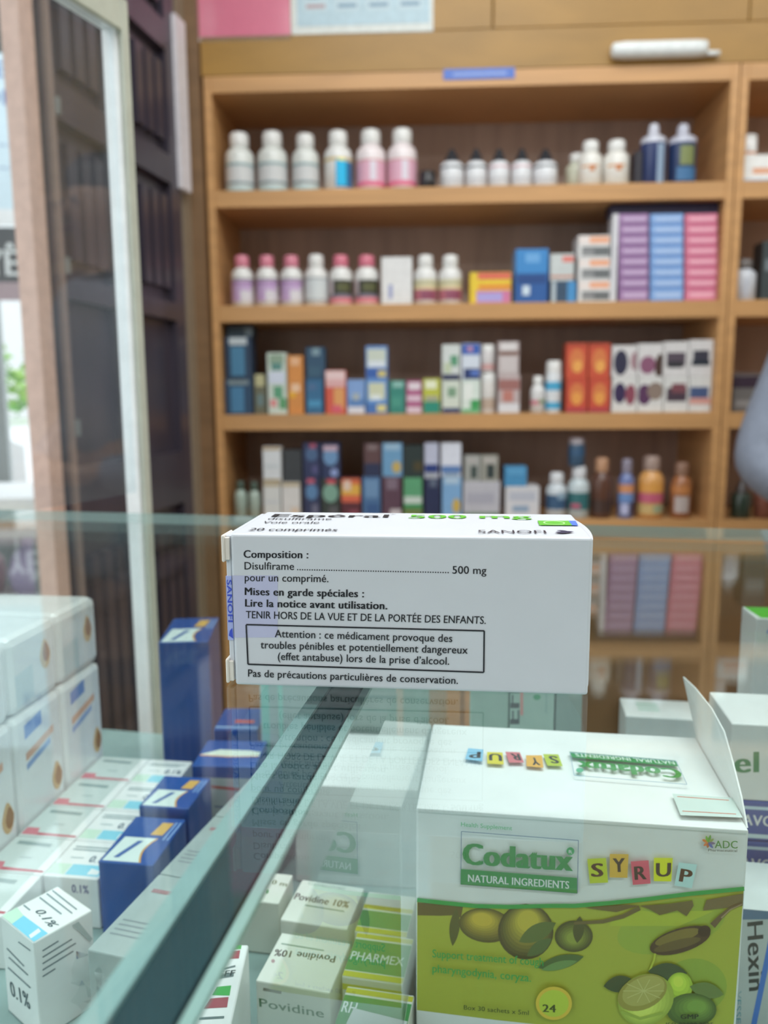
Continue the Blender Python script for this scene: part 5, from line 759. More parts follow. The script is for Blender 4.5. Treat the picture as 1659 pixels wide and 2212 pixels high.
['B',1.0258,1.086,0.02,1.128,1.2077,'^','medicine_box','white box with dark printed patch, upper tier, second from the red boxes','box','white printed boxes stacked in two tiers on third shelf','d2d0d0','bcbcbc',[['e',0.4,0.35,0.34,0.28,'8a5a74'],['e',0.9,0.3,0.2,0.4,'4a3630']]],
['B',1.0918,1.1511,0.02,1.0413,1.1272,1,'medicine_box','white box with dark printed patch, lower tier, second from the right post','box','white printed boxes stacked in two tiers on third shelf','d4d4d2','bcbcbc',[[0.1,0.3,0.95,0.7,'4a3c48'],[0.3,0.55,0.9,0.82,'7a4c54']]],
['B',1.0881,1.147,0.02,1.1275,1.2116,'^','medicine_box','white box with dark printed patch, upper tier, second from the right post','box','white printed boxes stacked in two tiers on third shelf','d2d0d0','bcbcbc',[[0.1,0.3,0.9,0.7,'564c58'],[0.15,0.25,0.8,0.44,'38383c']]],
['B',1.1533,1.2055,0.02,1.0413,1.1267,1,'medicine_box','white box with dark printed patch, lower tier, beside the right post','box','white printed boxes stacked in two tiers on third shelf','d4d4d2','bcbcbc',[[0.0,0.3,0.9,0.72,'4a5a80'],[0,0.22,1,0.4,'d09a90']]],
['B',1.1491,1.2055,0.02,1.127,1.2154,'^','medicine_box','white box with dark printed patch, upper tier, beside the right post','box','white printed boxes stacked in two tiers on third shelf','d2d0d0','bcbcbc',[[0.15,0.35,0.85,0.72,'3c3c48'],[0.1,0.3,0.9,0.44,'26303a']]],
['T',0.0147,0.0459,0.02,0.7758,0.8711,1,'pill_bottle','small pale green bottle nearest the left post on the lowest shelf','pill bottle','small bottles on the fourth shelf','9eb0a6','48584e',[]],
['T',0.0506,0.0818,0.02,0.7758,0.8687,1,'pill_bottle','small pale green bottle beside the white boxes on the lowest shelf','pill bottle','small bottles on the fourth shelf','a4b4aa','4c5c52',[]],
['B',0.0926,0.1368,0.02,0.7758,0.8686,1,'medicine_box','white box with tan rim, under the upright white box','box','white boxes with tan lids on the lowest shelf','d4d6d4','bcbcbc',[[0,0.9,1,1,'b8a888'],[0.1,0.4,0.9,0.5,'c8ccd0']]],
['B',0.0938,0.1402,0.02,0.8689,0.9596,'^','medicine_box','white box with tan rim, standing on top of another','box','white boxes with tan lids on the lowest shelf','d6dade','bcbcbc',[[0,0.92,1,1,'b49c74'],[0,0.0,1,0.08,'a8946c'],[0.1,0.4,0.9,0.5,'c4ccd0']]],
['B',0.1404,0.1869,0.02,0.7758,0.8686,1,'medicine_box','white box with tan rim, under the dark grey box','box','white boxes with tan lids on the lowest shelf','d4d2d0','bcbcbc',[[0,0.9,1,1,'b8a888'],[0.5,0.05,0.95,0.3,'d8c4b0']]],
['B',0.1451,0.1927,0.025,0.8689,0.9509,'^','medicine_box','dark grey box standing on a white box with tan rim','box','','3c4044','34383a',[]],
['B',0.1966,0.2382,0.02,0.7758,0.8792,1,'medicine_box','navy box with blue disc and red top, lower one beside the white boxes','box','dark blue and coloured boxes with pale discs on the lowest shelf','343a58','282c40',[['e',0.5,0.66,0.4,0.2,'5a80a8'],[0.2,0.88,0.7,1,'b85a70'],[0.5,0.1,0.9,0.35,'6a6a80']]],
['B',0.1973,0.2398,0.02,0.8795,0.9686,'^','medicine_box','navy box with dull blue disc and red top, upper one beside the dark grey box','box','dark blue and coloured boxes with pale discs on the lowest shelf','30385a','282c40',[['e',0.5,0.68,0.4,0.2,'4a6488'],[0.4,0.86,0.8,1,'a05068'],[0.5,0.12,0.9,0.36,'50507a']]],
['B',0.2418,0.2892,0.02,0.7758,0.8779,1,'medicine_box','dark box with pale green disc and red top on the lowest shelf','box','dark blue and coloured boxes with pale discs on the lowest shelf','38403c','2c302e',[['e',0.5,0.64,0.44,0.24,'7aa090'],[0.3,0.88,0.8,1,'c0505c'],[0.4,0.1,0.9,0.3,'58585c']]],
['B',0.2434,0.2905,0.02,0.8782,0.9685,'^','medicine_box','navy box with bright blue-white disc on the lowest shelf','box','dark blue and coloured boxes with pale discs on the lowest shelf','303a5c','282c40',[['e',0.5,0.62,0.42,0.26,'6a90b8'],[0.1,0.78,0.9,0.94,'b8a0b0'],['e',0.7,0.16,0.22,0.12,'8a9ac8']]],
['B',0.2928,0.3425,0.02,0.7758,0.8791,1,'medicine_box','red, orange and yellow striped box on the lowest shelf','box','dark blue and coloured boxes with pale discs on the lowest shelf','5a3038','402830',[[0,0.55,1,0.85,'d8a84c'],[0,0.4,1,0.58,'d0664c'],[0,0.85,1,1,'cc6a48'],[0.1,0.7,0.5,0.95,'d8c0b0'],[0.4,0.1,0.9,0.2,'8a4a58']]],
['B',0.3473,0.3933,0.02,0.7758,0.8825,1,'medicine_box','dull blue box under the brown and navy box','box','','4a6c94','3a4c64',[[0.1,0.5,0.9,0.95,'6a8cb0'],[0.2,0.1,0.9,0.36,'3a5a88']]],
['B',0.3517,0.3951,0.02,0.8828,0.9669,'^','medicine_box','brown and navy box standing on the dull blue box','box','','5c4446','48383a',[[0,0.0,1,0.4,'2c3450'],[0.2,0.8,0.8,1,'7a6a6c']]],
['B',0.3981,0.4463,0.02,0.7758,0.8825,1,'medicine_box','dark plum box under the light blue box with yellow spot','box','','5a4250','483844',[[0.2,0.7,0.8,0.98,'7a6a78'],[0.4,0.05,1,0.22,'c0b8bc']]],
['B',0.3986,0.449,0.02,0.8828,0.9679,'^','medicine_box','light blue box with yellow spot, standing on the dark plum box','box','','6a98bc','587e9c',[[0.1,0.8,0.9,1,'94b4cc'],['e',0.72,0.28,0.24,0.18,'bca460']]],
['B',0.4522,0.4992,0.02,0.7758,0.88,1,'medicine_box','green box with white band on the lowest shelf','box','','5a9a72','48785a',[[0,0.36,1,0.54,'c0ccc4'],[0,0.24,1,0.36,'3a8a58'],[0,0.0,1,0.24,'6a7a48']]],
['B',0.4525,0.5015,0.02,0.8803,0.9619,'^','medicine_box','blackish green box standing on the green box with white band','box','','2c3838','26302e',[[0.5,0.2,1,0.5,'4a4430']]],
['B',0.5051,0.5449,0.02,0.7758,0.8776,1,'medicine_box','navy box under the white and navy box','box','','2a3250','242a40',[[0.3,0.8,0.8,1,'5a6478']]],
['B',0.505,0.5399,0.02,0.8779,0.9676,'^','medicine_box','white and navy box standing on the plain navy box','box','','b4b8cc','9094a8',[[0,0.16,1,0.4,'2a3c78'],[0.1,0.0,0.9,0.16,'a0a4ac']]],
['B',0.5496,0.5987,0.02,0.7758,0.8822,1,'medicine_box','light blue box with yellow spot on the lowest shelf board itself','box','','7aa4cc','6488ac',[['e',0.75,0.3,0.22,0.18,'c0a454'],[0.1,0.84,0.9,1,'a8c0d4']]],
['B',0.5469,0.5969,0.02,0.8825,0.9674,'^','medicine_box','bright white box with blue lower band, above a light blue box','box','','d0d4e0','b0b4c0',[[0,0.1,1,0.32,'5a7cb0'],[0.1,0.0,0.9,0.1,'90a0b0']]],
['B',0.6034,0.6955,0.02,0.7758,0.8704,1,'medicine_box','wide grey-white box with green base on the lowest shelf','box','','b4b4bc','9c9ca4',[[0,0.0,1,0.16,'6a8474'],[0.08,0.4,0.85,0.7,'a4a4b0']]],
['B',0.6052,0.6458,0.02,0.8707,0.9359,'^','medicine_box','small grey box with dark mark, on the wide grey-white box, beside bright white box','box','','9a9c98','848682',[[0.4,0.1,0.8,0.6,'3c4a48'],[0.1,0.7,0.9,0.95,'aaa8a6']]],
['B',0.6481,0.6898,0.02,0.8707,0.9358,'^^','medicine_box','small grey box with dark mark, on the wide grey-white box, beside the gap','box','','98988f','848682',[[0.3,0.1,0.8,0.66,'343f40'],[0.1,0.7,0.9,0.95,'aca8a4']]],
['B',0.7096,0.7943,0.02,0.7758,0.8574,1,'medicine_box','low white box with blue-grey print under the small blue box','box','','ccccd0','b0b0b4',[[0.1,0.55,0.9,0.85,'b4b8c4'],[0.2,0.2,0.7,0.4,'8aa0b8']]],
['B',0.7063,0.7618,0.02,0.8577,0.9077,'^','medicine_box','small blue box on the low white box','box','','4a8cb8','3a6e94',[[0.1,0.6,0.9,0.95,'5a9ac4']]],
['T',0.8147,0.8666,0.02,0.7758,0.8912,1,'pill_bottle','white capped bottle with dark blue label beside the low white box','pill bottle','white capped bottles with blue labels on the lowest shelf','c4ccd2','d2d4d8',[[0,0.3,1,0.88,'3a5878'],[0.5,0.7,1,0.95,'8aa4b8']]],
['T',0.8699,0.9239,0.02,0.7758,0.9074,1,'pill_bottle','white capped bottle with teal label, carrying a smaller bottle on its cap','pill bottle','white capped bottles with blue labels on the lowest shelf','bcc8cc','d0d2d6',[[0,0.24,1,0.84,'346a6e'],[0.1,0.3,0.5,0.46,'b45a72']]],
['S',0.8682,0.9094,0.025,0.9077,0.9787,'^','dropper_bottle','small navy bottle with grey cap, standing on the teal-labelled bottle','bottle','','3c5872','aca4aa',[[0,0.5,1,0.9,'3a5a7a']]],
['T',0.9282,0.9786,0.02,0.7758,0.9281,1,'syrup_bottle','brown syrup bottle with tan top beside the teal-labelled bottle','bottle','brown and orange bottles at the end of the lowest shelf','5a3c30','b48a6c',[[0,0.1,1,0.5,'42302a']]],
['T',0.9947,1.0335,0.02,0.7758,0.9256,1,'pill_bottle','slim orange bottle with blue and white label on the lowest shelf','pill bottle','brown and orange bottles at the end of the lowest shelf','6a78a8','8a8494',[[0,0.72,1,0.98,'c88a60'],[0,0.45,1,0.72,'6a8cc0'],[0.1,0.08,0.6,0.4,'b0b4d4'],[0.6,0.05,1,0.44,'3a3a5c']]],
['T',1.0472,1.1098,0.02,0.7758,0.9324,1,'pill_bottle','orange bottle with pink label band on the lowest shelf','pill bottle','brown and orange bottles at the end of the lowest shelf','d09a5c','a08a80',[[0,0.4,1,0.68,'bc5c74'],[0,0.08,1,0.36,'c4a870'],[0.5,0.12,0.95,0.34,'9aa484'],[0,0.7,1,0.98,'d4984c']]],
['T',1.1272,1.1772,0.02,0.7758,0.9161,1,'pill_bottle','amber bottle with pale label next to the right post on lowest shelf','pill bottle','brown and orange bottles at the end of the lowest shelf','9a6440','8a6a58',[[0.1,0.14,0.8,0.66,'b4a8a4'],[0,0.75,1,1,'b87a48']]],
['B',1.249,1.3332000000000002,0.02,1.5774,1.6396,1,'medicine_box','white box with orange stripe in the neighbouring cabinet, top shelf','box','','e0e0de','cccccc',[[0.3,0.3,1,0.52,'d8a080'],[0,0.0,1,0.12,'a8b8cc']]],
['S',1.249,1.2928000000000002,0.03,1.6399,1.6901,'^','squat_jar','round white jar standing on the orange-striped box in neighbouring cabinet','jar','','e4e4e4','dcdcda',[[0,0.0,1,0.2,'c89070']]],
['T',1.249,1.3077,0.02,1.3071,1.4071,1,'pill_bottle','white bottle in the neighbouring cabinet on second shelf','pill bottle','','c4c8d0','6a6462',[[0.4,0.1,0.5,0.9,'b0b4c0']]],
['B',1.3138,1.3725,0.03,1.3071,1.4462,1,'medicine_box','dark grey carton beside the white bottle in neighbouring cabinet','box','','3c4446','2c3032',[[0.1,0.5,0.9,0.7,'707a80']]],
['B',1.2577,1.322,0.02,1.0413,1.0992,1,'medicine_box','grey box under the dark plum box in neighbouring cabinet','box','','6a6664','545050',[[0.1,0.2,0.9,0.5,'8a8684']]],
['B',1.2528,1.3213,0.02,1.0995,1.1349,'^','medicine_box','dark plum box with pale top in neighbouring cabinet','box','','3c2f3c','2c242c',[[0,0.8,1,1,'6a6260']]],
['D',1.278,1.3254,0.02,0.7758,0.8697,1,'syrup_bottle','dark green bottle in the neighbouring cabinet on lowest shelf','bottle','','2c3a30','3a3434',[]],
['T',1.3364,1.3927,0.02,0.7758,0.8812,1,'pill_bottle','dull red bottle behind the person in the neighbouring cabinet','pill bottle','','7a4a3c','5a4440',[]],
]
FLAP = [[116.0, 92.31, 135.48], [117.0, 74.37, 137.08], [118.0, 49.85, 137.32], [119.0, 34.14, 134.11], [120.0, 25.37, 126.67], [120.0, 11.67, 118.61]]
# ------------------------------------------------------------------ the room
CYAW = .04951; CLOC = (-.40239, 2.01586, 0)
crot = Matrix.Rotation(-CYAW, 4, 'Z')
def cw(x, y, z): return tuple(crot @ Vector((x, y, z)) + Vector(CLOC))
M_wood = wood('honey_wood', 'dca870', .8, .4, (2, 2, 26), .12)
M_wood2 = wood('dull_wood', '8a6a4a', .8, .5, (2, 2, 20), .12)
M_woodback = wood('brown_back', 'b8a092', 1.0, .55, (14, 2, 1.5), .15)
M_pan = wood('golden_panel', 'a47c3a', 1.0, .4, (3, 2, 9), .1)
M_dark = wood('dark_lacquer', '48424e', .8, .3, (10, 10, 1.2), .2)
M_floor = mat('a89c8c', 1, .35)
M_ceil = mat('e6e6e2', 1, .8)
mb = MB(); mb.box(-1.6, 2.6, -2.4, 2.7, -.05, 0, M_floor); struct(mb.build('floor'))
mb = MB(); mb.box(-1.6, 2.6, -2.4, 2.7, 2.7, 2.8, M_ceil); struct(mb.build('ceiling'))
mb = MB(); mb.box(-.6, 2.9, .32, .40, 0, 2.7, mat('c8b89a')); struct(mb.build('wall_back', None, CLOC, -CYAW))
mb = MB(); mb.box(2.45, 2.55, -2.4, 2.6, 0, 2.7, mat('d8d2c4')); struct(mb.build('wall_right'))
mb = MB(); mb.box(-1.45, 2.55, -2.4, -2.3, 0, 2.7, mat('a09a90')); struct(mb.build('wall_front'))
# left side: a line of door leaves, a pier, then the open shop front
LY = .183; LP = (-.47, 1.93)
def lw(t, n=0.0): return (LP[0]-t*math.sin(LY)-n*math.cos(LY), LP[1]-t*math.cos(LY)+n*math.sin(LY))
def wall_piece(mb, t0, t1, n0, n1, z0, z1, m):
    q = [lw(t0, n0), lw(t1, n0), lw(t1, n1), lw(t0, n1)]
    mb.prism([(x, y, z0) for x, y in q], (0, 0, z1-z0), m)
mb = MB(); wall_piece(mb, .549, .588, -.01, .022, 0, 2.7, mat('d0aea0', 1.0, .6, 0, .1)); struct(mb.build('wall_left'))
mb = MB(); wall_piece(mb, .592, 3.9, .02, .14, 2.64, 2.7, mat('6a6a66')); struct(mb.build('trim_1'))
mb = MB(); wall_piece(mb, -.6, -.03, .0, .1, 0, 2.7, mat('8a7a66')); struct(mb.build('trim_2'))
mb = MB(); wall_piece(mb, 3.2, 4.3, .0, .12, 0, 2.7, mat('d0c8b8')); struct(mb.build('trim_3'))
for k, (t0, t1) in enumerate(((.0, .27), (.275, .545))):
    d = empty('door_%d' % (k+1), (0, 0, 0)); struct(d)
    mb = MB(); wall_piece(mb, t0, t1, .012, .035, 0, 2.7, M_dark)
    for a, b in ((t0, t0+.05), (t1-.05, t1)): wall_piece(mb, a, b, -.006, .012, 0, 2.7, M_dark)
    for z0, z1 in ((0, .12), (.84, .96), (1.26, 1.30), (1.56, 1.62), (1.84, 1.9), (2.55, 2.7)): wall_piece(mb, t0+.05, t1-.05, -.006, .012, z0, z1, M_dark)
    mb.build('door_leaf', d)
    mb = MB()
    for z0, z1 in ((.17, .79), (1.33, 1.53), (1.65, 1.81), (1.93, 2.5)):
        for q in range(3):
            a = t0+.063+q*.045; wall_piece(mb, a, a+.03, -.002, .012, z0, z1, M_dark)
    mb.build('door_panel', d)
M_steel = mat('8a9090', 1, .4, 0, .05, .3)
M_trk = mat('8c7a74', 1, .5); mb = MB(); wall_piece(mb, .507, .522, -.014, .0, .0, 2.4, M_trk); wall_piece(mb, .536, .549, -.006, .02, .0, 2.4, mat('4e5254', 1, .4))
for z in (1.02, 1.30, 1.56): wall_piece(mb, .50, .508, -.020, -.010, z, z+.028, M_steel)
tag(mb.build('door_track'), 'brownish track strip with small steel catches down the edge of the dark folding doors', 'door track')
mb = MB(); wall_piece(mb, -.04, .012, -.016, .0, 1.56, 1.93, mat('dcd8de', 1, .4)); tag(mb.build('cable_trunking'), 'white vertical cable trunking high up beside the wooden cabinet', 'cable trunking')
mb = MB(); mb.box(-.062, -.024, -.02, .3, 0, 2.7, M_wood2); struct(mb.build('trim_4', None, CLOC, -CYAW))
# frieze above the shelves
mb = MB(); mb.box(-.022, 2.5, .0, .018, 1.836, 1.921, M_pan); struct(mb.build('trim_5', None, CLOC, -CYAW))
mb = MB()
for a, b in ((-.022, .66), (.6625, 1.24), (1.2425, 1.85), (1.8525, 2.5)): mb.box(a, b, .003, .02, 1.9235, 2.7, M_pan, .0015)
struct(mb.build('trim_6', None, CLOC, -CYAW))
# ------------------------------------------------------------------ shelving cabinets
ZS = [1.57706, 1.30676, 1.04103, .7755]
def cabinet(x0, W, label):
    e = empty('shelf_cabinet', cw(x0, 0, 0), -CYAW); tag(e, label, 'cabinet', 'honey wood shelf cabinets along the back wall')
    D = .27
    for a in (-.019, W):
        mb = MB(); mb.box(a, a+.019, 0, D, 0, 1.8345, M_wood, .001); mb.build('side_panel', e)
    mb = MB(); mb.box(0, W, D-.008, D, 0, 1.8, M_woodback); mb.build('back_panel', e)
    mb = MB(); mb.box(0, W, 0, D-.008, 1.797, 1.8345, M_wood, .001); mb.build('top_board', e)
    for z in ZS:
        mb = MB(); mb.box(0, W, .001, D-.008, z-.0395, z, M_wood, .001); mb.build('shelf_board', e)
    mb = MB(); mb.box(0, W, .05, .07, 0, .09, M_wood2); mb.build('plinth', e)
    for k in range(2):
        mb = MB(); a = .003+k*W/2; mb.box(a, a+W/2-.006, -.002, .016, .095, .733, M_wood, .002); mb.box(a+.06, a+W/2-.066, -.006, -.002, .16, .67, M_wood, .002); dr = mb.build('door', e)
        mb = MB(); hx = W/2-.035 if k == 0 else W/2+.035
        mb.tube([(hx, -.004, .52), (hx, -.03, .52), (hx, -.03, .62), (hx, -.004, .62)], .004, mat('b0b0b0', 1, .3, 0, 0, .9)); mb.build('handle', dr)
    return e
cabinet(0, 1.207, 'honey wood shelf cabinet with four stocked shelves, between the dark doors and its neighbour')
cabinet(1.2475, 1.2, 'honey wood shelf cabinet cut off by the frame, behind the person in grey-blue')
# wall items on the frieze
def on_frieze(name, x0, x1, z0, z1, y, th, m):
    mb = MB(); mb.box(x0, x1, y-th, y, z0, z1, m); return mb.build(name, None, CLOC, -CYAW)
e = empty('poster', cw(-.03, .003, 1.915), -CYAW); tag(e, 'glossy pink poster with white lower edge above the shelves', 'poster')
mb = MB(); mb.box(0, .222, -.0015, 0, .006, .34, mat('dd7d96', 1, .12, .6, .02)); mb.build('sheet', e)
mb = MB(); mb.box(-.004, .222, -.003, 0, -.004, .006, mat('e8e4e4', 1, .3)); mb.build('lower_edge', e)
e = empty('notice_sheet', cw(.194, .003, 1.918), -CYAW); tag(e, 'pale blue notice in a white frame, next to the pink poster', 'notice')
mb = MB(); mb.box(0, .33, -.003, 0, 0, .34, mat('d8dcd8', 1, .4)); mb.build('frame', e)
mb = MB(); mb.box(.014, .322, -.0036, -.003, .02, .33, mat('b4cdd8', 1, .4))
for c in range(4):
    x = .03+c*.073
    mb.box(x, x+.055, -.0040, -.0036, .05, .32, mat('c0d4dc', 1, .4, 0, 0))
    for r in range(12): mb.box(x+.006, x+.05-.012*((r*7+c*3) % 3), -.0043, -.0040, .058+r*.021, .066+r*.021, mat('7f9db4' if (r+c) % 4 else 'b49aa0', 1, .5, 0, 0))
mb.build('printed_panel', e)
e = empty('shelf_label', cw(.548, .0, 1.8115), -CYAW+.0); e.rotation_euler = (0, -.0, -CYAW); tag(e, 'blue shelf label strip with pale writing on the cabinet top rail', 'shelf label')
mb = MB(); mb.box(0, .165, -.0015, 0, .002, .025, mat('4a6ec0', 1.1, .4)); mb.build('strip', e)
mb = MB()
mb.box(.022, .146, -.0018, -.0015, .0095, .0165, mat('8fa4dc', 1, .5, 0, 0)); mb.build('pale_line', e)
e = empty('tube_fitting', cw(.93, -.012, 1.862), -CYAW); tag(e, 'white tubular fitting fixed to the wooden frieze, right of the blue label', 'tube fitting')
mb = MB(); M_w = mat('e4ecea', 1.05, .3)
mb.tube([(.0, 0, 0), (.004, 0, 0), (.03, 0, 0), (.19, 0, .0), (.212, 0, 0), (.214, 0, 0)], [.010, .016, .0185, .0185, .017, .012], M_w, 16); mb.build('tube', e)
mb = MB(); mb.tube([(.212, 0, -.010), (.243, 0, -.011)], .006, M_w); mb.build('tail', e)
mb = MB(); mb.box(.05, .07, .0, .013, -.012, .012, M_w); mb.box(.15, .17, .0, .013, -.012, .012, M_w); mb.build('bracket', e)
# ------------------------------------------------------------------ goods on the shelves
GB = 1.1
def carton_item(it):
    k, x0, x1, ins, z0, z1, st, name, label, cat, group, c1, c2, bands = it
    w, h = x1-x0, z1-z0; dp = min(max(w, .045), .075)
    if 'long dark navy' in label: dp = .05
    e = empty(name, cw(x0, ins, z0), -CYAW); tag(e, label, cat, group)
    mb = MB(); mb.box(0, w, 0, dp, 0, h, mat(c1, GB, .4), .0008)
    mb.build('carton', e)
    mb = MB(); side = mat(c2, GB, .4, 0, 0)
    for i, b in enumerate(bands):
        o = -.0003-.00005*i; a0 = .0012; fx = lambda u: a0+u*(w-2*a0); fz = lambda v: a0+v*(h-2*a0)
        if b[0] == 'e':
            _, cx, cy, rx, ry, c = b
            pts = [(fx(min(1, max(0, cx+rx*math.cos(t*math.pi/10)))), o, fz(min(1, max(0, cy+ry*math.sin(t*math.pi/10))))) for t in range(20)]
        else:
            u0_, v0_, u1_, v1_, c = b; pts = [(fx(u0_), o, fz(v0_)), (fx(u1_), o, fz(v0_)), (fx(u1_), o, fz(v1_)), (fx(u0_), o, fz(v1_))]
        mb.add(pts, [list(range(len(pts)))], mat(c, GB, .4, 0, 0))
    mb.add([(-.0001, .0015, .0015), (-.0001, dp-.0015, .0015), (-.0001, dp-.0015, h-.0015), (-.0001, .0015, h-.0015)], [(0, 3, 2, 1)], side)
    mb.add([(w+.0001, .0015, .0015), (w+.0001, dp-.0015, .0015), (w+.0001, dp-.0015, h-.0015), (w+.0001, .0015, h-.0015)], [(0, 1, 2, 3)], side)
    mb.build('printed_design', e)
def bottle_item(it):
    k, x0, x1, ins, z0, z1, st, name, label, cat, group, c1, c2, bands = it
    r, H = (x1-x0)/2, z1-z0
    e = empty(name, cw((x0+x1)/2, ins+r, z0), -CYAW); tag(e, label, cat, group)
    B = MB(); Cp = MB(); m1 = mat(c1, GB, .3, .2); m2 = mat(c2, GB, .35, .1)
    if k == 'T':
        lt = .60*H; B.lathe([(r*.9, 0), (r, .015*H), (r, .61*H), (r*.93, .665*H), (r*.74, .72*H), (r*.60, .745*H), (r*.58, .78*H)], m1)
        Cp.lathe([(r*.64, .765*H), (r*.66, .775*H), (r*.66, .95*H), (r*.58, .985*H), (r*.4, H)], m2)
    elif k == 'S':
        lt = .72*H; B.lathe([(r*.92, 0), (r, .03*H), (r, .74*H), (r*.93, .78*H)], m1)
        Cp.lathe([(r*.95, .775*H), (r*.96, .80*H), (r*.95, .96*H), (r*.8, H)], m2)
    elif k == 'D':
        lt = .60*H; B.lathe([(r*.92, 0), (r, .02*H), (r, .60*H), (r*.8, .67*H), (r*.5, .70*H), (r*.48, .73*H)], m1)
        Cp.lathe([(r*.82, .66*H), (r*.6, .715*H), (r*.56, .72*H), (r*.54, .84*H), (r*.34, .87*H), (r*.30, .97*H), (r*.2, H)], m2)
    else:
        lt = .66*H; B.lathe([(r*.92, 0), (r, .02*H), (r, .68*H)], m1)
        Cp.lathe([(r*.98, .681*H), (r*.96, .76*H), (r*.7, .80*H), (r*.42, .815*H), (r*.40, .95*H), (r*.3, H)], m2)
    B.build('body', e); Cp.build('cap', e)
    if bands:
        L = MB()
        for i, (u0_, v0_, u1_, v1_, c) in enumerate(bands):
            rr = r+.0003+.00008*i; a = lambda u: -math.pi/2+math.asin(max(-1, min(1, (u-.5)*1.96)))
            a0, a1 = (0, 2*math.pi) if (u0_ <= 0 and u1_ >= 1) else (a(u0_), a(u1_))
            n = len(L.f); L.lathe([(rr, .004+v0_*(lt-.006)), (rr, .004+v1_*(lt-.006))], mat(c, GB, .45, 0, 0), (0, 0), 24 if a1-a0 > 6 else 8, a0, a1)
            if a1-a0 > 6: L.f = L.f[:-2]; L.m = L.m[:-2]; L.sm = L.sm[:-2]
        L.build('label', e)
for it in ITEMS:
    (carton_item if it[0] == 'B' else bottle_item)(it)
# ------------------------------------------------------------------ glass counter
GZ = .9987; GYAW = .205
M_glass = glass('counter_glass', (.945, .988, .98), 0, 0, .82); M_pane = glass('partition_glass', (.93, .97, .96)); M_hazy = glass('hazy_glass', (.93, .96, .97), .025)  # last one: reflected haze on the showcase pane painted as a pale film
M_edge = bpy.data.materials.new('glass_edge'); M_edge.use_nodes = True
b = M_edge.node_tree.nodes['Principled BSDF']; b.inputs['Base Color'].default_value = (.45, .6, .57, 1); b.inputs['Roughness'].default_value = .15; b.inputs['Alpha'].default_value = .75
gloc = (0, .5804, 0)
c, s_ = math.cos(GYAW), math.sin(GYAW)
def gw(x, y, z): return (gloc[0]+x*c+y*s_, gloc[1]-x*s_+y*c, z)
e = empty('glass_counter', gw(0, 0, 0), -GYAW); tag(e, 'glass-topped shop counter holding the display of cartons', 'counter')
mb = MB(); x0, x1, y0, y1, z0, z1 = -.62, .95, -.66, 0, GZ-.008, GZ
V = [(x0,y0,z0),(x1,y0,z0),(x1,y1,z0),(x0,y1,z0),(x0,y0,z1),(x1,y0,z1),(x1,y1,z1),(x0,y1,z1)]
mb.add(V, [(3,2,1,0),(4,5,6,7)], M_glass); mb.add(V, [(0,1,5,4),(1,2,6,5),(2,3,7,6),(3,0,4,7)], M_edge); mb.build('glass_top', e)
mb = MB(); mb.box(-.60, .93, -.64, -.012, SH-.012, SH, mat('8fa6a4', 1, .35)); mb.build('display_shelf', e)
mb = MB(); mb.box(-.61, .94, -.65, -.002, 0, SH-.012, wood('counter_base_wood', 'a67c50', .8)); mb.build('base_cabinet', e)
mb = MB(); mb.box(.10, .93, -.012, -.004, SH-.012, GZ-.008, wood('counter_back_wood', 'a87850', .72, .5, (2, 2, 20))); mb.build('back_panel', e)
for x in (-.606, .926):
    mb = MB(); mb.box(x, x+.006, -.64, -.014, SH, GZ-.008, M_pane); mb.build('end_pane', e)
mb = MB(); mb.box(-.60, .926, -.646, -.640, SH, GZ-.008, M_pane); mb.build('front_pane', e)
# divider: two light lips, a dark channel, and the glass partition right of it
RY = .175; rl = (-.0193, .2613)
RINV = Matrix.LocRotScale(Vector(gw(0, 0, 0)), Matrix.Rotation(-GYAW, 3, 'Z'), None).inverted()
RMAT = RINV @ Matrix.LocRotScale(Vector((rl[0], rl[1], GZ-.008)), Matrix.Rotation(-RY, 3, 'Z'), None)
def on_rail(mb, name, label=None):
    o = mb.build(name, e); o.matrix_basis = RMAT
    if label: o['label'] = label
zt = -.0002
mb = MB(); mb.box(0, .0102, -.33, .285, zt-.004, zt-.001, mat('2c444a', 1, .25)); on_rail(mb, 'divider_channel', 'dark divider channel')
mb = MB(); mb.box(-.0045, 0, -.33, .285, zt-.004, zt, mat('8ca8a8', 1, .3)); on_rail(mb, 'divider_lip')
mb = MB(); mb.box(.0102, .0116, -.33, .285, zt-.004, zt-.002, mat('10181a', 1, .3)); on_rail(mb, 'divider_groove')
mb = MB(); mb.box(.0116, .0140, -.33, .285, zt-.0015, zt, mat('98b0ac', 1, .3)); on_rail(mb, 'divider_lip')
e2 = MB(); q = .0236
e2.add([(q-.004,-.33,SH-GZ+.008),(q,-.33,SH-GZ+.008),(q,.285,SH-GZ+.008),(q-.004,.285,SH-GZ+.008),(q-.004,-.33,zt),(q,-.33,zt),(q,.285,zt),(q-.004,.285,zt)],
       [(1,2,6,5)], M_pane)
on_rail(e2, 'partition_pane', 'upright glass partition')
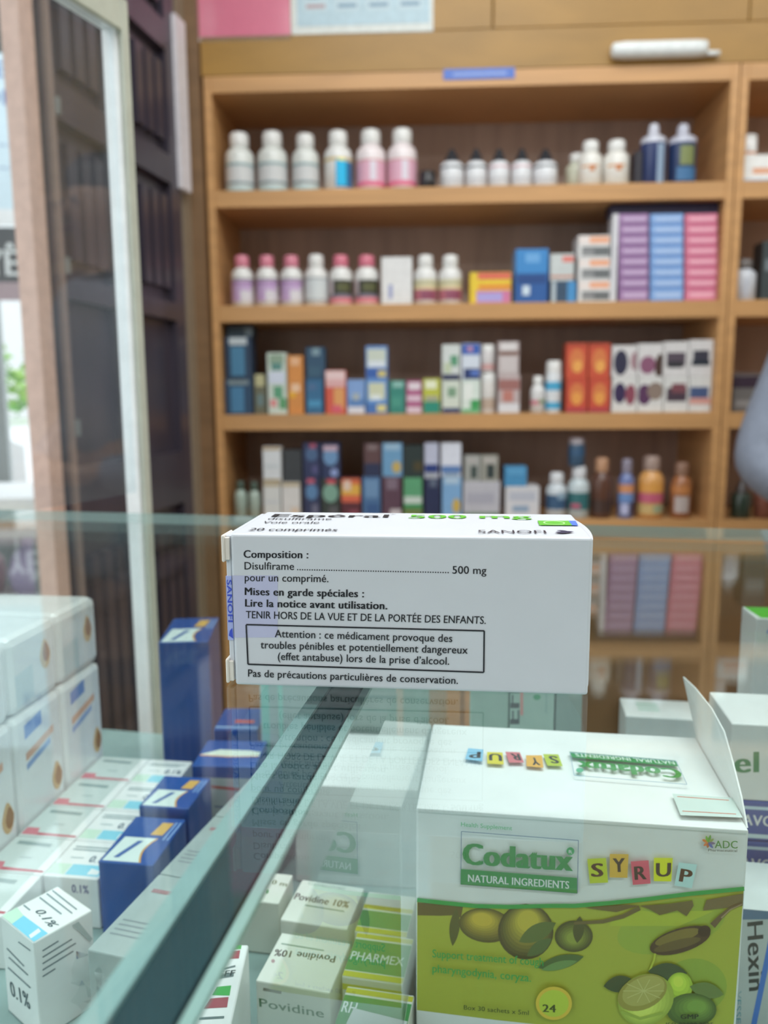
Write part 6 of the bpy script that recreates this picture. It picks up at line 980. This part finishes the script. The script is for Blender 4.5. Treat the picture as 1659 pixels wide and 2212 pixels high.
# ------------------------------------------------------------------ cartons in the counter
M_card = mat('eff3f3', 1.0, .45, 0, .03); M_navy = mat('2a58a4', .95, .35, .2, .05); M_grey = mat('c6cccc', 1, .5)
def carton(n, name, label, cat, group, m, gains=None, extra=None, bev=.0007):
    x, y, z, a, w, d, h = BOX[n]
    e = empty(name, (x, y, z), -a); tag(e, label, cat, group)
    mb = MB(); mb.box(0, w, 0, d, 0, h, m, bev, 2); mb.build('carton', e)
    if n in DEC: decals('printed_design', DEC[n], e, w, d, h, gains or {'f': 1.5, 't': 1.0, 'r': 1.3})
    return e
g = 'white cartons with a sky-blue corner in the left compartment'
for k, w_ in enumerate(('nearest of the row by the front blue carton', 'second nearest of its row', 'third nearest of its row', 'farthest of its row, by the tall blue carton')):
    carton('rc%d' % k, 'medicine_carton', '0.1% carton with sky-blue corner, '+w_, 'carton', g, M_card)
g = 'grey-topped cartons with a red line in the left compartment'
for k, w_ in zip(range(-1, 4), ('nearest of the row beside the shrink-wrapped packs', 'second nearest of its row', 'third nearest of its row', 'fourth nearest of its row', 'farthest of its row, below the white post')):
    carton('lc%d' % k, 'medicine_carton', 'grey-topped white carton with red line, '+w_, 'carton', g, M_card)
carton('near', 'medicine_carton', 'white 0.1% carton turned cornerwise at the bottom left, nearest of all cartons', 'carton', '', M_card)
g = 'shrink-wrapped white packs with brown drops'
M_wrap = mat('f4f8f8', 1, .25, .5, .03)
for lv, nm in ((0, 'lower'), (1, 'upper')):
    for k, w_ in enumerate(('nearest', 'middle', 'farthest')):
        n = 'pk%d%d' % (lv, k); x, y, z, a, w, d, h = BOX[n]; D_ = d*1000; H_ = h*1000
        DEC[n] = []
        drop = lambda cx, cz, r, c: DEC[n].append(['r', 'p', c, [(cx+r*.75*math.sin(t*math.pi/8)*(1-.45*max(0, math.cos(t*math.pi/8))), cz+r*1.2*math.cos(t*math.pi/8)) for t in range(16)]])
        if lv == 0:
            drop(D_*.80, H_*.44, 7.5, 'd0aa7c'); drop(D_*.83, H_*.435, 5.2, 'a07048')
            DEC[n] += [['r', 'p', '6a8cc8', [(D_*.2, H_*.83), (D_*.55, H_*.86), (D_*.55, H_*.95), (D_*.2, H_*.92)]], ['r', 'p', 'd8a890', [(D_*.2, H_*.69), (D_*.78, H_*.75), (D_*.78, H_*.80), (D_*.2, H_*.74)]], ['r', 'p', '8fa6d0', [(D_*.2, H_*.63), (D_*.7, H_*.69), (D_*.7, H_*.73), (D_*.2, H_*.67)]]]
        else:
            drop(D_*.72, H_*.58, 7.5, 'cfae84'); drop(D_*.74, H_*.6, 5, '9a6a50')
            DEC[n] += [['r', 'p', 'c2ced2', [(D_*.1, H_*.1), (D_*.45, H_*.12), (D_*.45, H_*.55), (D_*.1, H_*.5)]]]
        carton(n, 'wrapped_pack', 'shrink-wrapped white pack with brown drops, %s tier, %s to the camera' % (nm, w_), 'wrapped pack', g, M_wrap, {'r': 1.1}, None, .004 if lv == 0 else .005)
for n, lb in (('blueA', 'blue lying carton with white swoosh and yellow patch, nearer of the two'), ('blueB', 'blue carton with white swoosh and yellow patch, behind its twin'), ('blueT', 'tall blue carton standing upright beside the white window post')):
    carton(n, 'medicine_carton', lb, 'carton', 'blue cartons with a white swoosh', M_navy, {'t': 1.0, 'f': 1.2})
x, y, z, a, w, d, h = BOX['blueT']
carton('blueC', 'medicine_carton', 'blue-topped carton with grey front lettered O, below the tall blue carton', 'carton', '', M_navy, {'t': 1, 'f': 1})
carton('blueD', 'medicine_carton', 'blue carton with red strip on top, half hidden below the white boxed tablets', 'carton', '', M_navy, {'t': 1, 'f': 1})
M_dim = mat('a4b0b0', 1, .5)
M_cream = mat('f2f6e6', 1, .45, 0, .03)
g = 'cream cartons of 10% solution under the divider'
carton('pov1', 'medicine_carton', 'cream carton with brown 10% lettering, farther of the pair, reading upright', 'carton', g, M_cream)
carton('pov2', 'medicine_carton', 'cream carton with upside-down brown 10% lettering, nearer of the pair', 'carton', g, M_cream)
carton('pov3', 'medicine_carton', 'cream carton with green print, cut off by the divider rail', 'carton', g, M_cream)
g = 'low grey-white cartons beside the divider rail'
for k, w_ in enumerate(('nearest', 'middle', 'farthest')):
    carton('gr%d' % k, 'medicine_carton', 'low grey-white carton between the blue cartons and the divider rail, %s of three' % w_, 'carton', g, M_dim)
carton('tl', 'medicine_carton', 'upright pale teal carton with green stripes, behind the divider rail under the tablet box', 'carton', '', mat('b8cac8', 1, .45))
carton('bk', 'medicine_carton', 'upright grey-green carton with two dark lines, between the pale teal carton and the partition', 'carton', '', mat('a4b4ae', 1, .45))
carton('wc', 'medicine_carton', 'added wide white carton behind the cream cartons, brightening the partition reflection', 'carton', '', M_card)  # added so the partition's reflection in front of it looks white
carton('strip', 'medicine_carton', 'white carton with green and red flags, at the bottom beside the divider rail', 'carton', '', M_card)
for n, lb in (('g1', 'pale carton with green and yellow stripes, farthest of three by the partition'), ('g2', 'green and yellow striped carton with white lettering, middle of three by the partition'), ('g3', 'green and yellow striped carton with a white slip, nearest of three by the partition')):
    carton(n, 'medicine_carton', lb, 'carton', 'green and yellow striped cartons', M_cream, {'t': 1.1, 'f': 1.2})
x, y, z, a, w, d, h = BOX['g3']
mb = MB(); mb.box(.004, .026, .003, .016, 0, .0006, mat('d8dee0', 1, .4)); o = mb.build('paper_slip', None, (x, y, z+h+.0009), -a-.12); tag(o, 'white paper slip lying on the nearest green and yellow carton', 'paper slip')
carton('car', 'medicine_carton', 'long white carton with faint green print, behind the raised flap', 'carton', '', mat('fbfdfc', 1, .45), {'t': 1})
carton('el', 'medicine_carton', 'white carton with big dark green letters el, on top of the flat blue cartons', 'carton', '', M_card)
carton('tall', 'medicine_carton', 'tall white carton with bright green top at the right edge', 'carton', '', mat('fbfdfc', 1, .45), {'t': 1, 'f': 1.2})
carton('sup', 'medicine_carton', 'plain grey carton carrying the two blue cartons', 'carton', '', M_grey)
carton('navA', 'medicine_carton', 'blue carton with white stripes and lettering, lower of two beside the syrup carton', 'carton', 'flat blue cartons at the right', mat('3a62ae', 1, .35), {'f': 1.2})
carton('navB', 'medicine_carton', 'blue carton with white stripes and lettering, upper of two beside the syrup carton', 'carton', 'flat blue cartons at the right', mat('3a5ca8', 1, .35), {'f': 1.2})
carton('hex', 'medicine_carton', 'pale carton with black sideways lettering and blue stripe at bottom right', 'carton', '', M_grey, {'f': 1.3})
g = 'upright pale green cartons behind the syrup carton'
M_mint = mat('a8c0b4', 1, .45)
carton('e1', 'medicine_carton', 'upright pale green carton with tan stripe, first of three below the tablet box', 'carton', g, M_mint)
carton('e2', 'medicine_carton', 'upright pale green carton with sideways black letters and red bar', 'carton', g, mat('b4ccc0', 1, .45))
carton('e3', 'medicine_carton', 'upright narrow grey-green carton, last of three beside the brown panel', 'carton', g, mat('98aca4', 1, .45))
# clear plastic bag
mb = MB(); rd = random.Random(3); N = 14
P = [[(.0+.034*i/N, .018*math.sin(i*.5)*.3+.004*rd.uniform(-1, 1), .0+.040*j/N+.002*rd.uniform(-1, 1)) for i in range(N+1)] for j in range(N+1)]
mb.add([p for r in P for p in r], [(j*(N+1)+i, j*(N+1)+i+1, (j+1)*(N+1)+i+1, (j+1)*(N+1)+i) for j in range(N) for i in range(N)], glass('bag_film', (.96, .98, .98), .03, .08), True)
tag(mb.build('plastic_bag', None, (-.128, .298, SH+.001), -.5), 'crumpled clear plastic bag beside the cornerwise 0.1% carton', 'plastic bag')
# ------------------------------------------------------------------ syrup carton
x, y, z, a, w, d, h = BOX['cod']
e = empty('syrup_carton', (x, y, z), -a); tag(e, 'white and green syrup carton with limes and a spoon, flap raised', 'carton')
mb = MB(); mb.box(0, w, 0, d, 0, h, M_card, .0009, 2); mb.build('carton', e)
decals('printed_design', DEC['cod'], e, w, d, h, {'f': 1.55, 't': 1.0})
FL = [[120, 3, 111.0], [120, 77, 111.0]]+FLAP
mb = MB(); mb.prism([(p[0]/1000, p[1]/1000, p[2]/1000) for p in FL], (.0006, 0, 0), M_card); mb.build('side_flap', e)
mb = MB(); mb.box(.0006, w-.0006, -.0007, .0006, h-.0012, h+.0004, M_card, .0004, 2); mb.build('folded_edge', e)
# ------------------------------------------------------------------ tablet box on the glass
x, y, z, a, w, d, h = BOX['hero']
M_hero = mat('cdd1d8', 1.0, .4, .06, .015)
e = empty('tablet_box', (x, y, z), -a); tag(e, 'white boxed tablets with black French text lying on the counter glass', 'tablet box')
mb = MB(); mb.box(0, w, 0, d, 0, h, M_hero, .0009, 3); mb.build('carton', e)
decals('printed_design', DEC['hero'], e, w, d, h, {'f': 1.1, 't': 1.0})
M_kraft = mat('e2dcd4', 1, .5)
mb = MB(); mb.box(-.0019, -.0002, .0012, d-.001, .0012, h-.0006, M_hero, .0003); fl = mb.build('end_flap', e)
for z0, z1 in ((.0006, .0086), (h-.0090, h-.0004)):
    mb = MB(); mb.box(-.0029, -.0019, -.0004, .010, z0, z1, M_kraft, .0005, 2); mb.box(-.0020, -.0005, .0002, .010, z0+.0006, z1-.0008, M_kraft, .0002); mb.build('tuck_tab', e)
mb = MB(); mb.box(-.00215, -.0003, .0009, .02, .0145, .0352, mat('a9b4e8', 1, .3)); se = mb.build('seal', e); se['label'] = 'blue lettered tamper seal'
mb = MB(); vs, fs = text_mesh('SANOFI', 2)
mb.add([(-.0018+.0015*yy, .00082-oo, .0340-.0135*xx) for xx, yy, oo in vs], fs, mat('3b50c8', 1, .5, 0, 0))
mb.add([(-.0018, .00082, .0160), (-.0004, .00082, .0150), (-.0006, .00082, .0185), (-.0014, .00082, .0176)], [(0, 1, 2, 3)], mat('3b50c8', 1, .5, 0, 0)); mb.build('lettering', se)
n = 12; pts = [(w-.0002, .0005, .002)]+[(w+.0021*math.sin(math.pi*i/n)**.8, .0005+(d-.003)*i/n, .002) for i in range(1, n)]+[(w-.0002, d-.0025, .002)]
mb = MB(); mb.prism(pts, (0, 0, h-.0032), M_hero); mb.build('end_flap', e)
# ------------------------------------------------------------------ left glass showcase frame
BY = .35
e = empty('showcase_frame', (-.232, .755, 0), -BY); tag(e, 'white aluminium window frame post and beam left of the dark doors', 'window frame')
M_al = mat('f2f0f2', 1.1, .35); M_al2 = mat('c4c6b8', .9, .4)
mb = MB(); mb.box(-.012, .004, -.006, .006, 0, 1.432, M_al, .001); mb.box(.004, .009, -.004, .006, 0, 1.432, M_al2, .001); mb.build('post', e)
mb = MB(); mb.box(-.012, .004, -.9, -.006, 1.407, 1.432, M_al, .001); mb.box(.004, .009, -.9, -.004, 1.404, 1.436, M_al2, .001); mb.build('beam', e)
mb = MB(); mb.box(-.004, .0, -.88, -.007, 1.0, 1.406, M_hazy); mb.build('pane', e)
mb = MB(); mb.box(-.012, .014, -.9, -.88, 0, 1.406, M_al, .001); mb.build('post', e)
# ------------------------------------------------------------------ person
def skin(name, verts, edges, rad, m, parent, root=0, sub=2):
    me = bpy.data.meshes.new(name); me.from_pydata(verts, edges, []); o = bpy.data.objects.new(name, me); COL.objects.link(o)
    sk = o.modifiers.new('skin', 'SKIN'); sk.use_smooth_shade = True
    for i, r in enumerate(rad): me.skin_vertices[0].data[i].radius = r if isinstance(r, tuple) else (r, r)
    me.skin_vertices[0].data[root].use_root = True
    ss = o.modifiers.new('sub', 'SUBSURF'); ss.levels = sub; ss.render_levels = sub
    me.materials.append(m); o.parent = parent; return o
px, py = 1.02, 1.50
e = empty('person', (px, py, 0)); tag(e, 'person in a grey-blue long-sleeved top, elbow bent, standing before the cabinets', 'person')
sk = mat('b98a6c', 1, .5); V = []; E = []; R = []
def J(x, y_, z, r, par=None):
    V.append((x, y_, z)); R.append(r)
    if par is not None: E.append((par, len(V)-1))
    return len(V)-1
pel = J(0, 0, .92, (.14, .10)); w1 = J(0, 0, 1.08, (.125, .095), pel); ch = J(0, .0, 1.26, (.14, .10), w1); nk = J(0, .0, 1.40, .05, ch); hd0 = J(0, -.01, 1.47, .055, nk); hd = J(0, -.02, 1.55, (.075, .088), hd0); ht = J(0, -.01, 1.63, (.06, .07), hd)
J(0, -.115, 1.54, .012, hd)
for sx in (-1, 1):
    J(sx*.088, 0, 1.545, .014, hd)
    hip = J(sx*.09, 0, .86, .085, pel); kn = J(sx*.10, -.01, .48, .055, hip); an = J(sx*.10, .02, .09, .038, kn); J(sx*.11, -.13, .035, .032, an)
    sh = J(sx*.160, .02, 1.325, .046, ch)
    el = J(sx*.306 if sx < 0 else .28, .02 if sx < 0 else .06, .955 if sx < 0 else 1.02, .040, sh)
    wr = J(sx*.13, -.16, .90, .027, el); pa = J(sx*.06, -.225, .90, (.036, .02), wr)
    for q in range(4):
        b0 = J(sx*(.02+.004*abs(q-1.5)), -.255+.017*(q-1.5)*sx*0, .925-.018*q, .009, pa); b1 = J(sx*-.008, -.268, .920-.018*q, .008, b0); J(sx*-.022, -.25, .916-.018*q, .007, b1)
    t0 = J(sx*.055, -.235, .935, .010, pa); J(sx*.025, -.255, .955, .009, t0)
skin('body', V, E, R, sk, e)
cloth = mat('8e97a8', .8, .85, 0, .08); V = []; E = []; R = []
pel = J(0, 0, .90, (.185, .13)); w1 = J(0, 0, 1.08, (.165, .125), pel); ch = J(0, 0, 1.27, (.175, .13), w1); nk = J(0, 0, 1.385, .075, ch)
for sx in (-1, 1):
    sh = J(sx*.168, .02, 1.33, .075, ch)
    if sx < 0: m1 = J(-.248, .02, 1.11, .062, sh); el = J(-.31, .02, .955, .060, m1); m2 = J(-.235, -.07, .905, .056, el)
    else: m1 = J(.24, .04, 1.18, .066, sh); el = J(.28, .06, 1.02, .06, m1); m2 = J(.21, -.05, .95, .055, el)
    J(sx*.15, -.145, .905, .042, m2)
skin('shirt', V, E, R, cloth, e)
V = []; E = []; R = []
pel = J(0, 0, .90, (.17, .12))
for sx in (-1, 1):
    hip = J(sx*.095, 0, .82, .105, pel); kn = J(sx*.105, -.01, .48, .08, hip); J(sx*.105, .02, .10, .065, kn)
skin('trousers', V, E, R, mat('3a3c46', .8, .8), e)
mb = MB(); mb.blob((0, .012, 1.625), (.088, .10, .075), mat('17130f', 1, .5), 2, .03, 3); mb.build('hair', e)
mb = MB()
for sx in (-1, 1): mb.blob((sx*.032, -.098, 1.565), (.012, .008, .007), mat('20180f'), 1)
mb.blob((0, -.1, 1.50), (.022, .008, .006), mat('8a4a44'), 1); mb.build('face_features', e)
# ------------------------------------------------------------------ the street
mb = MB(); mb.box(-30, -1.6, -20, 30, -.06, -.01, mat('a8a8a6', 1, .8)); struct(mb.build('pavement'))
mb = MB(); mb.box(-14, -3.0, 11, 11.4, -.01, 3.0, mat('e8e8e6', 1.1, .8)); struct(mb.build('wall_street'))
e = empty('sign_board', (-3.3, 4.1, 0), .1); tag(e, 'pale blue street sign with dark blue letters and white lower bar', 'sign')
mb = MB(); mb.box(0, 1.485, 0, .05, 2.03, 2.95, mat('c9dbf2', 1.1, .5)); mb.build('board', e)
mb = MB(); mb.box(-.02, 1.50, -.01, .06, 1.96, 2.03, mat('f0f0f0', 1.1, .5)); mb.build('lower_bar', e)
mb = MB()
for s, x0_, x1_, z_, h_ in (('HE', .55, 1.44, 2.66, .07), ('DI', .80, 1.44, 2.53, .07), ('-', .7, 1.46, 2.33, .03), ('-', .9, 1.46, 2.22, .03)):
    vs, fs = text_mesh(s[-2:] if h_ > .05 else '-----', 2); k = .13 if h_ > .05 else .2
    mb.add([(x1_-k+k*x_, -.002-o_, z_+h_*y_) for x_, y_, o_ in vs], fs, mat('5a78b4', 1, .5, 0, 0))
mb.build('lettering', e)
for xx in (.2, 1.2):
    mb = MB(); mb.box(xx, xx+.06, .05, .11, -.01, 2.9, M_steel); mb.build('post', e)
e = empty('shop_sign', (-2.9, 3.6, 0), .1); tag(e, 'dark street shop sign with white letters and pinkish lower band', 'sign')
mb = MB(); mb.box(0, 1.28, 0, .06, 1.60, 1.84, mat('4a4e56', 1, .5)); mb.box(0, 1.28, -.002, 0, 1.52, 1.60, mat('b09aa2', 1, .5)); mb.build('board', e)
mb = MB(); vs, fs = text_mesh('YÊ', 3); mb.add([(1.13+.13*x_, -.004-o_*9, 1.63+.11*y_) for x_, y_, o_ in vs], fs, mat('dfe3f0', 1.1, .5, 0, 0)); mb.build('lettering', e)
mb = MB(); mb.box(.1, .14, .06, .1, -.01, 1.84, M_steel); mb.build('post', e); mb = MB(); mb.box(1.1, 1.14, .06, .1, -.01, 1.84, M_steel); mb.build('post', e)
mb = MB(); mb.prism([(-3.5, 1.5, 2.08), (-1.05, 1.5, 2.08), (-1.05, 3.0, 2.28), (-3.5, 3.0, 2.28)], (0, 0, .05), mat('4c5654', 1, .8)); 
for xx, yy in ((-3.4, 1.6), (-1.25, 2.9)): mb.tube([(xx, yy, -.01), (xx, yy, 2.2)], .02, M_steel)
tag(mb.build('awning'), 'dark grey-green awning over the pavement outside', 'awning')
e = empty('street_tree', (-3.6, 7.6, -.01)); tag(e, 'bright green street tree across the road', 'tree')
mb = MB(); mb.tube([(0, 0, 0), (.03, 0, .5), (0, 0, 1.2)], [.06, .05, .03], mat('6a5846')); mb.build('trunk', e)
rd = random.Random(8); mb = MB(); gm = [mat(k, 1.1, .7) for k in ('7fae52', '9cc068', '5f9448')]
for i in range(260):
    a = Vector((rd.gauss(0, .32), rd.gauss(0, .32), 1.22+rd.gauss(0, .16))); u = Vector((rd.uniform(-1, 1), rd.uniform(-1, 1), rd.uniform(-.6, .6))).normalized(); v = u.orthogonal().normalized()
    mb.add([a-u*.07, a+v*.035, a+u*.07, a-v*.035], [(0, 1, 2, 3)], gm[i % 3])
o = mb.build('foliage', e); o['kind'] = 'stuff'
e = empty('parked_car', (-3.2, 5.6, -.01), 0); tag(e, 'white parked car out in the bright street', 'car')
mb = MB(); M_car = mat('f0f0f0', 1.1, .25, .5)
prof = [(-1.9, .25), (1.0, .25), (1.0, .80), (.75, .9), (.2, .95), (-.15, 1.1), (-1.2, 1.1), (-1.55, .92), (-1.9, .85)]
mb.prism([(a_, -.7, z_) for a_, z_ in prof], (0, 1.4, 0), M_car); mb.build('body', e)
mb = MB(); mb.prism([(.1, -.705, .93), (-.17, -.705, 1.06), (-1.15, -.705, 1.06), (-1.4, -.705, .93)], (0, .01, 0), mat('30383e', 1, .1)); mb.build('window', e)
mb = MB(); mb.box(-1.9, 1.03, -.72, .72, .30, .46, mat('8f9498', 1, .5)); mb.build('bumper', e)
for xx in (-1.4, .5):
    for yy in (-.72, .55):
        mb = MB(); mb.lathe([(.06, 0), (.28, 0), (.28, .17), (.06, .17)], mat('26282a', 1, .7)); o = mb.build('wheel', e); o.rotation_euler = (-math.pi/2, 0, 0); o.location = (xx, yy, .28)
e = empty('market_stall', (-2.4, 2.9, -.01), .08); tag(e, 'market stall table with white cloth and orange trim outside the doorway', 'stall')
mb = MB(); mb.box(0, 1.12, 0, .6, .68, .72, mat('f4f0ea', 1.1, .7)); mb.box(0, 1.12, -.004, .0, .57, .70, mat('efe8e0', 1.1, .7)); mb.build('tabletop', e)
mb = MB(); mb.box(0, 1.12, -.007, -.004, .605, .635, mat('e09858', 1.1, .7)); mb.build('trim', e)
for xx in (.02, 1.06):
    for yy in (.02, .54):
        mb = MB(); mb.box(xx, xx+.04, yy, yy+.04, 0, .68, M_steel); mb.build('leg', e)
mb = MB(); mb.box(0, 1.12, .05, .55, .24, .26, mat('5a4448')); mb.build('lower_board', e)
for i, (xx, c_) in enumerate(((.62, 'b49ab8'), (.80, 'c8a0a8'), (.98, 'b8a8cc'))):
    mb = MB(); mb.blob((0, 0, .115), (.085, .08, .115), mat(c_, 1, .5), i, .08); mb.blob((0, 0, .235), (.03, .03, .035), mat(c_, 1, .5), i, .1)
    o = mb.build('plastic_sack', None, (-2.4+xx*math.cos(.08)-.2*math.sin(.08), 2.9+xx*math.sin(.08)+.2*math.cos(.08), .264)); tag(o, ['lilac', 'pinkish', 'pale violet'][i]+' tied sack on the lower board of the stall', 'sack', 'tied sacks under the market stall')
